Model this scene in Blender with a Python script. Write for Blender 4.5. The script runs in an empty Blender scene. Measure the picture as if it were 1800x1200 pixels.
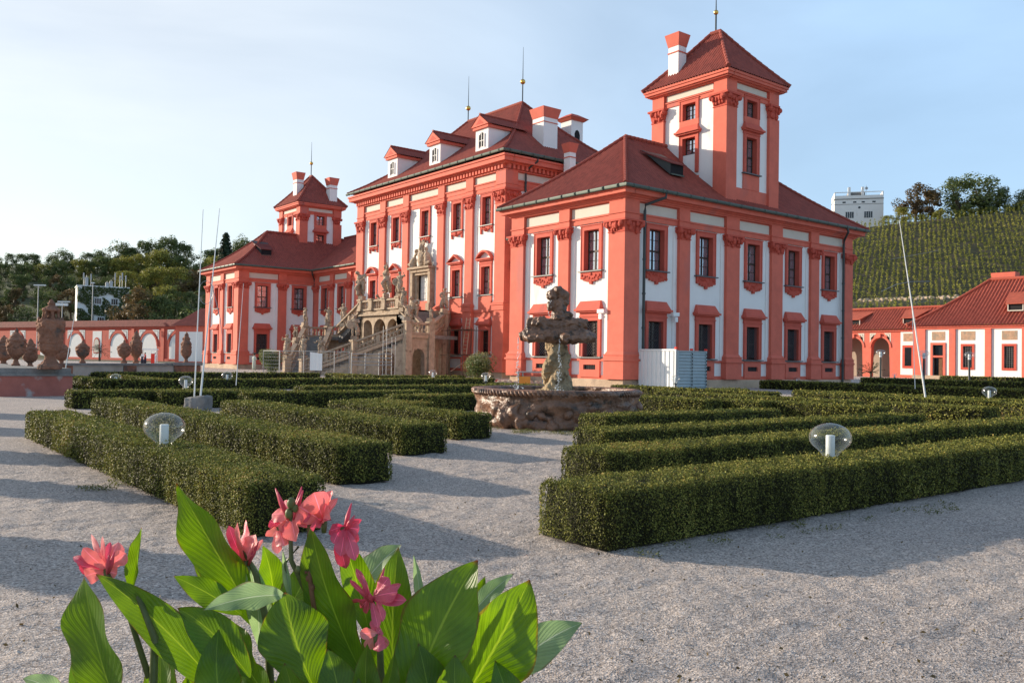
import bpy, bmesh, math, random
import numpy as np
from mathutils import Vector, Matrix, noise
random.seed(7); rng = np.random.default_rng(11)
R = math.radians; PI = math.pi
SC = bpy.context.scene; COL = SC.collection
# ---------------------------------------------------------------- camera
F_PX, YAW, PIT, ROL = 1528.2, -0.904736, 0.0204897, 0.016834
KP = Vector((35.4, -35.97, 1.6))
fw = Vector((math.sin(YAW)*math.cos(PIT), math.cos(YAW)*math.cos(PIT), math.sin(PIT)))
rt = Vector((math.cos(YAW), -math.sin(YAW), 0)); up = rt.cross(fw)
rt2 = rt*math.cos(ROL)+up*math.sin(ROL); up2 = -rt*math.sin(ROL)+up*math.cos(ROL)
cam = bpy.data.objects.new('camera', bpy.data.cameras.new('camera')); COL.objects.link(cam)
cam.data.sensor_width = 36; cam.data.lens = F_PX/1800*36
cam.data.clip_start = .05; cam.data.clip_end = 5000
m3 = Matrix((rt2, up2, -fw)).transposed(); cam.matrix_world = Matrix.Translation(KP) @ m3.to_4x4()
SC.camera = cam
def at(px, py, depth):
    """the point of the place that stands `depth` metres ahead of the photographer in that direction"""
    return KP + (fw + rt2*((px-900)/F_PX) + up2*((600-py)/F_PX))*depth
def gnd(px, depth, z=0.0):
    p = at(px, 630, depth); return Vector((p.x, p.y, z))
# ---------------------------------------------------------------- world, sun, exposure
SUN_EL, SUN_ROT = 14.0, 239.0
w = bpy.data.worlds.new('World'); SC.world = w; w.use_nodes = True
nt = w.node_tree; bg = nt.nodes['Background']
sky = nt.nodes.new('ShaderNodeTexSky'); sky.sky_type = 'NISHITA'; sky.sun_disc = False
sky.sun_elevation = R(SUN_EL); sky.sun_rotation = R(SUN_ROT)
sky.air_density = 1.0; sky.dust_density = 0.6; sky.ozone_density = 2.0; sky.altitude = 200
tc = nt.nodes.new('ShaderNodeTexCoord'); mp = nt.nodes.new('ShaderNodeMapping'); mp.inputs['Scale'].default_value = (1.0, 1.0, 3)
mp.inputs['Rotation'].default_value = (0.2, 0.25, .3)
nz = nt.nodes.new('ShaderNodeTexNoise'); nz.inputs['Scale'].default_value = 1.6; nz.inputs['Detail'].default_value = 7; nz.inputs['Distortion'].default_value = .6
# thin high haze: bluish away from the sun, whiter towards it, with faint wisps
rp = nt.nodes.new('ShaderNodeMapRange'); rp.inputs[1].default_value = .35; rp.inputs[2].default_value = .75; rp.inputs[3].default_value = .33; rp.inputs[4].default_value = .60
vd = nt.nodes.new('ShaderNodeVectorMath'); vd.operation = 'DOT_PRODUCT'; vd.inputs[1].default_value = (math.sin(R(SUN_ROT)), math.cos(R(SUN_ROT)), 0)
hz = nt.nodes.new('ShaderNodeMapRange'); hz.interpolation_type = 'SMOOTHSTEP'; hz.inputs[1].default_value = -.1; hz.inputs[2].default_value = .85
hc = nt.nodes.new('ShaderNodeMix'); hc.data_type = 'RGBA'; hc.inputs[6].default_value = (5.6, 8.0, 10.9, 1); hc.inputs[7].default_value = (10.0, 9.9, 9.5, 1)
mx = nt.nodes.new('ShaderNodeMix'); mx.data_type = 'RGBA'
nt.links.new(tc.outputs['Generated'], mp.inputs[0]); nt.links.new(mp.outputs[0], nz.inputs[0]); nt.links.new(nz.outputs[0], rp.inputs[0])
nt.links.new(tc.outputs['Generated'], vd.inputs[0]); nt.links.new(vd.outputs['Value'], hz.inputs[0]); nt.links.new(hz.outputs[0], hc.inputs[0])
se = nt.nodes.new('ShaderNodeSeparateXYZ'); nt.links.new(tc.outputs['Generated'], se.inputs[0])
zr = nt.nodes.new('ShaderNodeMapRange'); zr.inputs[1].default_value = .36; zr.inputs[2].default_value = .75; zr.inputs[3].default_value = 1.0; zr.inputs[4].default_value = .62; nt.links.new(se.outputs[2], zr.inputs[0])
hf = nt.nodes.new('ShaderNodeMath'); hf.operation = 'MULTIPLY'; nt.links.new(rp.outputs[0], hf.inputs[0]); nt.links.new(zr.outputs[0], hf.inputs[1])
nt.links.new(hf.outputs[0], mx.inputs[0]); nt.links.new(sky.outputs[0], mx.inputs[6]); nt.links.new(hc.outputs[2], mx.inputs[7]); nt.links.new(mx.outputs[2], bg.inputs[0])
bg.inputs[1].default_value = 0.10
sl = bpy.data.lights.new('sun', 'SUN'); sl.energy = 5.0; sl.angle = R(.55); sl.color = (1.0, .86, .68)
so = bpy.data.objects.new('sun', sl); COL.objects.link(so)
sd = Vector((math.sin(R(SUN_ROT))*math.cos(R(SUN_EL)), math.cos(R(SUN_ROT))*math.cos(R(SUN_EL)), math.sin(R(SUN_EL))))
so.rotation_euler = sd.to_track_quat('Z', 'Y').to_euler(); so.location = (-30, -60, 40)
SC.view_settings.view_transform = 'Standard'; SC.view_settings.look = 'None'
SC.view_settings.exposure = 0.52; SC.view_settings.gamma = 1
SC.render.engine = 'CYCLES'
# ---------------------------------------------------------------- materials
def nodes(m): m.use_nodes = True; return m.node_tree, m.node_tree.nodes['Principled BSDF']
def mat(name, col, rough=.75, var=.12, scale=1.5, bump=.15, bscale=25, spec=.3, metal=0, stain=None, streak=0):
    m = bpy.data.materials.new(name); t, b = nodes(m); L = t.links.new
    b.inputs['Roughness'].default_value = rough; b.inputs['Specular IOR Level'].default_value = spec; b.inputs['Metallic'].default_value = metal
    g = t.nodes.new('ShaderNodeNewGeometry')
    n = t.nodes.new('ShaderNodeTexNoise'); n.inputs['Scale'].default_value = scale; n.inputs['Detail'].default_value = 6; n.inputs['Roughness'].default_value = .65
    L(g.outputs['Position'], n.inputs['Vector'])
    r = t.nodes.new('ShaderNodeMapRange'); r.inputs[1].default_value = .3; r.inputs[2].default_value = .7; r.inputs[3].default_value = 1-var; r.inputs[4].default_value = 1+var
    L(n.outputs[0], r.inputs[0])
    x = t.nodes.new('ShaderNodeMix'); x.data_type = 'RGBA'; x.blend_type = 'MULTIPLY'; x.inputs[0].default_value = 1; x.inputs[6].default_value = (*col, 1)
    L(r.outputs[0], x.inputs[7]); out = x.outputs[2]
    if stain:
        n2 = t.nodes.new('ShaderNodeTexNoise'); n2.inputs['Scale'].default_value = stain[1]; n2.inputs['Detail'].default_value = 8
        vv = t.nodes.new('ShaderNodeMapping'); vv.inputs['Scale'].default_value = (1, 1, .35 if streak else 1); L(g.outputs['Position'], vv.inputs[0]); L(vv.outputs[0], n2.inputs['Vector'])
        r2 = t.nodes.new('ShaderNodeMapRange'); r2.inputs[1].default_value = stain[2]; r2.inputs[2].default_value = stain[2]+.12; L(n2.outputs[0], r2.inputs[0])
        x2 = t.nodes.new('ShaderNodeMix'); x2.data_type = 'RGBA'; x2.inputs[7].default_value = (*stain[0], 1); L(out, x2.inputs[6]); L(r2.outputs[0], x2.inputs[0]); out = x2.outputs[2]
    L(out, b.inputs['Base Color'])
    if bump:
        nb = t.nodes.new('ShaderNodeTexNoise'); nb.inputs['Scale'].default_value = bscale; nb.inputs['Detail'].default_value = 5; L(g.outputs['Position'], nb.inputs['Vector'])
        bp = t.nodes.new('ShaderNodeBump'); bp.inputs['Strength'].default_value = bump; bp.inputs['Distance'].default_value = .4/bscale*2; L(nb.outputs[0], bp.inputs['Height']); L(bp.outputs[0], b.inputs['Normal'])
    return m
MT = {}
MT['white'] = mat('white_plaster', (.80, .79, .77), .85, .03, 1, .1, 30, stain=((.62, .59, .55), .7, .62), streak=1)
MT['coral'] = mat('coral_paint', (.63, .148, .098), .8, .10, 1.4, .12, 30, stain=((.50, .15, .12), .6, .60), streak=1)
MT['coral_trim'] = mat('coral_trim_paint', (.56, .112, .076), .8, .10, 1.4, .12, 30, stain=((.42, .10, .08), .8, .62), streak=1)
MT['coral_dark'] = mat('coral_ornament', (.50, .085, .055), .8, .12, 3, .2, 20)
MT['cream'] = mat('cream_plaster', (.62, .57, .49), .85, .04, 1, .1, 30)
MT['stone'] = mat('sandstone', (.40, .305, .22), .9, .25, 2.2, .5, 12, stain=((.24, .17, .12), 2.6, .58))
MT['stone_base'] = mat('base_stone', (.47, .35, .25), .9, .2, 1.0, .4, 10, stain=((.30, .22, .17), 1.2, .6))
MT['stone_grey'] = mat('grey_stone', (.22, .21, .20), .9, .25, 3, .5, 20)
MT['urn'] = mat('urn_sandstone', (.26, .125, .08), .9, .3, 2.5, .6, 14, stain=((.12, .085, .07), 2.2, .55))
MT['rock_wet'] = mat('wet_rock', (.20, .10, .058), .38, .5, 3.0, .6, 14, spec=.5, stain=((.05, .03, .02), 4, .54))
MT['rock'] = mat('fountain_rock', (.34, .25, .15), .8, .35, 3.5, .7, 16, stain=((.12, .085, .05), 4, .55))
MT['metal_green'] = mat('copper_gutter', (.085, .11, .09), .55, .15, 3, .05, 30, spec=.5, metal=.3)
MT['pipe'] = mat('downpipe_metal', (.035, .045, .045), .5, .1, 3, 0, spec=.5)
MT['frame'] = mat('window_wood', (.05, .03, .022), .6, .1, 3, 0)
MT['frame_white'] = mat('white_wood', (.7, .7, .68), .6, .05, 3, 0)
MT['sill'] = mat('lead_sill', (.09, .085, .09), .5, .1, 3, 0, spec=.5)
MT['gold'] = mat('gilded_ball', (.75, .47, .12), .25, .05, 3, 0, metal=1)
MT['metal'] = mat('galvanised_metal', (.32, .33, .34), .4, .1, 3, 0, metal=.6)
MT['white_metal'] = mat('white_sheet', (.78, .79, .78), .5, .04, 1, 0)
MT['blue_metal'] = mat('blue_grey_barrier', (.30, .37, .40), .5, .08, 2, 0)
MT['dark'] = mat('dark_interior', (.012, .012, .014), .8, .1, 2, 0)
MT['wood'] = mat('old_wood', (.16, .08, .04), .75, .3, 5, .2, 30)
MT['bark'] = mat('bark', (.09, .065, .045), .9, .3, 6, .5, 20)
MT['rust'] = mat('scaffold_tube', (.12, .07, .055), .6, .3, 8, .1)
MT['red'] = mat('red_cloth', (.75, .05, .03), .7, .05, 3, 0)
MT['cloth'] = mat('pale_cloth', (.55, .60, .50), .9, .15, 8, 0)
MT['skin'] = mat('skin', (.50, .30, .21), .6, .05, 8, 0)
MT['hair'] = mat('hair', (.03, .02, .015), .7, .1, 8, 0)
MT['navy'] = mat('dark_cloth', (.03, .03, .05), .9, .1, 8, 0)
MT['orange'] = mat('orange_panel', (.70, .25, .04), .7, .05, 3, 0)
MT['soil'] = mat('earth', (.10, .07, .05), .95, .3, 6, .6, 30)
MT['canna_stem'] = mat('canna_stem', (.10, .12, .04), .5, .25, 20, 0)
MT['fresco'] = mat('faded_fresco', (.42, .27, .18), .85, .25, 2.5, .1, stain=((.30, .24, .18), 2, .52))
MT['far_grass'] = mat('grass_slope', (.065, .06, .030), .95, .4, .25, 0, stain=((.12, .09, .055), .3, .52))
MT['hill_soil'] = mat('hill_earth', (.07, .075, .035), .95, .4, .1, 0)
def glassy(name, col, rough=.06):
    m = bpy.data.materials.new(name); t, b = nodes(m)
    b.inputs['Base Color'].default_value = (*col, 1); b.inputs['Roughness'].default_value = rough; b.inputs['Specular IOR Level'].default_value = .6
    g = t.nodes.new('ShaderNodeNewGeometry'); n = t.nodes.new('ShaderNodeTexNoise'); n.inputs['Scale'].default_value = 1.1
    bp = t.nodes.new('ShaderNodeBump'); bp.inputs['Strength'].default_value = .25; bp.inputs['Distance'].default_value = .06
    t.links.new(g.outputs['Position'], n.inputs['Vector']); t.links.new(n.outputs[0], bp.inputs['Height']); t.links.new(bp.outputs[0], b.inputs['Normal']); return m
MT['pane'] = glassy('window_pane', (.44, .48, .54)); MT['pane'].node_tree.nodes['Principled BSDF'].inputs['Metallic'].default_value = .75
MT['pane_dark'] = glassy('dark_pane', (.012, .014, .016), .15)
m = bpy.data.materials.new('lamp_glass'); t, b = nodes(m); MT['globe'] = m
b.inputs['Base Color'].default_value = (.95, .97, .97, 1); b.inputs['Roughness'].default_value = .03; b.inputs['IOR'].default_value = 1.12
tr = t.nodes.new('ShaderNodeBsdfTransparent'); tr.inputs[0].default_value = (.93, .95, .95, 1)
gl = t.nodes.new('ShaderNodeBsdfGlossy'); gl.inputs['Roughness'].default_value = .12
df = t.nodes.new('ShaderNodeBsdfDiffuse'); df.inputs[0].default_value = (.75, .76, .74, 1)
lw = t.nodes.new('ShaderNodeLayerWeight'); lw.inputs[0].default_value = .22
ms = t.nodes.new('ShaderNodeMixShader'); ms2 = t.nodes.new('ShaderNodeMixShader'); ms2.inputs[0].default_value = .22
mr = t.nodes.new('ShaderNodeMapRange'); mr.inputs[3].default_value = .03; mr.inputs[4].default_value = .62
t.links.new(lw.outputs['Facing'], mr.inputs[0]); t.links.new(mr.outputs[0], ms.inputs[0])
t.links.new(tr.outputs[0], ms.inputs[1]); t.links.new(gl.outputs[0], ms2.inputs[1]); t.links.new(df.outputs[0], ms2.inputs[2]); t.links.new(ms2.outputs[0], ms.inputs[2])
t.links.new(ms.outputs[0], t.nodes['Material Output'].inputs[0])
m = bpy.data.materials.new('water'); t, b = nodes(m); MT['water'] = m
b.inputs['Base Color'].default_value = (.10, .12, .11, 1); b.inputs['Roughness'].default_value = .08; b.inputs['Specular IOR Level'].default_value = .8
m = bpy.data.materials.new('falling_water'); t, b = nodes(m); MT['spray'] = m
b.inputs['Base Color'].default_value = (.9, .93, .95, 1); b.inputs['Roughness'].default_value = .05; b.inputs['Specular IOR Level'].default_value = 1; b.inputs['Alpha'].default_value = .75

def tilemat(name, c1, c2, row=.33):
    """clay tiles: colour differs tile by tile, rows overlap (UV in metres: u along the eave, v up the slope)"""
    m = bpy.data.materials.new(name); t, b = nodes(m); L = t.links.new
    b.inputs['Roughness'].default_value = .7; b.inputs['Specular IOR Level'].default_value = .3
    uv = t.nodes.new('ShaderNodeUVMap'); sp = t.nodes.new('ShaderNodeSeparateXYZ'); L(uv.outputs[0], sp.inputs[0])
    def M(op, a, bb=None):
        n = t.nodes.new('ShaderNodeMath'); n.operation = op
        for i, v in enumerate((a, bb)):
            if v is None: continue
            if isinstance(v, (int, float)): n.inputs[i].default_value = v
            else: L(v, n.inputs[i])
        return n.outputs[0]
    fu = M('FLOOR', M('DIVIDE', sp.outputs[0], .22)); vr = M('DIVIDE', sp.outputs[1], row); fv = M('FLOOR', vr)
    cb = t.nodes.new('ShaderNodeCombineXYZ'); L(fu, cb.inputs[0]); L(fv, cb.inputs[1])
    wn = t.nodes.new('ShaderNodeTexWhiteNoise'); wn.noise_dimensions = '3D'; L(cb.outputs[0], wn.inputs[0])
    g = t.nodes.new('ShaderNodeNewGeometry'); n = t.nodes.new('ShaderNodeTexNoise'); n.inputs['Scale'].default_value = .5; n.inputs['Detail'].default_value = 5; L(g.outputs['Position'], n.inputs['Vector'])
    f = M('ADD', M('MULTIPLY', wn.outputs[0], .6), M('MULTIPLY', n.outputs[0], .6))
    x = t.nodes.new('ShaderNodeMix'); x.data_type = 'RGBA'; L(f, x.inputs[0]); x.inputs[6].default_value = (*c1, 1); x.inputs[7].default_value = (*c2, 1); L(x.outputs[2], b.inputs['Base Color'])
    bp = t.nodes.new('ShaderNodeBump'); bp.inputs['Strength'].default_value = .8; bp.inputs['Distance'].default_value = .03; L(M('SUBTRACT', 1.0, M('FRACT', vr)), bp.inputs['Height']); L(bp.outputs[0], b.inputs['Normal'])
    return m
MT['tile'] = tilemat('roof_tile', (.19, .042, .030), (.34, .075, .052))
MT['tile_bright'] = tilemat('new_roof_tile', (.30, .062, .038), (.50, .115, .07))
def leafmat(name, cols, rough=.5, trans=.35, spec=.35):
    """foliage: each leaf takes its own colour from the 'tone' attribute"""
    m = bpy.data.materials.new(name); t, b = nodes(m); L = t.links.new
    b.inputs['Roughness'].default_value = rough; b.inputs['Specular IOR Level'].default_value = spec
    a = t.nodes.new('ShaderNodeAttribute'); a.attribute_name = 'tone'
    r = t.nodes.new('ShaderNodeValToRGB'); e = r.color_ramp.elements
    while len(e) < len(cols): e.new(.5)
    for i, c in enumerate(cols): e[i].position = i/(len(cols)-1); e[i].color = (*c, 1)
    L(a.outputs['Fac'], r.inputs[0]); L(r.outputs[0], b.inputs['Base Color'])
    tl = t.nodes.new('ShaderNodeBsdfTranslucent'); L(r.outputs[0], tl.inputs[0]); mxs = t.nodes.new('ShaderNodeMixShader'); mxs.inputs[0].default_value = trans
    L(b.outputs[0], mxs.inputs[1]); L(tl.outputs[0], mxs.inputs[2]); L(mxs.outputs[0], t.nodes['Material Output'].inputs[0]); return m
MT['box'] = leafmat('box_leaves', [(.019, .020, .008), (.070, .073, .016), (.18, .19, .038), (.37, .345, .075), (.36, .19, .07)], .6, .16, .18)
MT['box_core'] = mat('box_branches', (.022, .022, .010), .95, .4, 30, 0)
MT['tree1'] = leafmat('green_foliage', [(.055, .078, .028), (.115, .15, .045), (.22, .25, .075)], .6, .3)
MT['tree2'] = leafmat('yellow_foliage', [(.12, .13, .03), (.27, .26, .05), (.48, .42, .07)], .6, .3)
MT['tree3'] = leafmat('brown_foliage', [(.07, .055, .022), (.15, .10, .04), (.24, .15, .06)], .6, .3)
MT['conifer'] = leafmat('conifer_foliage', [(.015, .03, .014), (.03, .05, .02), (.05, .07, .028)], .6, .2)
MT['vine'] = leafmat('vine_leaves', [(.08, .10, .02), (.26, .27, .05), (.55, .48, .10)], .6, .45)
MT['bush'] = leafmat('bush_leaves', [(.06, .09, .03), (.14, .18, .05), (.34, .33, .20)], .6, .35)
MT['bush2'] = leafmat('flower_petals', [(.5, .04, .03), (.7, .08, .05), (.8, .5, .4)], .6, .3)
MT['grassblade'] = leafmat('grass_blades', [(.07, .09, .02), (.14, .16, .04), (.26, .22, .08)], .6, .35)
# ---------------------------------------------------------------- mesh helpers
class MB:
    def __init__(s): s.v = []; s.f = []; s.m = []; s.uv = None
    def add(s, vs, fs, mi=0):
        o = len(s.v); s.v += [tuple(v) for v in vs]; s.f += [tuple(i+o for i in f) for f in fs]; s.m += [mi]*len(fs)
    def hexa(s, p, mi=0):   # 8 corners: bottom 4 ccw, top 4 ccw
        s.add(p, [(3, 2, 1, 0), (4, 5, 6, 7), (0, 1, 5, 4), (1, 2, 6, 5), (2, 3, 7, 6), (3, 0, 4, 7)], mi)
    def box(s, x0, x1, y0, y1, z0, z1, mi=0):
        s.hexa([(x0, y0, z0), (x1, y0, z0), (x1, y1, z0), (x0, y1, z0), (x0, y0, z1), (x1, y0, z1), (x1, y1, z1), (x0, y1, z1)], mi)
    def frust(s, x0, x1, y0, y1, z0, z1, g, mi=0):   # box whose top is wider by g on each side
        s.hexa([(x0, y0, z0), (x1, y0, z0), (x1, y1, z0), (x0, y1, z0), (x0-g, y0-g, z1), (x1+g, y0-g, z1), (x1+g, y1+g, z1), (x0-g, y1+g, z1)], mi)
    def tube(s, pts, rad, n=8, mi=0, cap=True):
        pts = [Vector(p) for p in pts]; o = len(s.v); k = len(pts)
        rads = rad if isinstance(rad, (list, tuple)) else [rad]*k
        for i, p in enumerate(pts):
            d = (pts[min(i+1, k-1)]-pts[max(i-1, 0)]).normalized()
            a = d.cross(Vector((0, 0, 1)) if abs(d.z) < .9 else Vector((1, 0, 0))).normalized(); b = d.cross(a)
            for j in range(n):
                an = 2*PI*j/n; s.v.append(tuple(p+(a*math.cos(an)+b*math.sin(an))*rads[i]))
        for i in range(k-1):
            for j in range(n):
                s.f.append((o+i*n+j, o+i*n+(j+1) % n, o+(i+1)*n+(j+1) % n, o+(i+1)*n+j)); s.m.append(mi)
        if cap:
            s.f.append(tuple(o+j for j in range(n))[::-1]); s.f.append(tuple(o+(k-1)*n+j for j in range(n))); s.m += [mi, mi]
    def lathe(s, prof, n=24, c=(0, 0, 0), mi=0, fn=None):
        o = len(s.v)
        for r, z in prof:
            for j in range(n):
                a = 2*PI*j/n; rr = r*(fn(a, z) if fn else 1); s.v.append((c[0]+rr*math.cos(a), c[1]+rr*math.sin(a), c[2]+z))
        for i in range(len(prof)-1):
            for j in range(n):
                s.f.append((o+i*n+j, o+i*n+(j+1) % n, o+(i+1)*n+(j+1) % n, o+(i+1)*n+j)); s.m.append(mi)
        s.f.append(tuple(o+j for j in range(n))[::-1]); s.f.append(tuple(o+(len(prof)-1)*n+j for j in range(n))); s.m += [mi, mi]
    def ball(s, c, r, n=8, k=5, mi=0):
        r = r if isinstance(r, (tuple, list)) else (r, r, r); o = len(s.v)
        s.v.append((c[0], c[1], c[2]-r[2]))
        for i in range(1, k):
            ph = PI*i/k
            for j in range(n):
                a = 2*PI*j/n; s.v.append((c[0]+r[0]*math.sin(ph)*math.cos(a), c[1]+r[1]*math.sin(ph)*math.sin(a), c[2]-r[2]*math.cos(ph)))
        s.v.append((c[0], c[1], c[2]+r[2])); e = len(s.v)-1
        for j in range(n):
            s.f.append((o, o+1+(j+1) % n, o+1+j)); s.f.append((e, e-n+j, e-n+(j+1) % n)); s.m += [mi, mi]
        for i in range(k-2):
            for j in range(n):
                a = o+1+i*n; s.f.append((a+j, a+(j+1) % n, a+n+(j+1) % n, a+n+j)); s.m.append(mi)
    def build(s, name, m, parent=None, smooth=False, origin=None):
        me = bpy.data.meshes.new(name); o = origin or (0, 0, 0)
        vs = [(a-o[0], b-o[1], c-o[2]) for a, b, c in s.v] if origin else s.v
        me.from_pydata(vs, [], s.f)
        for q in (m if isinstance(m, (list, tuple)) else [m]): me.materials.append(MT[q] if isinstance(q, str) else q)
        if any(s.m): me.polygons.foreach_set('material_index', s.m)
        if s.uv is not None:
            u = me.uv_layers.new(name='UVMap'); li = [0]*len(me.loops); me.loops.foreach_get('vertex_index', li)
            u.data.foreach_set('uv', [c for i in li for c in s.uv[i]])
        if smooth: me.polygons.foreach_set('use_smooth', [True]*len(me.polygons))
        me.update(); ob = bpy.data.objects.new(name, me); COL.objects.link(ob)
        if origin: ob.location = origin
        if parent: ob.parent = parent
        return ob
def tag(o, label=None, cat=None, group=None, kind=None):
    if label: o['label'] = label
    if cat: o['category'] = cat
    if group: o['group'] = group
    if kind: o['kind'] = kind
    return o
def thing(name, label, cat, loc=(0, 0, 0), rz=0, group=None):
    o = bpy.data.objects.new(name, None); COL.objects.link(o); o.location = loc; o.rotation_euler = (0, 0, rz)
    return tag(o, label, cat, group)
def dup(o, loc=None, rz=None, label=None, scale=None, parent=None):
    c = o.copy(); COL.objects.link(c)
    if parent: c.parent = parent
    if loc is not None: c.location = loc
    if rz is not None: c.rotation_euler = (0, 0, rz)
    if scale is not None: c.scale = (scale,)*3 if isinstance(scale, (int, float)) else scale
    if label: c['label'] = label
    for ch in list(o.children): dup(ch, parent=c)
    return c
def leaves(name, P, N, S, tone, m, parent=None, core=None, corem=None, aspect=.6, spread=.8, origin=None):
    """one mesh of leaf-sized quads at points P facing roughly N; S sizes; core = MB joined in front of it"""
    n = len(P); P = np.asarray(P, float); N = np.asarray(N, float)+rng.normal(0, spread, (n, 3))
    N /= np.linalg.norm(N, axis=1)[:, None]+1e-9
    A = rng.normal(0, 1, (n, 3)); A -= N*(A*N).sum(1)[:, None]; A /= np.linalg.norm(A, axis=1)[:, None]+1e-9; B = np.cross(N, A)
    S = np.broadcast_to(S, n)[:, None]
    V = np.stack([P-A*S*.5, P+B*S*.5*aspect+N*S*.08, P+A*S*.5, P-B*S*.5*aspect+N*S*.08], 1).reshape(-1, 3)
    cv = np.array(core.v, float).reshape(-1, 3) if core else np.zeros((0, 3)); cf = core.f if core else []
    if origin is not None: V = V-np.array(origin); cv = cv-np.array(origin)
    nv = len(cv); me = bpy.data.meshes.new(name); me.vertices.add(nv+4*n); me.vertices.foreach_set('co', np.concatenate([cv, V]).ravel())
    ls = [len(f) for f in cf]; li = [i for f in cf for i in f]
    loops = np.concatenate([np.array(li, int), np.arange(4*n)+nv]); me.loops.add(len(loops)); me.loops.foreach_set('vertex_index', loops)
    tot = np.concatenate([np.array(ls, int), np.full(n, 4)]); st = np.concatenate([[0], np.cumsum(tot)[:-1]]) if len(tot) else []
    me.polygons.add(len(tot)); me.polygons.foreach_set('loop_start', st); me.polygons.foreach_set('loop_total', tot)
    me.materials.append(MT[m])
    if core: me.materials.append(MT[corem]); me.polygons.foreach_set('material_index', np.concatenate([np.ones(len(ls), int), np.zeros(n, int)]))
    at_ = me.attributes.new('tone', 'FLOAT', 'FACE'); at_.data.foreach_set('value', np.concatenate([np.zeros(len(ls)), np.clip(tone, 0, 1)]).astype(np.float32))
    me.update(calc_edges=True); me.validate(); ob = bpy.data.objects.new(name, me); COL.objects.link(ob)
    if origin is not None: ob.location = origin
    if parent: ob.parent = parent
    return ob
def voxel(ob, v=.05, disp=.03, sc=.25, smooth=True):
    r = ob.modifiers.new('r', 'REMESH'); r.mode = 'VOXEL'; r.voxel_size = v; r.use_smooth_shade = smooth
    if disp:
        key = 'clouds%.2f' % sc; tx = bpy.data.textures.get(key) or bpy.data.textures.new(key, 'CLOUDS'); tx.noise_scale = sc; tx.noise_depth = 3
        d = ob.modifiers.new('d', 'DISPLACE'); d.texture = tx; d.strength = disp*2; d.mid_level = .5; d.texture_coords = 'GLOBAL'
    return ob
# ================================================================ ground
gm = bpy.data.materials.new('gravel'); t, b = nodes(gm); L = t.links.new; MT['gravel'] = gm
b.inputs['Roughness'].default_value = .95; b.inputs['Specular IOR Level'].default_value = .15
g = t.nodes.new('ShaderNodeNewGeometry')
def N(sc, det=3, ro=.6):
    n = t.nodes.new('ShaderNodeTexNoise'); n.inputs['Scale'].default_value = sc; n.inputs['Detail'].default_value = det; n.inputs['Roughness'].default_value = ro; L(g.outputs['Position'], n.inputs['Vector']); return n
def ramp(src, stops):
    r = t.nodes.new('ShaderNodeValToRGB'); e = r.color_ramp.elements
    while len(e) < len(stops): e.new(.5)
    for i, (p, c) in enumerate(stops): e[i].position = p; e[i].color = (*c, 1)
    L(src, r.inputs[0]); return r.outputs[0]
def mixc(f, a, c, mode='MIX'):
    x = t.nodes.new('ShaderNodeMix'); x.data_type = 'RGBA'; x.blend_type = mode
    for s_, v in ((0, f), (6, a), (7, c)):
        if isinstance(v, (int, float)): x.inputs[s_].default_value = v
        elif isinstance(v, tuple): x.inputs[s_].default_value = (*v, 1)
        else: L(v, x.inputs[s_])
    return x.outputs[2]
vo = t.nodes.new('ShaderNodeTexVoronoi'); vo.inputs['Scale'].default_value = 75; L(g.outputs['Position'], vo.inputs['Vector'])
grain = ramp(vo.outputs['Color'], [(0, (.18, .155, .14)), (.5, (.48, .42, .38)), (1, (.84, .75, .68))])
c1 = mixc(ramp(N(.35, 5).outputs[0], [(.35, (0, 0, 0)), (.7, (1, 1, 1))]), (.86, .85, .86), (1.05, 1.02, 1.0)); c2 = mixc(1.0, grain, c1, 'MULTIPLY')
c3 = mixc(ramp(N(9, 4).outputs[0], [(.70, (0, 0, 0)), (.78, (1, 1, 1))]), c2, (.20, .17, .14))
L(c3, b.inputs['Base Color'])
b1 = t.nodes.new('ShaderNodeBump'); b1.inputs['Strength'].default_value = .8; b1.inputs['Distance'].default_value = .014; L(vo.outputs['Distance'], b1.inputs['Height'])
b2 = t.nodes.new('ShaderNodeBump'); b2.inputs['Strength'].default_value = 1.0; b2.inputs['Distance'].default_value = .05; L(N(9, 6, .7).outputs[0], b2.inputs['Height']); L(b1.outputs[0], b2.inputs['Normal'])
L(b2.outputs[0], b.inputs['Normal'])
def axis(a, b_, s, lo, hi): return sorted(set([round(v, 3) for v in np.arange(a, b_, s)] + lo + hi))
gx = axis(19, 37, .06, [-1500, -600, -300, -150, -100, -70, -50, -35, -20, -10, 0, 6, 12, 15, 17], [40, 50, 80, 200, 1500])
gy = axis(-37, -17, .06, [-1500, -300, -100, -60, -45], [-15, -12, -8, 0, 10, 20, 35, 50, 80, 120, 200, 400, 1500])
def rut(x, y, a, b_):   # distance to a wheel track
    ax, ay = a; bx, by = b_; t_ = max(0, min(1, ((x-ax)*(bx-ax)+(y-ay)*(by-ay))/((bx-ax)**2+(by-ay)**2)))
    return math.hypot(x-ax-t_*(bx-ax), y-ay-t_*(by-ay))
def gp(px, py):
    d = fw + rt2*((px-900)/F_PX) + up2*((600-py)/F_PX); q = KP+d*(-KP.z/d.z); return (q.x, q.y)
ruts = [(gp(1340, 1190), gp(1660, 1035)), (gp(1530, 1198), gp(1795, 1035)), (gp(1380, 1190), gp(1700, 1045)), (gp(1240, 1180), gp(1560, 1040))]
gv = []
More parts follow.
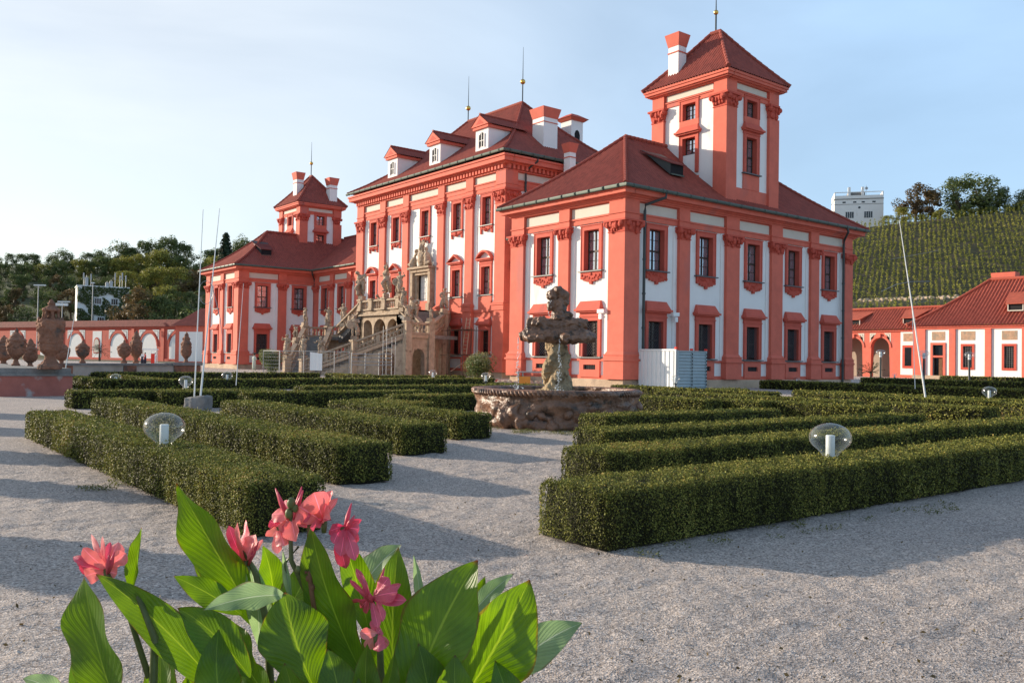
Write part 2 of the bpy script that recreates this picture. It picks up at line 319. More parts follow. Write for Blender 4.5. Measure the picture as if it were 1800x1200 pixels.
for y in gy:
    for x in gx:
        z = 0
        if 18.9 < x < 37.1 and -37.1 < y < -16.9:
            d = math.hypot(x-35.4, y+35.97); fade = min(1, (x-18.9)*1.5, (37.1-x)*2, (y+37.1)*2, (-16.9-y)*1.5)
            z = fade*(noise.noise(Vector((x*3.1, y*3.1, 0)))*.014+noise.noise(Vector((x*7, y*7, 5)))*.019+noise.noise(Vector((x*.9, y*.9, 9)))*.012)
            if d < 9:
                for a, c in ruts: z -= (.006*math.exp(-(rut(x, y, a, c)/.05)**2)-.004*math.exp(-((rut(x, y, a, c)-.12)/.05)**2))*(.6+1.2*noise.noise(Vector((x*2, y*2, 3))))
            z -= .01*fade
        gv.append((x, y, z))
nx = len(gx); gf = [(j*nx+i, j*nx+i+1, (j+1)*nx+i+1, (j+1)*nx+i) for j in range(len(gy)-1) for i in range(nx-1)]
mb = MB(); mb.v = gv; mb.f = gf; mb.m = [0]*len(gf)
tag(mb.build('ground', 'gravel', smooth=True), kind='structure')
# ================================================================ palace
PAL = thing('palace', 'large coral and white baroque palace with dark red tiled roofs and two square towers', 'palace')
class Fac:
    def __init__(s, o, sd, nd): s.o = Vector(o); s.s = Vector(sd); s.n = Vector(nd)
    def p(s, a, z, d): return s.o+s.s*a+s.n*d+Vector((0, 0, z))
    def box(s, mb, a0, a1, z0, z1, d0, d1, mi=0, g=0, gt=0):
        P = [s.p(a0, z0, d0), s.p(a1, z0, d0), s.p(a1, z0, d1), s.p(a0, z0, d1), s.p(a0-gt, z1, d0), s.p(a1+gt, z1, d0), s.p(a1+gt, z1, d1+gt), s.p(a0-gt, z1, d1+gt)]
        mb.hexa(P, mi)
    def quad(s, mb, pts, mi=0): mb.add([s.p(*q) for q in pts], [tuple(range(len(pts)))], mi)
def blob_row(F, mb, a0, a1, z0, z1, d, k, rr):
    for i in range(k):
        a = a0+(a1-a0)*(i+.5)/k+random.uniform(-.04, .04); q = rr*random.uniform(.7, 1.25); mb.ball(F.p(a, (z0+z1)/2+random.uniform(-.09, .09), d+random.uniform(-.03, .03)), (q*random.uniform(.7, 1.2), q*random.uniform(.7, 1.2), q*random.uniform(.9, 1.7)), 6, 4)
def capital(F, par, a0, a1, z0, z1, d):
    mb = MB(); h = z1-z0; w_ = a1-a0
    F.box(mb, a0-.04, a1+.04, z0, z0+.07, 0, d+.04); F.box(mb, a0, a1, z0+.07, z0+h*.86, 0, d, gt=.12)
    F.box(mb, a0-.22, a1+.22, z1-h*.14, z1, 0, d+.22)
    k = max(4, int(w_/.2))
    blob_row(F, mb, a0-.02, a1+.02, z0+.08, z0+h*.42, d+.05, k, .13); blob_row(F, mb, a0-.08, a1+.08, z0+h*.42, z0+h*.8, d+.12, k, .14)
    for a in (a0-.10, a1+.10): mb.ball(F.p(a, z1-h*.3, d+.12), (.17, .17, .19), 8, 5); mb.ball(F.p(a, z1-h*.3, d*.4), (.13, .13, .17), 6, 4)
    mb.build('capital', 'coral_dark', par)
class CF(Fac):
    """a facade frame whose boxes run round the building corner (front, back) or butt against it (sides)"""
    def __init__(s, F, lo, hi): s.o, s.s, s.n, s.lo, s.hi = F.o, F.s, F.n, lo, hi
    def box(s, mb, a0, a1, z0, z1, d0, d1, mi=0, g=0, gt=0):
        P = []
        for z, gg in ((z0, 0), (z1, gt)):
            dd = d1+gg; lo = a0-gg; hi = a1+gg
            if s.lo is not None: lo = s.lo-(dd if abs(s.n.y) > .5 else 0)
            if s.hi is not None: hi = s.hi+(dd if abs(s.n.y) > .5 else 0)
            P += [s.p(lo, z, d0), s.p(hi, z, d0), s.p(hi, z, dd), s.p(lo, z, dd)]
        mb.hexa(P, mi)
def pilaster(F, a0, a1, lev, d=.28, order=True, Lg=None):
    F = CF(F, a0 if a0 == 0 and Lg else None, a1 if Lg and abs(a1-Lg) < .01 else None)
    """lev: z of stone base top, moulding, pedestal top, shaft top(capital base), capital top, frieze top"""
    zb, zm, zp, zs, zc, zf = lev; mb = MB()
    F.box(mb, a0-.14, a1+.14, zb, zm-.12, 0, d+.14); F.box(mb, a0-.22, a1+.22, zm-.12, zm, 0, d+.22)
    F.box(mb, a0-.14, a1+.14, zm, zp-.22, 0, d+.14); F.box(mb, a0-.14, a1+.14, zp-.22, zp-.16, 0, d+.18); F.box(mb, a0-.10, a1+.10, zp-.16, zp, 0, d+.1, gt=-.09)
    F.box(mb, a0, a1, zp, zs, 0, d); F.box(mb, a0-.001, a1+.001, zc, zf, 0, d-.03)
    F.box(mb, a0-.03, a1+.03, zc+.38, zc+.45, 0, d+.03)
    ob = mb.build('pilaster', 'coral', PAL)
    if order: capital(F, ob, a0, a1, zs, zc, d)
    return ob
def wallface(F, mb, a0, a1, z0, z1, holes, mi=0):
    A = sorted({a0, a1, *[h[0] for h in holes], *[h[1] for h in holes]}); Z = sorted({z0, z1, *[h[2] for h in holes], *[h[3] for h in holes]})
    for i in range(len(A)-1):
        for j in range(len(Z)-1):
            ca, cz = (A[i]+A[i+1])/2, (Z[j]+Z[j+1])/2
            if any(h[0] < ca < h[1] and h[2] < cz < h[3] for h in holes): continue
            F.quad(mb, [(A[i], Z[j], 0), (A[i+1], Z[j], 0), (A[i+1], Z[j+1], 0), (A[i], Z[j+1], 0)], mi)
def window(F, c, w_, z0, z1, fr=.27, rev=.36, cols=2, rows=4, top=None, apron=None, hoodz=None, sill=True, dark=False, lattice=False, surround_top=.32, grille=False, ext=0):
    """opening c±w/2, z0..z1. part window(surround) > pane, glazing_bar, window_sill, window_hood, apron"""
    a0, a1 = c-w_/2, c+w_/2; mb = MB(); e = .002
    F.box(mb, a0-fr, a0, z0-ext, z1+surround_top, -.01, .10); F.box(mb, a1, a1+fr, z0-ext, z1+surround_top, -.01, .10)
    F.box(mb, a0, a1, z1, z1+surround_top, -.01, .10)
    F.box(mb, a0-fr-.05, a1+fr+.05, z1+surround_top-.07, z1+surround_top, -.01, .15)
    F.box(mb, a0-fr-e, a0-fr+.05, z0-ext, z1+surround_top-.07, -.01, .13); F.box(mb, a1+fr-.05, a1+fr+e, z0-ext, z1+surround_top-.07, -.01, .13)
    F.box(mb, a0-.03, a0, z0, z1, -rev, 0); F.box(mb, a1, a1+.03, z0, z1, -rev, 0); F.box(mb, a0, a1, z1, z1+.03, -rev, 0); F.box(mb, a0, a1, z0-.03, z0, -rev, 0)
    win = mb.build('window', 'coral_trim', PAL)
    mb = MB(); F.quad(mb, [(a0, z0, -rev+.06), (a1, z0, -rev+.06), (a1, z1, -rev+.06), (a0, z1, -rev+.06)]); mb.build('pane', 'pane_dark' if dark else 'pane', win)
    mb = MB(); q0, q1 = -rev+.062, -rev+.10
    F.box(mb, a0, a0+.07, z0, z1, q0, q1); F.box(mb, a1-.07, a1, z0, z1, q0, q1); F.box(mb, a0+.07, a1-.07, z1-.07, z1, q0, q1); F.box(mb, a0+.07, a1-.07, z0, z0+.07, q0, q1)
    F.box(mb, c-.04, c+.04, z0+.07, z1-.07, q0, q1+.01)
    if rows >= 4: zt = z0+(z1-z0)*.48; F.box(mb, a0+.07, c-.045, zt-.05, zt+.05, q0, q1+.015); F.box(mb, c+.045, a1-.07, zt-.05, zt+.05, q0, q1+.015)
    for r_ in range(1, rows):
        z = z0+(z1-z0)*r_/rows
        if rows < 4 or r_ != rows//2:
            F.box(mb, a0+.07, c-.045, z-.014, z+.014, q0, q1-.01); F.box(mb, c+.045, a1-.07, z-.014, z+.014, q0, q1-.01)
    mb.build('glazing_bar', 'frame', win)
    if grille:
        mb = MB(); st = .19; n = int((z1-z0+w_)/st)+1
        for k in range(n):
            for sg in (1, -1):   # diagonal bars clipped to the opening
                b0 = z0-w_+k*st; pts = []
                for i in range(9):
                    u = i/8; a = a0+w_*u if sg > 0 else a1-w_*u; z = b0+w_*u
                    if z0 <= z <= z1: pts.append(F.p(a, z, -.07))
                if len(pts) > 1: mb.tube([pts[0], pts[-1]], .013, 4)
        mb.build('window_grille', 'sill', win)
    if sill:
        mb = MB(); F.box(mb, a0-fr-.12, a1+fr+.12, z0-.10, z0-.03, 0, .24); mb.build('window_sill', 'sill', win)
    if apron:   # carved bracket hanging under the sill
        mb = MB(); b0, b1, h = a0-fr+.02, a1+fr-.02, apron
        F.box(mb, b0, b1, z0-h*.5, z0-.10, 0, .13); k = 7
        if apron < .78:   # main block: two scrolls and a middle drop
            F.box(mb, b0, b0+.2, z0-h, z0-h*.5, 0, .12); F.box(mb, b1-.2, b1, z0-h, z0-h*.5, 0, .12); mb.ball(F.p(c, z0-h*.62, .12), (.2, .2, .16), 8, 5)
        else:
            for i in range(k):
                a = b0+(b1-b0)*(i+.5)/k; hh = h*(.62+.36*(1-abs(i-3)/3)*(1 if i % 2 else .75)); F.box(mb, a-.11, a+.11, z0-hh, z0-h*.5, 0, .13, gt=.02)
        for i in range(11): mb.ball(F.p(b0+.12+(b1-b0-.24)*i/10+random.uniform(-.04, .04), z0-h*random.uniform(.22, .62), .12), (random.uniform(.06, .13), .09, random.uniform(.05, .12)), 6, 4)
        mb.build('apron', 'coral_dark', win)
    if hoodz:
        zb, zt, kind = hoodz; mb = MB(); h0, h1 = a0-fr-.1, a1+fr+.1
        F.box(mb, h0+.08, h1-.08, z1+surround_top, zb, 0, .11)
        F.box(mb, h0-.12, h1+.12, zb, zb+.12, 0, .42); F.box(mb, h0-.06, h1+.06, zb-.09, zb, 0, .3)
        if kind == 'flat':
            P = [F.p(h0-.04, zb+.12, 0), F.p(h1+.04, zb+.12, 0), F.p(h1+.04, zb+.12, .36), F.p(h0-.04, zb+.12, .36), F.p(h0+.14, zt, 0), F.p(h1-.14, zt, 0), F.p(h1-.14, zt, .12), F.p(h0+.14, zt, .12)]; mb.hexa(P)
        else:
            n = 2 if kind == 'tri' else 10; pts = []
            for i in range(n+1):
                u = i/n
                z = (zb+.12)+(zt-zb-.12)*((1-abs(2*u-1)) if kind == 'tri' else math.sin(PI*u)**.75)
                pts.append((h0-.12+(h1-h0+.24)*u, z))
            for (p, q) in zip(pts[:-1], pts[1:]):
                th = .17
                F_ = [F.p(p[0], max(p[1]-th, zb+.12), 0), F.p(q[0], max(q[1]-th, zb+.12), 0), F.p(q[0], max(q[1]-th, zb+.12), .42), F.p(p[0], max(p[1]-th, zb+.12), .42), F.p(p[0], p[1], 0), F.p(q[0], q[1], 0), F.p(q[0], q[1], .42), F.p(p[0], p[1], .42)]
                mb.hexa(F_)
        mb.build('window_hood', 'coral_trim', win)
    return win
def vent(F, c, z0=1.07, z1=1.36, w_=1.05, pz0=.62, pz1=1.60, pw=1.75):
    mb = MB(); a0, a1 = c-w_/2, c+w_/2; p0, p1 = c-pw/2, c+pw/2
    F.box(mb, p0, a0, pz0, pz1, 0, .12); F.box(mb, a1, p1, pz0, pz1, 0, .12); F.box(mb, a0, a1, pz0, z0, 0, .12); F.box(mb, a0, a1, z1, pz1, 0, .12)
    F.quad(mb, [(a0, z0, .012), (a1, z0, .012), (a1, z1, .012), (a0, z1, .012)], 1)
    for i in range(7):
        a = a0+w_*(i+.5)/7; mb.tube([F.p(a, z0, .05), F.p(a, z1, .05)], .012, 4, 2)
    mb.build('cellar_vent', ['coral', 'dark', 'sill'], PAL)
def cornice(F, name, a0, a1, prof, m='coral', e0=0, e1=0, mi=None):
    if abs(F.n.x) > .5: e0 = e1 = 0     # the front and back facades carry the stack round the corner
    """stack of (z0,z1,depth); the ends grow with depth at outer corners so the stack turns the corner"""
    mb = MB()
    for z0, z1, d in prof: F.box(mb, a0-(d if e0 else 0), a1+(d if e1 else 0), z0, z1, -.05, d)
    return mb.build(name, m, PAL)
def roofplane(name, A, sd, inn, W, Rr, z0, H, tl, tr_, a=.8, m='tile', per=.24, amp=.035, par=None, tilt=.0, nv=9, col=4):
    """sd: along the eave, inn: horizontal into the roof; W eave length; Rr run; rises H; tl,tr_: how far the hips eat in per metre of run"""
    A = Vector(A); sd = Vector(sd); inn = Vector(inn); mb = MB(); mb.uv = []
    st = per/col; n = int(math.ceil(W/st)); SL = math.hypot(Rr, H)
    for i in range(n+1):
        u = min(i*st, W); ve = Rr
        if tl > 0: ve = min(ve, u/tl)
        if tr_ > 0: ve = min(ve, (W-u)/tr_)
        k = amp*math.sin(2*PI*u/per)
        for j in range(nv+1):
            v = ve*j/nv; q = v/Rr; z = z0+H*(a*q+(1-a)*q*q)
            P = A+sd*u+inn*v; mb.v.append((P.x-inn.x*k*.5, P.y-inn.y*k*.5, z+k)); mb.uv.append((u, q*SL))
    for i in range(n):
        for j in range(nv):
            o = i*(nv+1)+j; mb.f.append((o, o+nv+1, o+nv+2, o+1)); mb.m.append(0)
    return mb.build(name, m, par or PAL, smooth=True)
def ridge(par, pts, rad=.13, m='tile', per=.38):
    """ridge tiles: a row of slightly overlapping half-round tiles"""
    mb = MB(); mb.uv = None
    for p, q in zip(pts[:-1], pts[1:]):
        p = Vector(p); q = Vector(q); L_ = (q-p).length; n = max(1, int(L_/per)); d = (q-p)/n
        for i in range(n): mb.tube([p+d*i, p+d*(i+1.06)], [rad*1.12, rad*.9], 8)
    return mb.build('ridge_tiles', m, par)
def hiproof(x0, x1, y0, y1, z0, H, a=.8, sides='SENW', m='tile', per=.24, par=None, amp=.035, front_run=None):
    """hip roof over the eave rectangle. run = half the short side (or front_run for a ridge that lies elsewhere)"""
    wx, wy = x1-x0, y1-y0; ru = min(wx, wy)/2
    S = {}
    if 'S' in sides: S['S'] = roofplane('roof', (x0, y0, 0), (1, 0, 0), (0, 1, 0), wx, ru, z0, H, 1, 1, a, m, per, amp, par)
    if 'E' in sides: S['E'] = roofplane('roof', (x1, y0, 0), (0, 1, 0), (-1, 0, 0), wy, ru, z0, H, 1, 1, a, m, per, amp, par)
    if 'N' in sides: S['N'] = roofplane('roof', (x1, y1, 0), (-1, 0, 0), (0, -1, 0), wx, ru, z0, H, 1, 1, a, m, per, amp, par)
    if 'W' in sides: S['W'] = roofplane('roof', (x0, y1, 0), (0, -1, 0), (1, 0, 0), wy, ru, z0, H, 1, 1, a, m, per, amp, par)
    def pr(t_): return z0+H*(a*t_+(1-a)*t_*t_)
    r_ = list(S.values())[0]; mt = m
    for cx, sx in ((x0, 1), (x1, -1)):
        for cy, sy in ((y0, 1), (y1, -1)):
            pts = [(cx+sx*ru*k/6, cy+sy*ru*k/6, pr(k/6)+.05) for k in range(7)]; ridge(r_, pts, .13, mt)
    if wx > wy: ridge(r_, [(x0+ru, (y0+y1)/2, z0+H+.05), (x1-ru, (y0+y1)/2, z0+H+.05)], .15, mt)
    elif wy > wx: ridge(r_, [((x0+x1)/2, y0+ru, z0+H+.05), ((x0+x1)/2, y1-ru, z0+H+.05)], .15, mt)
    return S
def gutter(pts, rad=.11):
    mb = MB(); mb.tube(pts, rad, 8); 
    for p, q in zip(pts[:-1], pts[1:]):
        p = Vector(p); q = Vector(q); n = int((q-p).length/1.2)
        for i in range(n):
            c = p+(q-p)*(i+.5)/n; d = (q-p).normalized()*.03; mb.tube([c-d, c+d], rad*1.18, 8)
    return mb.build('gutter', 'metal_green', PAL)
def downpipe(pts, rad=.085):
    mb = MB(); mb.tube(pts, rad, 8)
    for z in np.arange(max(1.5, pts[-1][2]+.6), pts[-2][2] if len(pts) > 2 else 5, 2): p = pts[-1]; mb.tube([(p[0], p[1], z), (p[0], p[1], z+.12)], rad*1.3, 8)
    return mb.build('downpipe', 'pipe', PAL)
LV = (.55, 1.73, 2.15, 9.05, 9.78, 10.95)   # wing levels
WINGC = [(9.85, 10.2, .10), (10.15, 10.25, .16), (10.93, 11.02, .26), (11.02, 11.12, .36), (11.12, 11.2, .5), (11.2, 11.42, .78), (11.42, 11.52, .86)]
def wing_facade(F, Lg, pils, wins, caps=True, e0=1, e1=1, ground=True, cut=()):
    holes = []
    for c, w_ in wins: holes += [(c-w_/2, c+w_/2, 7.03, 9.46)] + ([(c-w_/2, c+w_/2, 1.85, 3.99)] if ground else [])
    mb = MB(); wallface(F, mb, 0, Lg, 0, 11.5, holes); mb.build('wall', 'white', PAL)
    mb = MB(); k = .22 if abs(F.n.y) > .5 else 0; F.box(mb, -k if e0 else 0, Lg+(k if e1 else 0), 0, .52, -.02, .22); mb.build('stone_plinth', 'stone_base', PAL)
    mb = MB(); F.box(mb, 0, Lg, .52, .75, 0, .05); F.box(mb, 0, Lg, 1.58, 1.72, 0, .08); mb.build('base_band', 'coral', PAL)
    cornice(F, 'cornice', 0, Lg, WINGC, 'coral', e0, e1)
    mb = MB()   # plain lesenes either side of each pilaster, and frieze panels
    for (p0, p1) in pils:
        F.box(mb, max(0, p0-.33), p0, 1.74, 9.84, 0, .07); F.box(mb, p1, min(Lg, p1+.33), 1.74, 9.84, 0, .07)
    mb.build('pilaster_strip', 'white', PAL)
    mb = MB()
    for (a, b_) in zip(pils[:-1], pils[1:]): F.box(mb, a[1]+.05, b_[0]-.05, 10.26, 10.86, 0, .06)
    mb.build('frieze_panel', 'cream', PAL)
    mb = MB(); F.box(mb, 0, Lg, 10.25, 10.94, 0, .035); mb.build('frieze', 'coral', PAL)
    for p in pils: pilaster(F, p[0], p[1], LV, .28, True, Lg if e0 or e1 else None)
    for c, w_ in wins:
        window(F, c, w_, 7.03, 9.46, apron=.85)
        if ground:
            window(F, c, w_, 1.85, 3.99, hoodz=(4.58, 5.18, 'flat'), rows=4, dark=True, surround_top=.3, grille=True); vent(F, c)
# ---- near wing
FS = Fac((0, 0, 0), (-1, 0, 0), (0, -1, 0)); FE = Fac((0, 0, 0), (0, 1, 0), (1, 0, 0))
wing_facade(FS, 10.05, [(0, 1.05), (4.53, 5.50), (8.98, 10.05)], [(2.70, 1.28), (7.17, 1.28)])
wing_facade(FE, 23.75, [(0, .95), (4.45, 5.42), (8.97, 10.28), (13.75, 15.0), (18.38, 19.37), (22.72, 23.75)], [(2.64, 1.28), (7.17, 1.3), (12.0, 1.3), (16.54, 1.3), (20.98, 1.3)])
FW1 = Fac((-10.05, 0, 0), (0, 1, 0), (-1, 0, 0)); wing_facade(FW1, 9.0, [(0, .95)], [], e1=0)
def backwall(x0, x1, y0, y1, z): mb = MB(); mb.box(x0, x1, y0, y1, 0, z); mb.build('wall', 'white', PAL)
mb = MB(); FN = Fac((-10.05, 23.75, 0), (1, 0, 0), (0, 1, 0)); wallface(FN, mb, 0, 10.05, 0, 11.5, []); mb.build('wall', 'white', PAL); cornice(FN, 'cornice', 0, 10.05, WINGC, 'coral', 1, 1)
backwall(-10.0, -.6, .6, 23.2, 11.45)
hiproof(-11.0, .95, -.95, 24.7, 11.62, 4.75, .82, 'SEW')
roofplane('roof', (.95, 24.7, 0), (-1, 0, 0), (0, -1, 0), 11.95, 5.975, 11.62, 4.75, 1, 1, .82)
# ---- far wing (mirror)
XF = -59.75
FS2 = Fac((XF, 0, 0), (-1, 0, 0), (0, -1, 0)); FE2 = Fac((XF, 0, 0), (0, 1, 0), (1, 0, 0))
wing_facade(FS2, 10.05, [(0, 1.05), (4.53, 5.50), (8.98, 10.05)], [(2.70, 1.28), (7.17, 1.28)])
wing_facade(FE2, 9.1, [(0, .95), (4.45, 5.42)], [(2.64, 1.28), (7.05, 1.28)], e1=0)
backwall(XF-10.0, XF-.6, .6, 23.2, 11.45)
FX = Fac((XF-10.05, 0, 0), (0, 1, 0), (-1, 0, 0)); mb = MB(); wallface(FX, mb, 0, 23.75, 0, 11.5, []); mb.build('wall', 'white', PAL); cornice(FX, 'cornice', 0, 23.75, WINGC, 'coral', 1, 1)
hiproof(XF-11.0, XF+.95, -.95, 24.7, 11.62, 4.75, .68)
# ---- connectors
YC = 9.1
for x1, x0, sgn in ((-10.05, -22.25, 1), (-47.55, XF, -1)):
    Fc = Fac((x1, YC, 0), (-1, 0, 0), (0, -1, 0)); Lc = x1-x0
    if sgn < 0: pl = [(2.9, 3.85), (7.1, 8.0), (11.1, 12.2)]; wn = [(1.35, 1.25), (5.45, 1.25), (9.55, 1.25)]
    else: pl = [(0, .9), (4.2, 5.1), (8.35, 9.3), (11.6, 12.2)]; wn = [(2.5, 1.2), (6.7, 1.25), (10.4, 1.25)]
    wing_facade(Fc, Lc, pl, wn, e0=0, e1=0)
    backwall(x0, x1, YC+.7, 23.0, 11.45)
    roofplane('roof', (x0-(5 if sgn < 0 else 0), YC-.95, 0), (1, 0, 0), (0, 1, 0), Lc+5, 7.2, 11.62, 5.0, 0, 0, .78)
    roofplane('roof', (x1+(5 if sgn > 0 else 0), YC-.95+14.4, 0), (-1, 0, 0), (0, -1, 0), Lc+5, 7.2, 11.62, 5.0, 0, 0, .78)
    ridge(PAL, [(x0-5*(sgn < 0), YC-.95+7.2, 16.66), (x1+5*(sgn > 0), YC-.95+7.2, 16.66)])
# ---- main block
X0, X1, Y0, Y1 = -47.6, -22.2, 8.4, 24.6; ML = X1-X0
MC = [(15.95, 16.3, .10), (16.3, 16.68, .14), (16.66, 16.76, .22), (17.45, 17.55, .30), (17.95, 18.08, .55), (18.08, 18.45, .95), (18.45, 18.62, 1.05)]
FM = Fac((X1, Y0, 0), (-1, 0, 0), (0, -1, 0)); FME = Fac((X1, Y0, 0), (0, 1, 0), (1, 0, 0)); FMW = Fac((X0, Y1, 0), (0, -1, 0), (-1, 0, 0)); FMN = Fac((X0, Y1, 0), (1, 0, 0), (0, 1, 0))
mp_ = [(0, 1.1), (4.4, 5.5), (8.95, 10.0), (15.2, 16.25), (19.7, 20.8), (24.25, 25.4)]
mw_ = [2.62, 7.1, 12.45, 17.85, 22.35]
def maincorn(F, Lg):
    cornice(F, 'cornice', 0, Lg, MC, 'coral', 1, 1)
    mb = MB(); n = int(Lg/.46)
    for i in range(n+1): a = Lg*i/n; F.box(mb, a-.12, a+.12, 17.58, 17.94, 0, .5)
    mb.build('modillion', 'coral', PAL)
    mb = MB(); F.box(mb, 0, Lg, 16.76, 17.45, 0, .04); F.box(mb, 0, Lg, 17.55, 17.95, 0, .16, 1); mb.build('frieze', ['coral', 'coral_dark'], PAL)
holes = []
for i, c in enumerate(mw_):
    holes.append((c-.62, c+.62, 13.15, 15.58))
    if i != 2: holes += [(c-.62, c+.62, 7.14, 9.54), (c-.58, c+.58, 2.0, 4.08)]
holes.append((12.45-1.0, 12.45+1.0, 6.0, 9.45))
mb = MB(); wallface(FM, mb, 0, ML, 0, 18.4, holes); mb.build('wall', 'white', PAL)
for F, Lg in ((FM, ML), (FME, Y1-Y0), (FMW, Y1-Y0), (FMN, ML)): maincorn(F, Lg)
for F, Lg in ((FME, Y1-Y0), (FMW, Y1-Y0), (FMN, ML)): mb = MB(); wallface(F, mb, 0, Lg, 0, 18.4, []); mb.build('wall', 'white', PAL)
mb = MB()
for F, ps in ((FM, mp_), (FME, [(0, 1.1), (15.1, 16.2)])):
    for a, b_ in zip(ps[:-1], ps[1:]): F.box(mb, a[1]+.06, b_[0]-.06, 16.82, 17.40, 0, .07)
mb.build('frieze_panel', 'cream', PAL)
mb = MB(); FM.box(mb, 0, ML, 5.62, 5.85, 0, .16); FM.box(mb, 0, ML, 5.2, 5.62, 0, .06); FM.box(mb, 0, ML, .5, .75, 0, .06); FM.box(mb, 0, ML, 1.58, 1.72, 0, .1)
for c in mw_: FM.box(mb, c-.95, c+.95, 5.85, 6.98, 0, .12)
mb.build('base_band', 'coral', PAL)
mb = MB(); FM.box(mb, -.2, ML+.2, 0, .5, 0, .24); FME.box(mb, 0, .7, 0, .5, 0, .2); mb.build('stone_plinth', 'stone_base', PAL)
mb = MB()
for (p0, p1) in mp_: FM.box(mb, max(0, p0-.4), p0, 5.86, 15.94, 0, .07); FM.box(mb, p1, min(ML, p1+.4), 5.86, 15.94, 0, .07)
mb.build('pilaster_strip', 'white', PAL)
for F, ps in ((FM, mp_), (FME, [(0, 1.05), (15.1, 16.2)]), (FMW, [(0, 1.1), (15.1, 16.2)])):
    for p in ps:
        F0 = F; F = F0; Lm = ML if abs(F.n.y) > .5 else Y1-Y0; ob = pilaster(F, p[0], p[1], (5.85, 6.25, 6.5, 14.72, 15.92, 17.45), .30, True, Lm); G = CF(F, 0 if p[0] == 0 else None, Lm if abs(p[1]-Lm) < .01 else None)
        mb = MB(); G.box(mb, p[0]-.14, p[1]+.14, .5, 1.6, 0, .44); G.box(mb, p[0]-.2, p[1]+.2, 1.6, 1.72, 0, .5); G.box(mb, p[0]-.1, p[1]+.1, 1.72, 5.7, 0, .36); G.box(mb, p[0]-.2, p[1]+.2, 5.7, 5.84, 0, .46)
        mb.build('pedestal', 'coral', ob)
for i, c in enumerate(mw_):
    window(FM, c, 1.24, 13.15, 15.58, apron=.74)
    if i != 2:
        window(FM, c, 1.24, 7.14, 9.54, hoodz=(10.12, 10.95, 'tri' if i in (1, 3) else 'seg'))
        window(FM, c, 1.16, 2.0, 4.08, hoodz=(4.55, 5.18, 'flat'), dark=True)
# portal with door
mb = MB(); FM.quad(mb, [(11.45, 6, -.2), (13.45, 6, -.2), (13.45, 9.45, -.2), (11.45, 9.45, -.2)], 0)
for k in range(6):
    for s_ in (0, 1): FM.box(mb, 11.55+s_*.95, 12.35+s_*.95, 6.08+k*.56, 6.55+k*.56, -.2, -.15, 0)
door = mb.build('door', 'frame_white', PAL)
mb = MB()
for s_ in (-1, 1):
    c = 12.45+s_*1.18; FM.box(mb, c-.18, c+.18, 6.0, 9.7, 0, .25); FM.box(mb, c+s_*.38-.2, c+s_*.38+.2, 6.0, 10.0, 0, .55); FM.box(mb, c+s_*.38-.28, c+s_*.38+.28, 6, 6.7, 0, .7)
FM.box(mb, 11.15, 13.75, 9.45, 9.7, -.4, .4); FM.box(mb, 10.55, 14.35, 10.0, 10.2, 0, .85); FM.box(mb, 10.7, 14.2, 9.7, 10.0, 0, .62)
mb.build('portal', 'stone', door)
mb = MB(); P = lambda a, z, d: FM.p(a, z, d)
for s_ in (-1, 1):
    mb.tube([P(12.45+s_*1.35, 10.25, .5), P(12.45+s_*1.2, 10.9, .5), P(12.45+s_*.9, 11.5, .45)], [.42, .34, .22], 8); mb.ball(P(12.45+s_*.85, 11.8, .45), .2); mb.tube([P(12.45+s_*1.1, 11.3, .5), P(12.45+s_*.5, 11.5, .6)], [.13, .1], 6)
    mb.tube([P(12.45+s_*1.4, 10.5, .6), P(12.45+s_*1.9, 10.5, .7)], [.26, .12], 6)
mb.ball(P(12.45, 11.0, .4), (.55, .35, .8)); mb.ball(P(12.45, 12.0, .4), (.35, .3, .45)); mb.ball(P(12.2, 12.5, .4), (.2, .15, .3)); mb.tube([P(12.5, 12.2, .4), P(12.75, 12.9, .45)], [.12, .05], 6); mb.tube([P(12.1, 12.2, .4), P(11.8, 12.7, .45)], [.1, .04], 6)
voxel(mb.build('portal_sculpture', 'stone', door), .06, .1, .3)
# ---- main roof
S_ = hiproof(-48.65, -21.15, 7.3, 25.7, 18.95, 7.6, .63, per=.26)
for p in ([(-48.7, 7.25, 18.88), (-21.1, 7.25, 18.88), (-21.1, 25.7, 18.88)],): gutter(p, .13)
gutter([(-11.0, -1.0, 11.56), (1.0, -1.0, 11.56), (1.0, 24.7, 11.56)])
gutter([(XF-11.0, -1.0, 11.56), (XF+1.0, -1.0, 11.56), (XF+1.0, YC-1.0, 11.56), (-48.2, YC-1.0, 11.56)])
gutter([(-11, YC-1.0, 11.56), (-21.6, YC-1.0, 11.56)])
downpipe([(1.05, 2.35, 11.6), (1.05, 2.3, 11.2), (.32, 1.35, 10.75), (.30, 1.33, 10.4), (.30, 1.33, .3)])
downpipe([(1.05, 21.6, 11.6), (1.05, 21.8, 11.2), (.32, 22.5, 10.75), (.30, 22.45, 10.4), (.30, 22.45, .3)])
downpipe([(XF+.9, YC-.9, 11.5), (XF+.75, YC-.75, 11.1), (XF+.22, YC-.22, 10.5), (XF+.2, YC-.2, .3)])
downpipe([(-21.1, 10.9, 18.9), (-21.1, 10.9, 18.4), (-21.9, 10.3, 17.7), (-21.95, 10.3, 17.3), (-21.95, 10.3, 12)])
def chimney(x0, x1, y0, y1, z0, z1, cap=.95, g=.16, parent=None):
    mb = MB(); mb.box(x0, x1, y0, y1, z0, z1-cap); ob = mb.build('chimney', 'white', PAL)
    mb = MB(); mb.frust(x0-.02, x1+.02, y0-.02, y1+.02, z1-cap, z1, g); mb.box(x0-.05, x1+.05, y0-.05, y1+.05, z1-cap-.45, z1-cap-.38); mb.build('chimney_cap', 'coral', ob)
    return ob
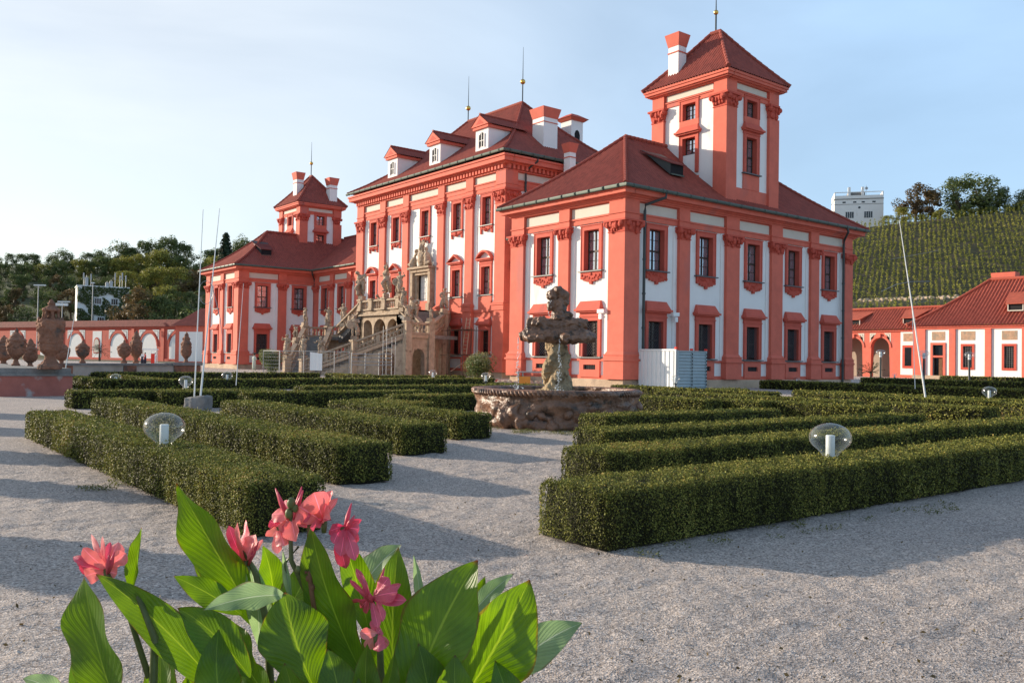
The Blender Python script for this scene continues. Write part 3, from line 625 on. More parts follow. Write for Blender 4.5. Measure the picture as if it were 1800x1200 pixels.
chimney(-25.55, -24.0, 13.9, 15.55, 19.8, 24.3, .9, .22); chimney(-20.95, -20.2, 13.7, 14.4, 15.5, 20.3, .8, .16)
chimney(-5.05, -4.15, 9.15, 9.95, 21.0, 24.1, .85, .18)
chimney(-67.35, -66.3, 9.4, 10.3, 21.3, 24.5, .9, .16); chimney(-64.9, -63.9, 12.75, 13.75, 20.6, 23.9, .9, .18)
# roof lantern behind the chimneys
mb = MB(); mb.box(-29.5, -28.0, 20.8, 22.35, 21.2, 25.2); ln = mb.build('roof_lantern', 'white', PAL)
mb = MB(); mb.frust(-29.6, -27.9, 20.7, 22.45, 25.2, 25.45, .3); mb.build('cornice', 'coral', ln)
mb = MB(); mb.uv = None; mb.frust(-29.95, -27.55, 20.35, 22.8, 25.46, 25.95, -.8); mb.build('lantern_roof', 'coral_dark', ln)
mb = MB(); F = Fac((-28.0, 20.8, 0), (0, 1, 0), (1, 0, 0)); F.quad(mb, [(.45, 22.6, .01), (1.15, 22.6, .01), (1.15, 23.9, .01), (1.03, 24.2, .01), (.8, 24.33, .01), (.57, 24.2, .01), (.45, 23.9, .01)]); mb.build('arched_opening', 'dark', ln)
# dormers on the front slope
for xc in (-27.1, -34.75, -42.7):
    y = 9.35; mb = MB(); mb.box(xc-.95, xc+.95, y, 12.3, 19.9, 22.05); dm = mb.build('dormer', 'white', PAL)
    mb = MB(); G = Fac((xc, y, 0), (-1, 0, 0), (0, -1, 0)); n = 8
    pts = [(-.36, 20.5, .012), (.36, 20.5, .012)]+[(.36*math.cos(PI*i/n), 21.4+.36*math.sin(PI*i/n), .012) for i in range(n+1)]
    G.quad(mb, pts, 0); G.box(mb, -.03, .03, 20.5, 21.7, .01, .06, 1); G.box(mb, -.36, .36, 21.0, 21.05, .01, .05, 1)
    G.box(mb, -.48, -.36, 20.4, 21.6, 0, .09, 2); G.box(mb, .36, .48, 20.4, 21.6, 0, .09, 2)
    mb.build('dormer_window', ['dark', 'frame_white', 'white'], dm)
    mb = MB(); mb.box(xc-1.15, xc+1.15, y-.2, 12.3, 22.05, 22.3)
    mb.add([(xc-1.3, y-.3, 22.3), (xc+1.3, y-.3, 22.3), (xc, y-.3, 23.25), (xc-1.3, y+.15, 22.3), (xc+1.3, y+.15, 22.3), (xc, y+.15, 23.25)], [(0, 1, 2), (3, 5, 4), (0, 2, 5, 3), (1, 4, 5, 2), (0, 3, 4, 1)])
    mb.add([(xc-.62, y-.31, 22.45), (xc+.62, y-.31, 22.45), (xc, y-.31, 22.92)], [(0, 1, 2)], 1)
    mb.build('dormer_gable', ['coral', 'coral_dark'], dm)
    for s_ in (-1, 1): roofplane('dormer_roof', (xc+s_*1.35, y-.32 if s_ > 0 else 13.6, 0), (0, s_, 0), (-s_, 0, 0), 13.92-y, 1.35, 22.34, .98, 0, 0, 1, par=dm, nv=3)
    ridge(dm, [(xc, y-.3, 23.36), (xc, 13.4, 23.36)], .1)
MT['old_tile_flat'] = mat('old_tile_plain', (.17, .038, .032), .85, .25, 1.5, .3, 8)
# eyebrow vents on wing roofs: small dark hooded slots
def roofvent(p, nd, w_=1.2, h=.7, lng=2.2, m='tile'):
    """p: foot centre of the opening on the roof; nd: outward horizontal direction"""
    p = Vector(p); n = Vector(nd); s = Vector((-n.y, n.x, 0)); mb = MB(); Z = Vector((0, 0, 1))
    a, b_, c, d = p-s*w_/2, p+s*w_/2, p+s*w_/2+Z*h, p-s*w_/2+Z*h; e0, e1 = p-s*w_*.8-n*lng+Z*(lng*.86), p+s*w_*.8-n*lng+Z*(lng*.86)
    mb.add([a, b_, c, d, e0, e1, a-n*.4, b_-n*.4], [(0, 1, 2, 3), (3, 2, 5, 4), (0, 3, 4), (1, 5, 2)], 0); mb.m[-4] = 1
    mb.hexa([d-s*.15+n*.15-Z*.03, c+s*.15+n*.15-Z*.03, e1+s*.1-Z*.1, e0-s*.1-Z*.1, d-s*.15+n*.15+Z*.03, c+s*.15+n*.15+Z*.03, e1+s*.1-Z*.04, e0-s*.1-Z*.04], 2)
    mb.hexa([a+n*.02, b_+n*.02, b_+n*.02+Z*.08, a+n*.02+Z*.08, a+n*.1, b_+n*.1, b_+n*.1+Z*.08, a+n*.1+Z*.08], 3)
    return mb.build('roof_vent', ['pipe', 'dark', MT['old_tile_flat'], 'metal_green'], PAL)
roofvent((-1.3, 5.9, 13.35), (1, 0, 0)); roofvent((XF-1.5, 3.6, 13.1), (1, 0, 0)); roofvent((-50.5, 10.4, 13.0), (0, -1, 0))
def rod(x, y, z0, z1, zb, rb=.26):
    mb = MB(); mb.tube([(x, y, z0), (x, y, zb)], .06, 6); mb.tube([(x, y, zb), (x, y, z1)], [.045, .015], 6); ob = mb.build('lightning_rod', 'pipe', PAL)
    mb = MB(); mb.ball((x, y, zb), rb, 14, 9); mb.build('gilded_ball', 'gold', ob, smooth=True)
rod(-30.35, 16.5, 26.4, 32.0, 28.6); rod(-39.5, 16.5, 26.4, 31.4, 28.0); rod(-2.95, 11.6, 24.2, 27.6, 25.75, .17); rod(-66.95, 11.6, 24.3, 28.7, 26.0, .22)
# ---- towers
def tower(x0, x1, y0, y1, faces):
    zt = 20.3; TC = [(19.0, 19.3, .08), (19.28, 19.36, .14), (19.84, 19.92, .24), (19.92, 20.0, .45), (20.0, 20.18, .58), (20.18, 20.34, .65)]
    FF = {'S': Fac((x1, y0, 0), (-1, 0, 0), (0, -1, 0)), 'E': Fac((x1, y0, 0), (0, 1, 0), (1, 0, 0)), 'W': Fac((x0, y1, 0), (0, -1, 0), (-1, 0, 0)), 'N': Fac((x0, y1, 0), (1, 0, 0), (0, 1, 0))}
    for k, F in FF.items():
        Lg = (x1-x0) if k in 'SN' else (y1-y0); c = Lg/2; det = k in faces
        z1b, z1t = (14.1, 16.45) if k == 'E' and x1 > -5 else (15.5, 16.6)
        H = [(c-.55, c+.55, z1b, z1t), (c-.55, c+.55, 17.8, 18.92)] if det else []
        mb = MB(); wallface(F, mb, 0, Lg, 11.7, zt, H); mb.build('wall', 'white', PAL)
        mb = MB(); F.box(mb, 0, Lg, 11.7, 13.0, 0, .06); F.box(mb, 0, Lg, 19.36, 19.85, 0, .03); mb.build('base_band', 'coral', PAL)
        mb = MB(); F.box(mb, 1.0, Lg-1.0, 19.42, 19.8, 0, .06); mb.build('frieze_panel', 'cream', PAL)
        cornice(F, 'cornice', 0, Lg, TC, 'coral', 1, 1)
        for p in ((0, .85), (Lg-.85, Lg)):
            G = CF(F, 0 if p[0] == 0 else None, Lg if p[1] == Lg else None); mb = MB(); G.box(mb, p[0], p[1], 11.7, 18.1, 0, .22); G.box(mb, p[0], p[1], 19.0, 19.9, 0, .2); ob = mb.build('pilaster', 'coral', PAL)
            if det: capital(G, ob, p[0], p[1], 18.1, 18.98, .22)
        if det:
            window(F, c, 1.1, z1b, z1t, rows=4 if z1t-z1b > 1.5 else 3, surround_top=.28, sill=z1t-z1b > 1.5, hoodz=(16.92, 17.4, 'flat'), ext=0 if z1t-z1b > 1.5 else 1.3)
            window(F, c, 1.1, 17.8, 18.92, rows=3, sill=False, surround_top=.3)
            mb = MB(); F.box(mb, c-.82, c+.82, 17.4, 17.79, 0, .1); mb.build('window_panel', 'coral', PAL); mb = MB(); F.box(mb, c-.85, c+.85, 13.0, min(z1b, 14.1)-.12, 0, .09); mb.build('window_panel', 'coral', PAL)
    hiproof(x0-.72, x1+.72, y0-.72, y1+.72, 20.36, 3.95, .9)
tower(-5.95, 0.05, 9.0, 14.2, 'SE'); tower(-69.9, -64.05, 9.0, 14.2, 'SE')
mb = MB(); mb.hexa([(-65.9, 10.35, 22.45), (-65.9, 10.35, 22.45), (-65.9, 11.2, 22.45), (-65.9, 11.2, 22.45), (-65.9, 10.4, 22.6), (-65.8, 10.4, 22.6), (-65.8, 11.2, 22.6), (-65.9, 11.2, 22.6)])
# camera on the facade, wall lamps
for (F, a, z) in ((FS, 1.45, 4.4), (FE, 4.0, 4.35)):
    mb = MB(); mb.tube([F.p(a, z, 0), F.p(a, z+.1, .35)], .04, 6); F.box(mb, a-.3, a+.25, z, z+.22, .3, .5); F.box(mb, a-.12, a+.12, z-.35, z-.05, .3, .5); mb.build('security_camera', 'white_metal', PAL)
# cornice dentils on the wing front
mb = MB()
for i in range(100): a = .03+10*i/100; FS.box(mb, a, a+.05, 10.95, 11.0, .26, .31)
mb.build('dentil', 'coral', PAL)
# ================================================================ box hedges of the parterre
def hedge(boxes, label, h=.5, groups='clipped box hedges of the parterre', fine=1.0):
    """boxes (x0,x1,y0,y1[,h]) make one clipped hedge: a rounded branchy core, leaves all over it"""
    core = MB(); P = []; Nn = []; S = []; T = []
    for bx in boxes:
        x0, x1, y0, y1 = bx[:4]; H = bx[4] if len(bx) > 4 else h; i = .06
        core.hexa([(x0+i, y0+i, 0), (x1-i, y0+i, 0), (x1-i, y1-i, 0), (x0+i, y1-i, 0), (x0+i+.03, y0+i+.03, H-.04), (x1-i-.03, y0+i+.03, H-.04), (x1-i-.03, y1-i-.03, H-.04), (x0+i+.03, y1-i-.03, H-.04)])
        long_x = (x1-x0) > (y1-y0); L_ = max(x1-x0, y1-y0); k = max(1, int(L_/1.0))
        for c in range(k):
            if long_x: X0, X1, YY0, YY1 = x0+(x1-x0)*c/k, x0+(x1-x0)*(c+1)/k, y0, y1
            else: X0, X1, YY0, YY1 = x0, x1, y0+(y1-y0)*c/k, y0+(y1-y0)*(c+1)/k
            cx, cy = (X0+X1)/2, (YY0+YY1)/2; d = math.hypot(cx-KP.x, cy-KP.y)
            v = Vector((cx-KP.x, cy-KP.y, 0)).normalized()
            if v.dot(fw) < .55: continue
            s = max(.019, .0021*d)*fine
            faces = [('t', X0, X1, YY0, YY1, (0, 0, 1)), ('s', X0, X1, YY0, H, (0, -1, 0)), ('e', YY0, YY1, X1, H, (1, 0, 0))]
            if long_x and c == 0 or not long_x: faces.append(('w', YY0, YY1, X0, H, (-1, 0, 0)))
            if not long_x: faces = [f for f in faces if f[0] != 's' or c == 0]
            else: faces = [f for f in faces if f[0] != 'e' or c == k-1]; 
            if long_x or c == k-1: faces.append(('n', X0, X1, YY1, H, (0, 1, 0)))
            for f in faces:
                hidden = f[0] in 'wn'; dens = (1.5 if not hidden else .35)/(s*s*.5)*1.15
                if f[0] == 't':
                    n = int((f[2]-f[1])*(f[4]-f[3])*dens); p = np.stack([rng.uniform(f[1], f[2], n), rng.uniform(f[3], f[4], n), np.full(n, H)], 1)
                elif f[0] in 'sn':
                    n = int((f[2]-f[1])*H*dens); p = np.stack([rng.uniform(f[1], f[2], n), np.full(n, f[3]), rng.uniform(0.02, H, n)], 1)
                else:
                    n = int((f[2]-f[1])*H*dens); p = np.stack([np.full(n, f[3]), rng.uniform(f[1], f[2], n), rng.uniform(0.02, H, n)], 1)
                nn = np.tile(np.array(f[5], float), (n, 1))
                # lumps: the clipped face swells and sinks a little
                qq = np.sin(p[:, 0]*7.3+p[:, 2]*2)*np.sin(p[:, 1]*6.1+1.7+p[:, 2]*1.5)+.8*np.sin(p[:, 0]*19+p[:, 1]*15+p[:, 2]*3)+.5*np.sin(p[:, 0]*31-p[:, 1]*27+p[:, 2]*7)
                p += nn*(qq*.017+rng.normal(-.014, .020+s*.3, n))[:, None]
                if f[0] == 't': p[:, 2] += .016*np.sin(p[:, 0]*1.9+p[:, 1]*1.3)+.012*np.sin(p[:, 0]*4.3-p[:, 1]*5.1)
                lift = rng.random(n)
                up_ = (lift < .05) & (p[:, 2] > H-.12)
                rr = .15; q = p.copy(); q[:, 0] = np.clip(q[:, 0], x0+rr, x1-rr); q[:, 1] = np.clip(q[:, 1], y0+rr, y1-rr); q[:, 2] = np.minimum(q[:, 2], H-rr*.6)
                dv = p-q; dl = np.linalg.norm(dv*np.array([1, 1, 1.6]), axis=1); far_ = dl > rr; p[far_] = q[far_]+dv[far_]*(rr/dl[far_])[:, None]+rng.normal(0, .008, (far_.sum(), 3))
                p[up_, 2] += rng.uniform(.01, .06, up_.sum())
                P.append(p); Nn.append(nn); S.append(rng.uniform(.7, 1.25, n)*s)
                m_ = np.sin(p[:, 0]*2.3+1)*np.sin(p[:, 1]*2.9)*np.cos(p[:, 2]*3)+.9*np.clip(qq, -1.5, 1.5)*.5
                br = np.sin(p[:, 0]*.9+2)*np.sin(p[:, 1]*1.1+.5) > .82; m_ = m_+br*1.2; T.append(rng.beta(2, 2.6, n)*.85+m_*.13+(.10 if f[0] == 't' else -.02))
    o = (boxes[0][0], boxes[0][2], 0)
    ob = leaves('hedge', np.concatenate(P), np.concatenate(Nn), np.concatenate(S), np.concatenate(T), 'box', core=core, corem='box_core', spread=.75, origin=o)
    return tag(ob, label, 'hedge', groups)
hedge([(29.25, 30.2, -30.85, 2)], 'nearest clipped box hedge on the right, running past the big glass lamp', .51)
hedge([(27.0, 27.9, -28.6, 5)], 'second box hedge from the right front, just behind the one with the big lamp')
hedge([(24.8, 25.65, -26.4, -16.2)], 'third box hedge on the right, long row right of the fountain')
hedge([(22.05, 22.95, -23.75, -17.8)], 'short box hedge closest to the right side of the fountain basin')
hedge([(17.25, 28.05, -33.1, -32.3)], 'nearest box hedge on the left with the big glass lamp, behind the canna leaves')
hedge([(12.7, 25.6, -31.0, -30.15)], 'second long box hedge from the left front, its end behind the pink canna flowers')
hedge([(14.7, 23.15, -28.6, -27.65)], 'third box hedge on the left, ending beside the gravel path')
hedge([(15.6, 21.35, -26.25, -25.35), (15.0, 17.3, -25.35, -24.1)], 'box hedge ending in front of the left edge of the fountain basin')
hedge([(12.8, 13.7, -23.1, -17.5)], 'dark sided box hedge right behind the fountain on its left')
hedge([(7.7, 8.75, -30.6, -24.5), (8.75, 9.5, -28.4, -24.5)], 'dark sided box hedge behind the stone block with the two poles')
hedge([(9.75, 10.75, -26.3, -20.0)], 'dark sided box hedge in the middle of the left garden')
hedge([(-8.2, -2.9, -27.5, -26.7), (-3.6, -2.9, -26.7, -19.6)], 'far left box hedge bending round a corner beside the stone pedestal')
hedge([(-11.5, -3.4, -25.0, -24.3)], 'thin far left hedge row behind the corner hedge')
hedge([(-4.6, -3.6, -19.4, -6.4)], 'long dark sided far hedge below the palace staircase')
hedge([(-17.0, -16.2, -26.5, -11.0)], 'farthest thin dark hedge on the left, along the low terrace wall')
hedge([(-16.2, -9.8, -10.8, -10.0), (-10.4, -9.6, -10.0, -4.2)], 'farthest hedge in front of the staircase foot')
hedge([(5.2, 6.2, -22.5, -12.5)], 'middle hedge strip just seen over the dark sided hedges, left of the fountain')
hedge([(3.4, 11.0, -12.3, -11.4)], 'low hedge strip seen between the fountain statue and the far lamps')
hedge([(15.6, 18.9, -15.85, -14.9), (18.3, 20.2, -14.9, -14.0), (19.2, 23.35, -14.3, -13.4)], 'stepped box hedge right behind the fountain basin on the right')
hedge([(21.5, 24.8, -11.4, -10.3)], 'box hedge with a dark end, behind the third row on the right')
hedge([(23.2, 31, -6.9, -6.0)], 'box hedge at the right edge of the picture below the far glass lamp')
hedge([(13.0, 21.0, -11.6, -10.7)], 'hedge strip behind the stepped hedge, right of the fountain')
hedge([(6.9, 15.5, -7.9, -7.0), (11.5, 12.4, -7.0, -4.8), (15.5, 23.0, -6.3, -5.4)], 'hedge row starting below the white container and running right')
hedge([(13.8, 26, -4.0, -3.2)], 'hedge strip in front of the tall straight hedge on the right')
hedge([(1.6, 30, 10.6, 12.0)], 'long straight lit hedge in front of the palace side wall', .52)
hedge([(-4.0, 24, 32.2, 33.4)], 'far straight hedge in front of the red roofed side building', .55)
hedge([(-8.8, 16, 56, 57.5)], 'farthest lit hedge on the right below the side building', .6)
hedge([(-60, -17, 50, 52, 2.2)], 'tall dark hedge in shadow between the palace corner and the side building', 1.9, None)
# ================================================================ grass tufts, fallen leaves
def tufts(pts, label, name='grass_tuft', h=.05):
    P = []; N_ = []; S = []; T = []
    for (x, y, r, n) in pts:
        a = rng.uniform(0, 2*PI, n); q = r*np.sqrt(rng.random(n)); P.append(np.stack([x+q*np.cos(a), y+q*np.sin(a), rng.uniform(.0, h, n)], 1)); N_.append(rng.normal(0, 1, (n, 3))); S.append(rng.uniform(.015, .045, n)); T.append(rng.random(n))
    return tag(leaves(name, np.concatenate(P), np.concatenate(N_), np.concatenate(S), np.concatenate(T), 'grassblade', aspect=.3), label, 'grass', kind='stuff')
pts = []
for px, py, r, n in ((95, 770, .35, 900), (115, 782, .35, 700), (150, 800, .3, 400), (235, 848, .3, 350), (150, 860, .12, 120), (185, 859, .16, 160), (120, 750, .3, 300)):
    x, y = gp(px, py); pts.append((x, y, r, n))
for k in range(40): px = 870+rng.uniform(0, 190); x, y = gp(px, 752+rng.uniform(-1, 8)+(px-870)*.03); pts.append((x, y, .16, 60))
for k in range(26): px = 1120+rng.uniform(0, 640); t_ = (px-1120)/640; x, y = gp(px, 962-t_*100+rng.uniform(0, 22)); pts.append((x, y, .1, 26))
tufts(pts, 'thin patches of grass and weeds growing in the gravel along the hedges')
P = []; n = 700
for k in range(n):
    x, y = gp(rng.uniform(0, 1800), 640+560*rng.random()**.8)
    if math.hypot(x-KP.x, y-KP.y) < 26: P.append((x, y, rng.uniform(.002, .012)))
n = len(P); tag(leaves('fallen_leaves', P, np.tile((0, 0, 1.), (n, 1)), rng.uniform(.01, .04, n), rng.random(n)*.5, MT['tree3'] and 'tree3', spread=.5), 'small dark fallen leaves and twigs scattered over the gravel', 'leaves', kind='stuff')
# ================================================================ fountain
FC = Vector((18.95, -21.6, 0))
fo = thing('fountain', 'rough carved stone fountain with a round basin and dolphin column, water trickling down', 'fountain', FC)
def rough(a, z):
    q = Vector((math.cos(a)*3.2, math.sin(a)*3.2, z*3)); return 1+.035*noise.noise(q)+.022*noise.noise(q*2.7)+.012*noise.noise(q*6)+(.05*max(0, noise.noise(q*.9)) if z < .6 else 0)
mb = MB(); RB = 2.03
prof = [(RB-.02, -.02), (RB+.05, .08), (RB-.03, .3), (RB-.02, .5), (RB+.0, .66), (RB+.02, .74), (RB+.05, .80), (RB+.05, .86), (RB+.0, .90), (RB-.12, .905), (RB-.20, .88), (RB-.22, .80), (RB-.24, .5)]
prof2 = []
for (r0, z0), (r1, z1) in zip(prof[:-1], prof[1:]):
    for k in range(3): prof2.append((r0+(r1-r0)*k/3, z0+(z1-z0)*k/3))
prof2.append(prof[-1])
mb.lathe(prof2, 220, fn=rough); mb.f.pop(); mb.m.pop()
bs = mb.build('basin', 'rock_wet', fo, smooth=True)
mb = MB()
for k in range(120):   # rope edge
    a = 2*PI*k/120; mb.tube([((RB+.03)*math.cos(a), (RB+.03)*math.sin(a), .875), ((RB+.07)*math.cos(a+.03), (RB+.07)*math.sin(a+.03), .80), ((RB+.03)*math.cos(a+.055), (RB+.03)*math.sin(a+.055), .74)], [.02, .03, .014], 5)
mb.build('rope_edge', 'rock_wet', bs, smooth=True)
mb = MB()
for k in range(60):   # shells and rock lumps growing out of the basin wall
    a = rng.uniform(0, 2*PI); z = rng.uniform(.05, .62); r = RB+.0; s = rng.uniform(.05, .12)
    mb.ball((r*math.cos(a), r*math.sin(a), z), (s*1.1, s*1.1, s*rng.uniform(.6, 1.5)), 10, 7)
a0 = math.atan2(KP.y-FC.y, KP.x-FC.x)
for da, z, s in ((-.62, .22, .22), (-.50, .38, .15), (-.72, .45, .15), (-.42, .15, .17), (-.3, .3, .12), (-.85, .2, .16)):
    a = a0+da; mb.ball((RB*math.cos(a), RB*math.sin(a), z), (s, s, s*1.2), 10, 7)
voxel(mb.build('carved_rock', 'rock_wet', bs), .045, .07, .18)
mb = MB(); mb.lathe([(.02, .74), (RB-.22, .74)], 60); mb.f = mb.f[:60]; mb.m = mb.m[:60]; mb.build('water_surface', 'water', fo)
mb = MB()   # column: two entwined scaly bodies standing in the water
mb.tube([(0, 0, .55), (.0, .05, .9), (.05, 0, 1.3), (0, 0, 1.75), (0, 0, 2.2)], [.30, .22, .17, .17, .22], 12)
for s in range(3):
    pts = []; 
    for i in range(16):
        t_ = i/15; a = s*2.1+t_*4.4; r = .27*(1-t_*.5)+.03; pts.append((r*math.cos(a), r*math.sin(a), .62+t_*1.6))
    mb.tube(pts, [.15-.08*abs(i/15-.3) for i in range(16)], 8)
mb.ball((.05, -.05, .82), (.38, .36, .22), 12, 8); mb.lathe([(.62, .5), (.60, .80), (.5, .84)], 16)
col_ = voxel(mb.build('column', 'rock', fo), .025, .07, .10)
mb = MB()   # bowl of dolphins and shells
rd = rt; fd = Vector((fw.x, fw.y, 0)).normalized()
def W(a, b_, z): v = rd*a+fd*b_; return (v.x, v.y, z)
mb.tube([W(-.93, -.05, 2.16), W(-.72, -.1, 2.24), W(-.3, -.15, 2.22), W(.15, -.2, 2.18), W(.6, -.15, 2.22), W(.93, 0, 2.16)], [.12, .19, .20, .21, .19, .12], 10)
mb.tube([W(-.5, .6, 2.2), W(-.1, .2, 2.2), W(.2, -.62, 2.14)], [.1, .17, .11], 10); mb.tube([W(-.86, -.1, 2.2), W(-.7, -.35, 2.12), W(-.35, -.5, 2.14)], [.09, .11, .08], 8); mb.tube([W(.9, -.05, 2.2), W(.65, -.4, 2.15), W(.3, -.5, 2.12)], [.09, .11, .08], 8)
mb.tube([W(-.74, 0, 2.50), W(-.45, -.1, 2.52), W(-.1, -.05, 2.44), W(.3, -.05, 2.50), W(.72, .05, 2.50)], [.14, .18, .17, .18, .14], 10)
mb.ball(W(-.66, -.05, 2.56), (.12, .12, .11)); mb.ball(W(.68, .0, 2.55), (.11, .11, .10)); mb.ball(W(-.4, -.12, 2.36), (.13, .13, .1)); mb.ball(W(.42, -.12, 2.36), (.12, .12, .1)); mb.tube([W(0, 0, 2.1), W(0, 0, 2.6)], [.2, .2], 10)
bw = voxel(mb.build('dolphin_bowl', 'rock_wet', fo), .022, .045, .09)
mb = MB()   # the upper figure, a curled body above the bowl
mb.tube([W(.02, 0, 2.6), W(.05, 0, 2.9), W(-.02, 0, 3.12)], [.22, .17, .15], 12)
mb.ball(W(-.14, 0, 3.22), (.14, .16, .16), 10, 7); mb.ball(W(.14, .0, 3.22), (.15, .16, .14), 10, 7); mb.ball(W(.0, 0, 3.34), (.16, .15, .12), 10, 7); mb.ball(W(.18, 0, 3.05), (.1, .12, .12)); mb.ball(W(-.2, -.05, 2.95), (.09, .1, .14)); mb.ball(W(.26, .0, 2.72), (.12, .12, .12))
voxel(mb.build('upper_figure', 'rock_wet', fo), .022, .045, .09)
mb = MB()
def drip(x, y, z0, z1, n, sp):
    for i in range(n):
        t_ = rng.random()**1.2; z = z0+(z1-z0)*t_; s = rng.uniform(.004, .010); mb.ball((x+rng.normal(0, sp*(.25+t_)), y+rng.normal(0, sp*(.25+t_)), z), (s, s, s*rng.uniform(1.2, 3)), 5, 4)
for q, z0 in ((W(-.98, -.1, 0), 2.15), (W(.02, -.62, 0), 2.1)):
    drip(q[0], q[1], z0, .76, 120, .025)
    for i in range(90): a = rng.uniform(0, 2*PI); r = abs(rng.normal(0, .16)); s = rng.uniform(.006, .016); mb.ball((q[0]+r*math.cos(a), q[1]+r*math.sin(a), .76+abs(rng.normal(0, .12))*max(.1, 1-r*2)), s, 5, 4)
drip(*W(-.2, -.1, 0)[:2], 3.35, 2.7, 40, .03)
mb.build('falling_water', 'spray', fo, smooth=True)
# ================================================================ glass globe lamps standing in the hedges
def make_lamp(loc, label, stem=.42):
    t_ = thing('garden_lamp', label, 'lamp', loc, group='glass globe lamps among the hedges')
    mb = MB(); n = 14; prof = []
    for i in range(n+1):
        u = i/n; a = -PI/2*.80+u*(PI/2*.80+PI/2); r = .243*math.cos(a); z = .245+.175*math.sin(a)
        prof.append((max(r, .004), z))
    prof = [(.085, -.02), (.088, .03), (.115, .07)]+[p for p in prof if p[1] > .10]
    mb.lathe(prof, 40); mb.f = mb.f[:-2]; mb.m = mb.m[:-2]; mb.build('glass_globe', 'globe', t_, smooth=True)
    mb = MB(); mb.lathe([(.052, -.02), (.052, .27), (.046, .275)], 20); mb.build('light_tube', 'white_metal', t_, smooth=False)
    mb = MB(); mb.lathe([(.11, -.06), (.115, -.02), (.07, .0)], 20); mb.tube([(0, 0, -stem-.05), (0, 0, -.05)], .035, 8); mb.build('lamp_stem', 'pipe', t_)
    return t_
L0 = make_lamp((24.42, -32.72, .46), 'large clear globe lamp rising from the left front hedge')
for p, z, lb in (((29.62, -26.6), .49, 'large clear globe lamp on the right front hedge'), ((4.7, -26.2), .42, 'globe lamp left of the two tall white poles'), ((-3.1, -21.9), .42, 'globe lamp just right of the two tall white poles'),
    ((-4.2, -26.3), .28, 'globe lamp whose top just clears the far left hedge'), ((-18.5, -22.5), .62, 'globe lamp in front of the low grey terrace wall'), ((-6.9, -8.5), .5, 'globe lamp below the scaffolded end of the staircase'), ((.4, -10.1), .5, 'globe lamp in front of the flower bush, left of the fountain'),
    ((4.3, -.4), .48, 'globe lamp in front of the white and blue site panels'), ((21.5, -3.3), .5, 'globe lamp at the far right, above the right hedges'), ((-8.7, 28.9), .62, 'globe lamp low against the palace side wall'), ((.3, 16.7), .28, 'globe lamp half hidden behind the long straight hedge'),
    ((-9.0, 47.3), .45, 'globe lamp right of the palace corner before the dark hedge'), ((-36.5, -5.5), .45, 'globe lamp at the foot of the staircase fence')):
    dup(L0, (p[0], p[1], z), 0, lb)
# ================================================================ terrace pedestals, low wall and urns on the left
PB = thing('terrace_pedestal', 'weathered pink and grey stone pedestal block at the left edge carrying the big urns', 'pedestal', (-1.8, -30.2, 0))
mb = MB(); mb.box(-1.2, 2.4, -1.15, 1.25, 0, .72); mb.build('block', mat('pink_plaster', (.40, .14, .11), .9, .15, 2, .2, 20, stain=((.42, .36, .34), 2.2, .56)), PB)
mb = MB(); mb.box(-1.25, 2.46, -1.2, 1.3, .72, .80); mb.box(-1.15, 2.36, -1.1, 1.2, .8, 1.0); mb.build('coping', 'stone_grey', PB)
mb = MB(); mb.box(-14, -1.2, -.9, 1.0, 0, .8); mb.box(-14, -1.2, -1.0, 1.1, .8, .95); mb.build('side_wall', 'stone_grey', PB)
def urn(h, rmax, kind):
    p = {'tall': [(.85, 0), (.85, .05), (.62, .08), (.42, .13), (.36, .18), (.50, .22), (.78, .27), (.84, .34), (.78, .36), (.86, .375), (.88, .44), (.92, .56), (.94, .66), (.98, .68), (.98, .70), (.60, .715), (.30, .72), (.30, .82), (.66, .835), (.62, .86), (.40, .89), (.20, .91), (.26, .94), (.18, .965), (.06, 1.0)],
         'wide': [(.45, 0), (.45, .06), (.30, .10), (.22, .18), (.32, .22), (.75, .32), (.92, .45), (.86, .50), (.90, .52), (.86, .62), (.98, .66), (1.0, .69), (.70, .73), (.60, .78), (.30, .85), (.14, .88), (.20, .92), (.10, .96), (.03, 1.0)],
         'flame': [(.42, 0), (.42, .05), (.30, .08), (.24, .14), (.40, .18), (.72, .25), (.86, .36), (.80, .46), (.84, .48), (.70, .60), (.78, .64), (.55, .70), (.42, .76), (.50, .80), (.30, .86), (.34, .90), (.16, .94), (.05, 1.0)]}[kind]
    q = []
    for (r0, z0), (r1, z1) in zip(p[:-1], p[1:]): q += [(r0*rmax, z0*h), ((r0+r1)/2*rmax, (z0+z1)/2*h)]
    q.append((p[-1][0]*rmax, h)); return q
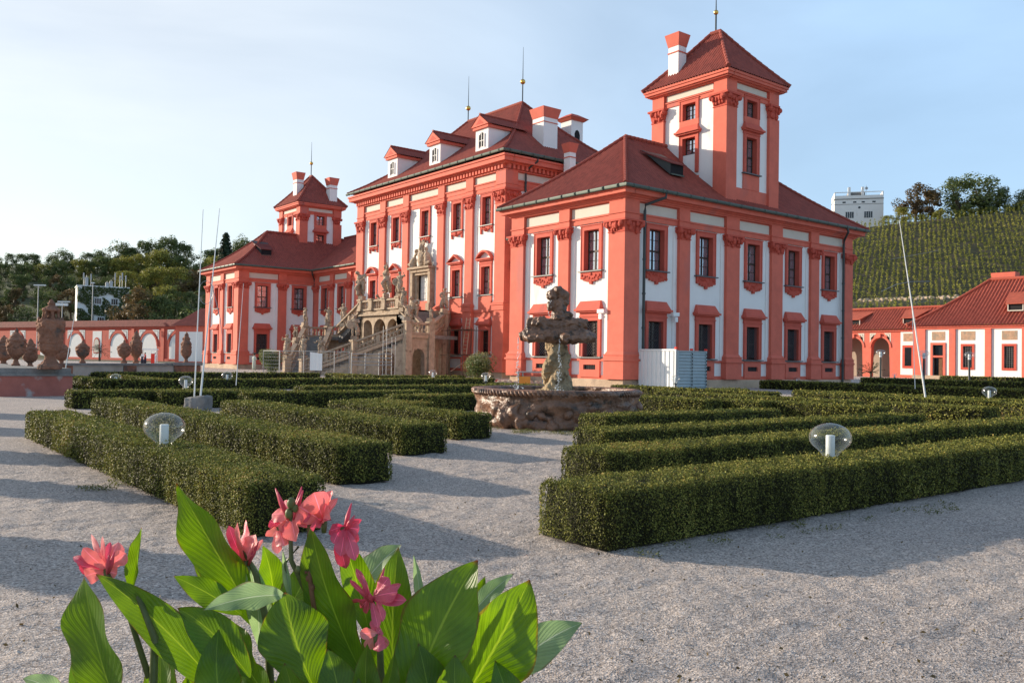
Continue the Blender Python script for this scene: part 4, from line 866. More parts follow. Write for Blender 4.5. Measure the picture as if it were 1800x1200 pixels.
def make_urn(loc, h, rmax, kind, label, group='stone urns on the terrace'):
    t_ = thing('stone_urn', label, 'urn', loc, group=group)
    q = urn(h, rmax, kind)
    mb = MB(); mb.lathe(q, 36, fn=lambda a, z: 1+(.06*math.sin(9*a) if .2*h < z < .46*h else 0)); k = 5; zc = h*(.60 if kind == 'tall' else .56); sd_ = random.Random(int(h*100))
    for i in range(k):
        a = 2*PI*i/k+.5; rr = rmax*(.86 if kind != 'flame' else .72); P_ = lambda an, r_, z_: (r_*math.cos(an), r_*math.sin(an), z_)
        mb.ball(P_(a, rr*1.02, zc+h*.04), (rmax*.22, rmax*.22, h*.055), 8, 6); mb.ball(P_(a+.25, rr*1.02, zc-h*.02), (rmax*.16, rmax*.16, h*.05), 8, 6)
        mb.tube([P_(a, rr*1.04, zc+h*.05), P_(a+.6, rr*1.05, zc-h*.06), P_(a+1.2, rr*1.02, zc+h*.04)], [rmax*.11, rmax*.13, rmax*.11], 7)
        mb.tube([P_(a+.1, rr*.95, zc-h*.05), P_(a+.1, rr*.98, zc-h*.16)], [rmax*.10, rmax*.05], 6)
        if kind != 'tall': mb.ball(P_(a, rmax*.55, h*.76), (rmax*.13, rmax*.13, h*.045), 6, 5)
    if kind == 'tall':
        for i in range(7):
            a = 2*PI*i/7; mb.tube([(rmax*.55*math.cos(a), rmax*.55*math.sin(a), h*.70), (rmax*.52*math.cos(a), rmax*.52*math.sin(a), h*.84)], rmax*.11, 6); mb.ball((rmax*.85*math.cos(a), rmax*.85*math.sin(a), h*.72), rmax*.12, 6, 5)
    ub = voxel(mb.build('urn_body', 'urn', t_, smooth=True), .022 if h > 2 else .028, .035, .07)
    return t_
for px, d, zb, h, r, kind, lb in ((88, 31.0, .98, 2.48, .46, 'tall', 'largest carved sandstone urn with an open lid, on the pedestal block'), (28, 38, .9, 1.72, .40, 'wide', 'lidded sandstone urn left of the largest one'), (53, 40, .85, 1.35, .36, 'flame', 'dark onion shaped urn between the lidded urn and the largest urn'),
    (6, 45, .85, 1.55, .5, 'flame', 'urn cut by the left edge of the picture'), (108, 46, .85, 1.35, .42, 'wide', 'urn half hidden behind the right side of the largest urn')):
    p = gnd(px, d, zb); make_urn(p, h, r, kind, lb)
WL = gnd(110, 46, 0); WR = gnd(352, 55, 0); wl = thing('terrace_wall', 'low grey plastered terrace wall with pink piers carrying small urns', 'wall', WL)
dv = (WR-WL); Lw = dv.length; dv.normalize(); F = Fac((0, 0, 0), dv, Vector((dv.y, -dv.x, 0)))
mb = MB(); F.box(mb, 0, Lw, 0, .88, -.45, 0); mb.build('wall', mat('grey_plaster', (.40, .36, .31), .9, .15, 1.5, .2, 20), wl)
mb = MB(); F.box(mb, -.1, Lw*.78, .88, 1.0, -.5, .08); mb.build('coping', 'stone_grey', wl)
mb = MB()
for a0_, a1_ in ((-.5, .6), (.40*Lw, .49*Lw), (.78*Lw, Lw)): mb = MB(); F.box(mb, a0_, a1_, 0, .86, -.4, .06); mb.build('pier', 'urn', wl)
mb = MB(); F.box(mb, .76*Lw, Lw+.2, .88, 1.06, -.55, .14); mb.build('pier_coping', 'stone_grey', wl)
for px, d, h, r, kind, lb in ((145, 47.5, 1.28, .36, 'wide', 'small lidded urn on the terrace wall before the first white arch'), (218, 50.5, 1.38, .38, 'wide', 'dark lidded urn on the terrace wall, left of the taller pink one'), (239, 51.5, 1.95, .40, 'flame', 'tall pinkish urn on the terrace wall'), (327, 54.3, 2.0, .38, 'flame', 'tall urn at the right end of the terrace wall, beside the two poles')):
    p = gnd(px, d, 1.0)-Vector((dv.y, -dv.x, 0))*.0; make_urn(p, h, r, kind, lb)
# ================================================================ stone with poles, other leaning rods
st = thing('stone_block', 'rough grey stone block standing in the gravel with the feet of two poles in it', 'stone', gnd(350, 24.8))
mb = MB(); mb.hexa([(-.38, -.25, 0), (.36, -.25, 0), (.34, .22, 0), (-.4, .2, 0), (-.30, -.2, .36), (.40, -.2, .45), (.38, .18, .44), (-.28, .18, .36)]); 
ob = mb.build('block', 'stone_grey', st); ob.rotation_euler = (0, 0, R(35)); voxel(ob, .05, .04, .2)
def pole(label, p0, p1, r0, r1, extra=None, loc=None):
    t_ = thing('leaning_pole', label, 'pole', p0); mb = MB(); q = Vector(p1)-Vector(p0)
    mb.tube([(0, 0, 0), q*.5, q], [r0, (r0+r1)/2, r1], 8); mb.build('rod', 'white_metal', t_)
    return t_
b0 = gnd(343, 24.8); b1 = gnd(354, 24.8)
p1 = pole('straight tall thin white pole in the stone block, left of the leaning one', (b0.x, b0.y, .36), at(357, 368, 24.8), .022, .010)
p2 = pole('leaning tall thin white pole in the stone block', (b1.x, b1.y, .38), at(386, 366, 25.0), .030, .010)
mb = MB(); c0 = at(362, 514, 24.8)-Vector((b1.x, b1.y, .38)); mb.tube([c0+rt*(.20*math.cos(a))+Vector((0, 0, .33*math.sin(a))) for a in np.linspace(0, 2*PI, 33)], .008, 5, cap=False); mb.build('wire_ring', 'metal', p2)
mb = MB(); mb.tube([at(375, 510, 24.8)-Vector((b1.x, b1.y, .38)), at(387, 560, 24.8)-Vector((b1.x, b1.y, .38)), at(392, 605, 24.8)-Vector((b1.x, b1.y, .38))], [.006, .012, .004], 5); mb.build('pendulum_rod', 'metal', p2)
pole('short white rod leaning in front of the far wing corner', gnd(416, 34, .4), at(428, 498, 34), .018, .007)
pole('short white rod leaning in front of the arched wall', gnd(116, 38, .9), at(133, 541, 38), .022, .008)
b3 = gnd(1628, 31.0); p3 = pole('tall leaning white pole on the right with thin crosswise wires', (b3.x, b3.y, .4), at(1581, 388, 31), .035, .010)
mb = MB(); o3 = Vector((b3.x, b3.y, .4))
mb.tube([at(1549, 512, 31)-o3, at(1575, 500, 31)-o3, at(1600, 495, 31)-o3, at(1634, 494.5, 31)-o3], .012, 5); mb.tube([at(1565, 456, 31)-o3, at(1650, 440, 31)-o3], .006, 4); mb.tube([at(1600, 532, 31)-o3, at(1632, 530, 31)-o3], .006, 4)
mb.build('cross_wire', 'metal', p3)
pole('thin rod standing left of the leaning pole on the right', gnd(1609, 46, .4), at(1603, 535, 46), .02, .012)
# ================================================================ street lamps
def street_lamp(px, d, ztop, label):
    g_ = gnd(px, d); t_ = thing('street_lamp', label, 'street lamp', g_, group='globe street lamps by the side building')
    mb = MB(); mb.tube([(0, 0, 0), (0, 0, ztop-.9)], .11, 8); mb.tube([(0, 0, ztop-.9), (0, 0, ztop-.45)], .09, 8); mb.build('lamp_post', 'pipe', t_)
    mb = MB(); mb.ball((0, 0, ztop-.22), (.5, .5, .30), 16, 10); mb.lathe([(.12, ztop-.75), (.14, ztop-.45), (.24, ztop-.38)], 12); mb.build('lamp_head', 'globe', t_, smooth=True)
    mb = MB(); mb.tube([(0, 0, ztop-.7), (0, 0, ztop-.15)], .14, 8); mb.build('light_tube', 'white_metal', t_)
street_lamp(1548, 92, 3.2, 'globe street lamp in front of the second arcade arch'); street_lamp(1624, 84, 3.05, 'globe street lamp left of the side building door, behind the leaning pole'); street_lamp(1704, 88, 3.05, 'globe street lamp in front of the first window right of the door')
# ================================================================ site panels by the near wing
t_ = thing('site_enclosure', 'white corrugated metal panel facing the garden by the palace corner', 'panel', (.45, .92, 0))
mb = MB(); mb.box(0, 2.72, 0, .05, 0, 2.28); mb.box(-.03, .05, -.06, 0, 0, 2.32); mb.box(2.68, 2.76, -.06, 0, 0, 2.32); mb.box(.05, 2.68, -.06, 0, 2.22, 2.32)
for k in range(8): mb.box(.13+k*.32, .31+k*.32, -.045, 0, .03, 2.2)
mb.build('panel', 'white_metal', t_)
mb = MB(); mb.box(2.66, 2.80, -.08, .06, 2.32, 2.44); mb.build('red_cap', 'red', t_)
for k, (y0, lb) in enumerate(((.98, 'blue grey slatted barrier panel next to the white one'), (2.22, 'blue grey slatted barrier panel farthest from the white one'))):
    t_ = thing('barrier_panel', lb, 'barrier', (3.2, y0, 0), group='slatted metal barrier panels')
    mb = MB(); mb.box(-.05, 0, 0, 1.2, 0, 2.2)
    for j in range(12): mb.hexa([(0, .05, .05+j*.18), (.06, .05, .05+j*.18), (.06, 1.15, .05+j*.18), (0, 1.15, .05+j*.18), (0, .05, .2+j*.18), (.008, .05, .2+j*.18), (.008, 1.15, .2+j*.18), (0, 1.15, .2+j*.18)])
    mb.build('slats', 'blue_metal', t_)
    mb = MB(); mb.box(-.05, .08, -.04, .05, 0, 2.26); mb.box(-.05, .08, 1.15, 1.22, 0, 2.26); mb.box(-.04, .07, .05, 1.15, 2.18, 2.24)
    for j in range(11): mb.box(.08, .1, 1.155, 1.215, .12+j*.19, .2+j*.19, 1)
    mb.build('frame', ['blue_metal', 'dark'], t_); mb = MB(); mb.box(-.05, .09, 1.12, 1.24, 2.26, 2.37); mb.build('red_cap', 'red', t_)
# small table beyond the basin with orange and brown sides
q = gnd(937, 44); t_ = thing('garden_stand', 'small stand with an orange side panel left of the fountain column', 'stand', q, R(30))
mb = MB()
for x, y in ((-.65, -.3), (.65, -.3), (-.65, .3), (.65, .3)): mb = MB(); mb.box(x-.03, x+.03, y-.03, y+.03, 0, .95); mb.build('leg', 'metal', t_)
mb = MB(); mb.box(-.75, .75, -.4, .4, .95, 1.0); mb.build('top', 'metal', t_)
mb = MB(); mb.box(-.62, .0, -.36, -.33, .3, .75, 0); mb.build('side_panel', 'orange', t_)
# ---- urns added out of view to cast long shadows over the gravel and left hedges
for k, (x, y, hp, h, r) in enumerate(((1.5, -38.3, 1.3, 2.4, .75), (6.2, -38.9, 1.3, 2.2, .7), (11.7, -39.0, 1.1, 2.1, .62), (15.9, -38.9, 1.0, 2.0, .5), (21.0, -38.8, 1.0, 1.7, .62))):
    t_ = thing('shadow_caster_pedestal', 'added square pedestal under an unseen shadow casting urn beyond the left edge', 'pedestal', (x, y, 0), group='added pedestals of the shadow casting urns'); mb = MB(); mb.box(-.5, .5, -.5, .5, 0, hp); mb.box(-.56, .56, -.56, .56, hp, hp+.12); mb.build('shadow_caster_block', 'stone_grey', t_)
    make_urn((x, y, hp+.12), h, r, 'wide', 'added urn out of view beyond the left edge, put there to cast shadows', 'added shadow casting urns')
# ================================================================ grand double staircase
XC = -34.95
ST = thing('grand_staircase', 'grand sandstone double staircase with balustrades rising to the palace door', 'staircase', (0, 0, 0))
mat('rock_dummy', (.3, .3, .3))
def slicewall(mb, A, B, th, zb, zt, n=60, mi=0):
    """upright slab from A to B with lower and upper outlines zb(s), zt(s)"""
    A = Vector((A[0], A[1], 0)); B = Vector((B[0], B[1], 0)); d = B-A; L_ = d.length; d.normalize(); nn = Vector((d.y, -d.x, 0)); o = len(mb.v)
    for i in range(n+1):
        s = L_*i/n; p = A+d*s
        for q, z in ((p, zb(s)), (p, zt(s)), (p-nn*th, zt(s)), (p-nn*th, zb(s))): mb.v.append((q.x, q.y, z))
    for i in range(n):
        a = o+i*4; b_ = a+4
        for f in ((a, b_, b_+1, a+1), (a+1, b_+1, b_+2, a+2), (a+2, b_+2, b_+3, a+3), (a+3, b_+3, b_, a)): mb.f.append(f); mb.m.append(mi)
    mb.f += [(o, o+1, o+2, o+3), (o+4*n+3, o+4*n+2, o+4*n+1, o+4*n)]; mb.m += [mi, mi]
def arch(c, w_, zs, z0=0):
    def f(s):
        u = abs(s-c)
        if u >= w_/2: return z0
        return zs+math.sqrt(max(0, (w_/2)**2-u*u))
    return f
def union(*fs): return lambda s: max(f(s) for f in fs)
def balustrade(A, B, zA, zB, par, name='balustrade', th=.36):
    A = Vector((A[0], A[1], zA)); B = Vector((B[0], B[1], zB)); h = Vector((B.x-A.x, B.y-A.y, 0)); L_ = h.length; d = h/L_; nn = Vector((d.y, -d.x, 0)); mb = MB()
    def slab(z0, z1, t0):
        P = []
        for z in (z0, z1):
            for q, k in ((A, t0/2), (B, t0/2), (B, -t0/2), (A, -t0/2)): P.append(q+nn*k+Vector((0, 0, z)))
        mb.hexa(P)
    slab(0, .16, th); slab(.82, .98, th+.06)
    n = max(1, int(L_/.34))
    for i in range(n):
        s = (i+.5)/n; p = A+(B-A)*s
        if i % 7 == 6: mb.hexa([p+d*a+nn*b_+Vector((0, 0, z)) for z in (.16, .82) for a, b_ in ((-.16, -.14), (.16, -.14), (.16, .14), (-.16, .14))]); continue
        mb.lathe([(.075, .16), (.05, .22), (.10, .36), (.095, .42), (.05, .56), (.045, .66), (.075, .74), (.08, .82)], 7, c=p)
    return mb.build(name, 'stone', par)
def pier(p, z0, z1, par, w_=.55):
    mb = MB(); x, y = p; mb.box(x-w_/2, x+w_/2, y-w_/2, y+w_/2, z0, z1-.14); mb.box(x-w_/2-.07, x+w_/2+.07, y-w_/2-.07, y+w_/2+.07, z1-.14, z1); mb.box(x-w_/2-.06, x+w_/2+.06, y-w_/2-.06, y+w_/2+.06, z0, z0+.2); return mb.build('pier', 'stone', par)
for s in (1, -1):
    X = lambda dx: XC+s*dx
    P0, P1, P2, P3 = (X(1.7), -4.4), (X(9.7), .9), (X(9.4), 3.3), (X(5.7), 7.1)
    I0, I1 = (X(.4), -2.2), (X(7.9), 2.8)
    order = (lambda a, b_: (a, b_)) if s > 0 else (lambda a, b_: (b_, a))
    L01 = math.hypot(P1[0]-P0[0], P1[1]-P0[1]); zf = lambda u: .25+3.25*max(0, min(1, u))
    mb = MB(); A, B = order(P0, P1); zt = (lambda q: zf(q/L01)) if s > 0 else (lambda q: zf(1-q/L01)); cA = L01-1.75 if s > 0 else 1.75
    slicewall(mb, A, B, .5, arch(cA, 1.5, 1.35), lambda q: max(zt(q), arch(cA, 1.5, 1.35)(q)+.05)); A, B = order(P1, P2); L12 = math.hypot(P2[0]-P1[0], P2[1]-P1[1])
    slicewall(mb, A, B, .5, arch(L12/2, 1.25, 1.7), lambda q: 3.5, 40)
    A, B = order(P2, P3); L23 = math.hypot(P3[0]-P2[0], P3[1]-P2[1]); zt3 = (lambda q: 3.5+1.0*q/L23) if s > 0 else (lambda q: 4.5-1.0*q/L23)
    slicewall(mb, A, B, .5, union(arch(L23*.3, 1.3, 1.9), arch(L23*.72, 1.3, 1.9)), zt3, 60)
    A, B = order(P3, (X(5.0), 8.3)); slicewall(mb, A, B, .5, lambda q: 0, lambda q: 5.9, 4)
    mb.build('stair_wall', 'stone', ST)
    mb = MB()
    for (A, B, za, zb_) in ((P0, P1, .25, 3.5), (P1, P2, 3.5, 3.5), (P2, P3, 3.5, 4.5)):   # sloping string course, buttress feet
        a, b_ = (A, B) if s > 0 else (B, A); z1_, z2_ = (za, zb_) if s > 0 else (zb_, za); Lq = math.hypot(b_[0]-a[0], b_[1]-a[1]); d = Vector((b_[0]-a[0], b_[1]-a[1], 0)).normalized(); nn = Vector((d.y, -d.x, 0)); a3 = Vector((*a, 0)); b3_ = Vector((*b_, 0))
        mb.hexa([a3+Vector((0, 0, z1_-.28)), b3_+Vector((0, 0, z2_-.28)), b3_+nn*.12+Vector((0, 0, z2_-.28)), a3+nn*.12+Vector((0, 0, z1_-.28)), a3+Vector((0, 0, z1_-.02)), b3_+Vector((0, 0, z2_-.02)), b3_+nn*.18+Vector((0, 0, z2_-.02)), a3+nn*.18+Vector((0, 0, z1_-.02))])
    mb.build('string_course', 'stone_base', ST)
    mb = MB(); n = 22   # first flight
    d = Vector((P1[0]-P0[0], P1[1]-P0[1], 0))/n
    for i in range(n):
        a = Vector((*P0, 0))+d*i; b_ = Vector((*I0, 0))+Vector((I1[0]-I0[0], I1[1]-I0[1], 0))/n*i; e = Vector((*I0, 0))+Vector((I1[0]-I0[0], I1[1]-I0[1], 0))/n*(i+1)
        z1 = .15*(i+1)+.15; z0 = z1-.6 if i > 3 else 0; P = [a, a+d, e, b_]
        if s < 0: P = P[::-1]
        mb.hexa([p+Vector((0, 0, z0)) for p in P]+[p+Vector((0, 0, z1)) for p in P])
    n = 15   # second flight, back towards the door
    for i in range(n):
        x1 = 8.0-i*.30; z1 = 3.5+.16*(i+1); xs = sorted((X(x1), X(x1-.30))); mb.box(xs[0], xs[1], 3.7, min(7.2, 3.3+(9.4-x1)/3.7*3.8-.35)-i*.001, z1-.7, z1)
    mb.build('steps', 'stone_grey', ST)
    mb = MB(); pl = [P1, P2, (X(8.0), 7.0), (X(7.6), 3.4)]; pl = pl if s > 0 else pl[::-1]
    mb.hexa([(*p, 3.2) for p in pl]+[(*p, 3.5) for p in pl]); mb.build('landing', 'stone_grey', ST)
    balustrade(P0, P1, .3, 3.5, ST); balustrade(P1, P2, 3.5, 3.5, ST); balustrade(P2, P3, 3.5, 4.6, ST); balustrade(I0, I1, .3, 3.5, ST); balustrade((X(7.6), 3.5), (X(4.1 if s > 0 else 3.3), 3.5), 3.7, 5.7, ST)
    for p, z0, z1 in ((P0, 0, 1.35), (P1, 0, 4.6), (P2, 0, 4.6), (P3, 0, 5.7), (I0, 0, 1.35), ((P0[0]*.5+P1[0]*.5, P0[1]*.5+P1[1]*.5), 0, 3.0)): pier(p, z0, z1, ST)
mb = MB(); mb.box(XC-3.4, XC+3.8, 3.6, 8.38, 5.6, 5.9); mb.box(XC-3.5, XC+3.95, 3.45, 8.38, 5.42, 5.6); mb.build('platform', 'stone', ST)
mb = MB(); slicewall(mb, (XC-3.6, 3.8), (XC+3.6, 3.8), .6, union(arch(1.3, 1.9, 4.1), arch(3.6, 2.3, 3.95), arch(5.9, 1.9, 4.1)), lambda q: 5.42, 80); slicewall(mb, (XC+3.6, 3.8), (XC+3.6, 8.3), .6, lambda q: 0, lambda q: 5.42, 4); slicewall(mb, (XC-3.6, 8.3), (XC-3.6, 3.8), .6, lambda q: 0, lambda q: 5.42, 4)
mb.build('platform_wall', 'stone', ST)
balustrade((XC-3.2, 3.65), (XC+3.7, 3.65), 5.9, 5.9, ST)
for x in (-3.2, -1.1, 1.3, 3.75): pier((XC+x, 3.65), 5.9, 7.0, ST, .6)
# ---------------------------------------------------------------- statues
def figure(name, m, pose, parent=None, robe=True, seed=0):
    """one continuous body: limbs as capsules fused by a voxel remesh. pose: dict of joints in metres, facing -y"""
    J = dict(head=(0, -.02, 1.62), neck=(0, 0, 1.45), chest=(0, 0, 1.25), waist=(0, 0, 1.02), hipl=(.10, 0, .92), hipr=(-.10, 0, .92), kneel=(.11, -.04, .50), kneer=(-.11, -.02, .50), footl=(.12, 0, .06), footr=(-.12, .02, .06), shl=(.19, 0, 1.38), shr=(-.19, 0, 1.38), ell=(.28, .02, 1.10), elr=(-.28, .02, 1.10), hal=(.27, -.15, .88), har=(-.27, -.15, .88))
    J.update(pose); mb = MB()
    mb.ball(J['head'], (.10, .115, .135), 12, 9); hx = Vector(J['head']); mb.ball(hx+Vector((0, -.115, -.01)), (.02, .03, .03), 6, 5)
    T = lambda a, b_, r0, r1: mb.tube([J[a], ((Vector(J[a])+Vector(J[b_]))/2), J[b_]], [r0, (r0+r1)/2, r1], 10)
    T('neck', 'head', .06, .055); T('chest', 'neck', .15, .07); T('waist', 'chest', .13, .165); mb.ball(J['chest'], (.2, .13, .2), 12, 8); mb.ball(J['waist'], (.16, .12, .14), 12, 8)
    for s in 'lr':
        T('chest', 'sh'+s, .11, .08); T('sh'+s, 'el'+s, .07, .05); T('el'+s, 'ha'+s, .05, .033); mb.ball(J['ha'+s], (.04, .045, .055), 8, 6)
        T('waist', 'hip'+s, .12, .12); T('hip'+s, 'knee'+s, .115, .07); T('knee'+s, 'foot'+s, .07, .04); f = Vector(J['foot'+s]); mb.tube([f, f+Vector((0, -.16, -.02))], [.05, .035], 8)
    if robe:
        r_ = random.Random(seed)
        for k in range(5): a = r_.uniform(0, 6.28); mb.tube([Vector(J['waist'])+Vector((.1*math.cos(a), .08*math.sin(a), .05)), Vector(((J['kneel'][0]+J['kneer'][0])/2+.2*math.cos(a), .16*math.sin(a), .5)), Vector((.24*math.cos(a+.4), .2*math.sin(a+.4), .08))], [.08, .09, .06], 8)
    return mb.build(name, m, parent)
poses = [dict(hal=(.35, -.1, 1.62), ell=(.36, 0, 1.36)), dict(har=(-.12, -.25, 1.5), elr=(-.32, -.1, 1.2), head=(.05, -.05, 1.6)), dict(hal=(.05, -.3, 1.2), ell=(.3, -.1, 1.12), har=(-.45, .1, 1.25), elr=(-.4, .05, 1.15), kneel=(.2, -.2, .55)),
         dict(head=(-.15, -.2, 1.50), neck=(-.1, -.12, 1.38), chest=(-.06, -.08, 1.2), kneer=(-.2, -.25, .5), hal=(.25, -.45, .95), ell=(.3, -.2, 1.15)), dict(hal=(.5, -.1, 1.8), ell=(.38, -.05, 1.55), har=(-.35, -.2, 1.1), kneel=(.25, -.25, .6), footl=(.25, -.1, .15))]
PROTO = []
def statue(px_or_loc, z, h, rz, k, label, lean=0, base=.35, extra=None):
    loc = Vector((*px_or_loc, z)); t_ = thing('stone_statue', label, 'statue', loc, rz, 'sandstone statues along the staircase')
    mb = MB(); mb.box(-.27, .27, -.25, .25, 0, base); mb.build('plinth', 'stone', t_)
    o = figure('figure', 'stone', poses[k % 5], t_, True, k); o.location = (0, 0, base-.02); sc = h/1.78; o.scale = (sc*1.35, sc*1.3, sc); o.rotation_euler = (lean, 0, 0); voxel(o, .04, .06, .12)
    if extra == 'disc': mb = MB(); mb.lathe([(.02, 0), (.3, .02), (.34, .08), (.3, .14), (.02, .16)], 18); q = mb.build('shield', 'stone', t_); q.location = (-.35, -.1, base+.9*sc); q.rotation_euler = (PI/2, 0, .4)
    return t_
X = lambda dx: XC+dx
for p, z, h, rz, k, lb, ex in (
    ((X(-1.7), -4.4), 1.3, 1.9, .3, 1, 'tall statue flanking the foot of the staircase, farther left one', None),
    ((X(1.7), -4.4), 1.3, 1.75, .6, 0, 'statue at the foot of the staircase, in front of the dark steps', None),
    ((X(.4), -2.2), 1.3, 1.7, 1.2, 2, 'statue inside the foot of the right flight of steps', None),
    ((X(-5.7), -1.75), 2.95, 1.3, .2, 3, 'small statue on the curved left balustrade', None),
    ((X(-9.7), .9), 4.55, 1.5, .0, 4, 'statue on the far corner pier of the left flight', None),
    ((X(-9.4), 3.3), 4.55, 1.7, .7, 1, 'statue above the far left landing', None),
    ((X(-5.7), 7.1), 5.65, 2.0, .4, 3, 'bending statue near the wall left of the balcony', None),
    ((X(5.7), -1.75), 2.95, 1.8, .8, 2, 'statue halfway up the near sloping balustrade', 'disc'),
    ((X(-3.2), 3.65), 7.0, 2.6, .4, 3, 'large stooping statue on the left end of the lit balcony', None),
    ((X(1.3), 3.65), 7.0, 2.7, -.3, 4, 'large statue with raised arm on the lit balcony', None),
    ((X(3.75), 3.65), 6.9, 2.0, .3, 0, 'statue with a round shield at the right end of the balcony', 'disc'),
    ((X(9.7), .9), 4.55, 1.05, .9, 1, 'small statue on the near corner pier of the landing', None),
    ((X(9.4), 3.3), 4.55, .9, .5, 2, 'smallest figure on the second landing pier', None),
    ((X(5.7), 7.1), 5.65, 1.9, 1.4, 0, 'statue ending the balustrade beside the scaffold', None),
    ((X(-6.6), 3.5), 4.5, 2.0, .5, 2, 'figure on the far inner balustrade, left below the balcony', None),
    ((X(4.6), 3.5), 5.6, 1.9, .2, 1, 'figure leaning out between the crouching statue and the balcony', None),
    ((X(6.6), 3.5), 4.5, 2.2, .6, 3, 'crouching statue on the inner balustrade below the balcony', None)):
    statue(p, z, h, rz, k, lb, extra=ex)
# ================================================================ scaffold, ladder, site fence
sc = thing('scaffold', 'rusty tube scaffold against the right end of the staircase', 'scaffold', (X(7.6), 6.2, 0))
mb = MB()
for x, y in ((0, 0), (2.6, 1.2), (.9, 1.9), (3.2, -.6)): mb = MB(); mb.tube([(x, y, 0), (x, y, 4.3)], .04, 6); mb.build('upright', 'rust', sc)
mb = MB()
for z in (1.9, 4.0): mb.tube([(-.6, -.3, z), (3.6, 1.6, z)], .035, 6); mb.tube([(3.6, -.8, z+.03), (.2, 2.2, z+.03)], .035, 6)
mb.tube([(0, 0, .2), (2.6, 1.2, 2.0)], .03, 6); mb.build('crossbar', 'rust', sc)
mb = MB(); mb.box(-.2, 2.9, .2, .5, 4.04, 4.09); mb.box(-.2, 2.9, .55, .85, 4.04, 4.09); mb.build('plank', 'wood', sc)
ld = thing('ladder', 'wooden ladder leaning on the scaffold', 'ladder', (X(9.6), 6.6, 0), .5)
mb = MB()
for s in (-.22, .22): mb.tube([(s, 0, 1.95), (s*.8, .75, 5.1)], .04, 6)
for k in range(10): t_ = k/10+.05; mb.tube([(-.2, .75*t_, 1.95+3.15*t_), (.2, .75*t_, 1.95+3.15*t_)], .022, 5)
mb.build('rails_and_rungs', 'stone_base', ld)
def fence(pa, pb, label, h=2.0, n=1):
    A, B = Vector(pa), Vector(pb); d = (B-A); L_ = d.length; t_ = thing('site_fence', label, 'fence', A, math.atan2(d.y, d.x), 'temporary metal fence panels before the staircase')
    mb = MB()
    for k in range(n+1): x = L_*k/n; mb = MB(); mb.tube([(x, 0, 0), (x, 0, h)], .034, 8); mb.build('post', 'metal', t_)
    mb = MB()
    for z in (.12, h-.05): mb.tube([(0, 0, z), (L_, 0, z)], .03, 6)
    for z in np.arange(.35, h-.2, .28): mb.tube([(0, 0, z), (L_, 0, z)], .009, 4)
    for x in np.arange(.25, L_, .25): mb.tube([(x, .01, .12), (x, .01, h-.05)], .005, 4)
    mb.build('mesh_panel', 'metal', t_)
q = [gnd(px, 66.5) for px in (490, 534, 600)]
fence(gnd(492, 68), gnd(534, 67.2), 'metal fence panel in front of the first stone statues')
fence(gnd(534, 67.2), gnd(588, 66.0), 'metal fence panel with a white sheet hung on it')
fence(gnd(588, 66.0), gnd(614, 65.6), 'narrow metal fence panel before the sloping stair wall')
fence(gnd(463, 70), gnd(491, 68.4), 'metal fence panel by the left flower bush')
t_ = thing('white_sheet', 'white sheet hanging on the metal fence', 'sheet', gnd(556, 66.3)); mb = MB()
for i in range(6): mb.hexa([(-.5+i*.17, -.06+.03*(i % 2), .5), (-.33+i*.17, -.06+.03*((i+1) % 2), .5), (-.33+i*.17, -.05+.03*((i+1) % 2), .5), (-.5+i*.17, -.05+.03*(i % 2), .5), (-.5+i*.17, -.06+.03*(i % 2), 1.9-.02*i), (-.33+i*.17, -.06+.03*((i+1) % 2), 1.88-.02*i), (-.33+i*.17, -.05+.03*((i+1) % 2), 1.88-.02*i), (-.5+i*.17, -.05+.03*(i % 2), 1.9-.02*i)])
o = mb.build('cloth', 'white_metal', t_); o.rotation_euler = (0, 0, .65)
t_ = thing('metal_railing', 'galvanised double railing before the stair wall', 'railing', gnd(618, 65), R(38)); mb = MB()
for x in (0, 1.1, 2.2, 3.2): mb = MB(); mb.tube([(x, 0, 0), (x, 0, 1.9)], .035, 6); mb.build('post', 'metal', t_)
mb = MB()
for z in (1.0, 1.25, 1.55, 1.8): mb.tube([(0, 0, z), (3.2, 0, z)], .03, 6)
mb.build('rail', 'metal', t_)
t_ = thing('scaffold_tower', 'narrow ladder-like metal scaffold tower under the first stair arch', 'scaffold', gnd(673, 64.5), R(38)); mb = MB()
for x, y in ((0, 0), (.7, 0), (0, .7), (.7, .7)): mb = MB(); mb.tube([(x, y, 0), (x, y, 3.1 if x else 3.9)], .022, 6); mb.build('upright', 'metal', t_)
mb = MB()
for z in np.arange(.3, 3, .4): mb.tube([(0, 0, z), (.7, 0, z)], .02, 5); mb.tube([(.7, 0, z+.2), (.7, .7, z+.2)], .02, 5)
mb.build('rung', 'metal', t_)
# ================================================================ bushes and beds
def bush(px, d, w_, h, label, m='bush', z=0, n=5200, s=.11, cat='bush', name='flowering_bush'):
    g_ = gnd(px, d, z); t_ = thing(name, label, cat, g_); P = []; N_ = []
    for k in range(14):
        a = rng.uniform(0, 2*PI); r = rng.uniform(0, w_*.34); c = np.array([r*math.cos(a), r*math.sin(a), rng.uniform(.25, .72)*h]); rr = rng.uniform(.18, .32)*min(w_, h*1.1)
        q = rng.normal(0, 1, (n//14, 3)); q /= np.linalg.norm(q, axis=1)[:, None]; P.append(c+q*rr*rng.uniform(.75, 1.1, (n//14, 1))); N_.append(q)
    P = np.concatenate(P); P[:, 2] = np.abs(P[:, 2]); core = MB()
    for k in range(5): a = k*1.26; core.tube([(0, 0, 0), (w_*.16*math.cos(a), w_*.16*math.sin(a), h*.6)], [.03, .012], 5)
    T = np.clip(P[:, 2]/h, 0, 1)*.6+rng.normal(.15, .18, len(P))
    leaves('foliage', P, np.concatenate(N_), s*rng.uniform(.6, 1.3, len(P)), T, m, t_, spread=.7); core.build('stem', 'bark', t_); return t_
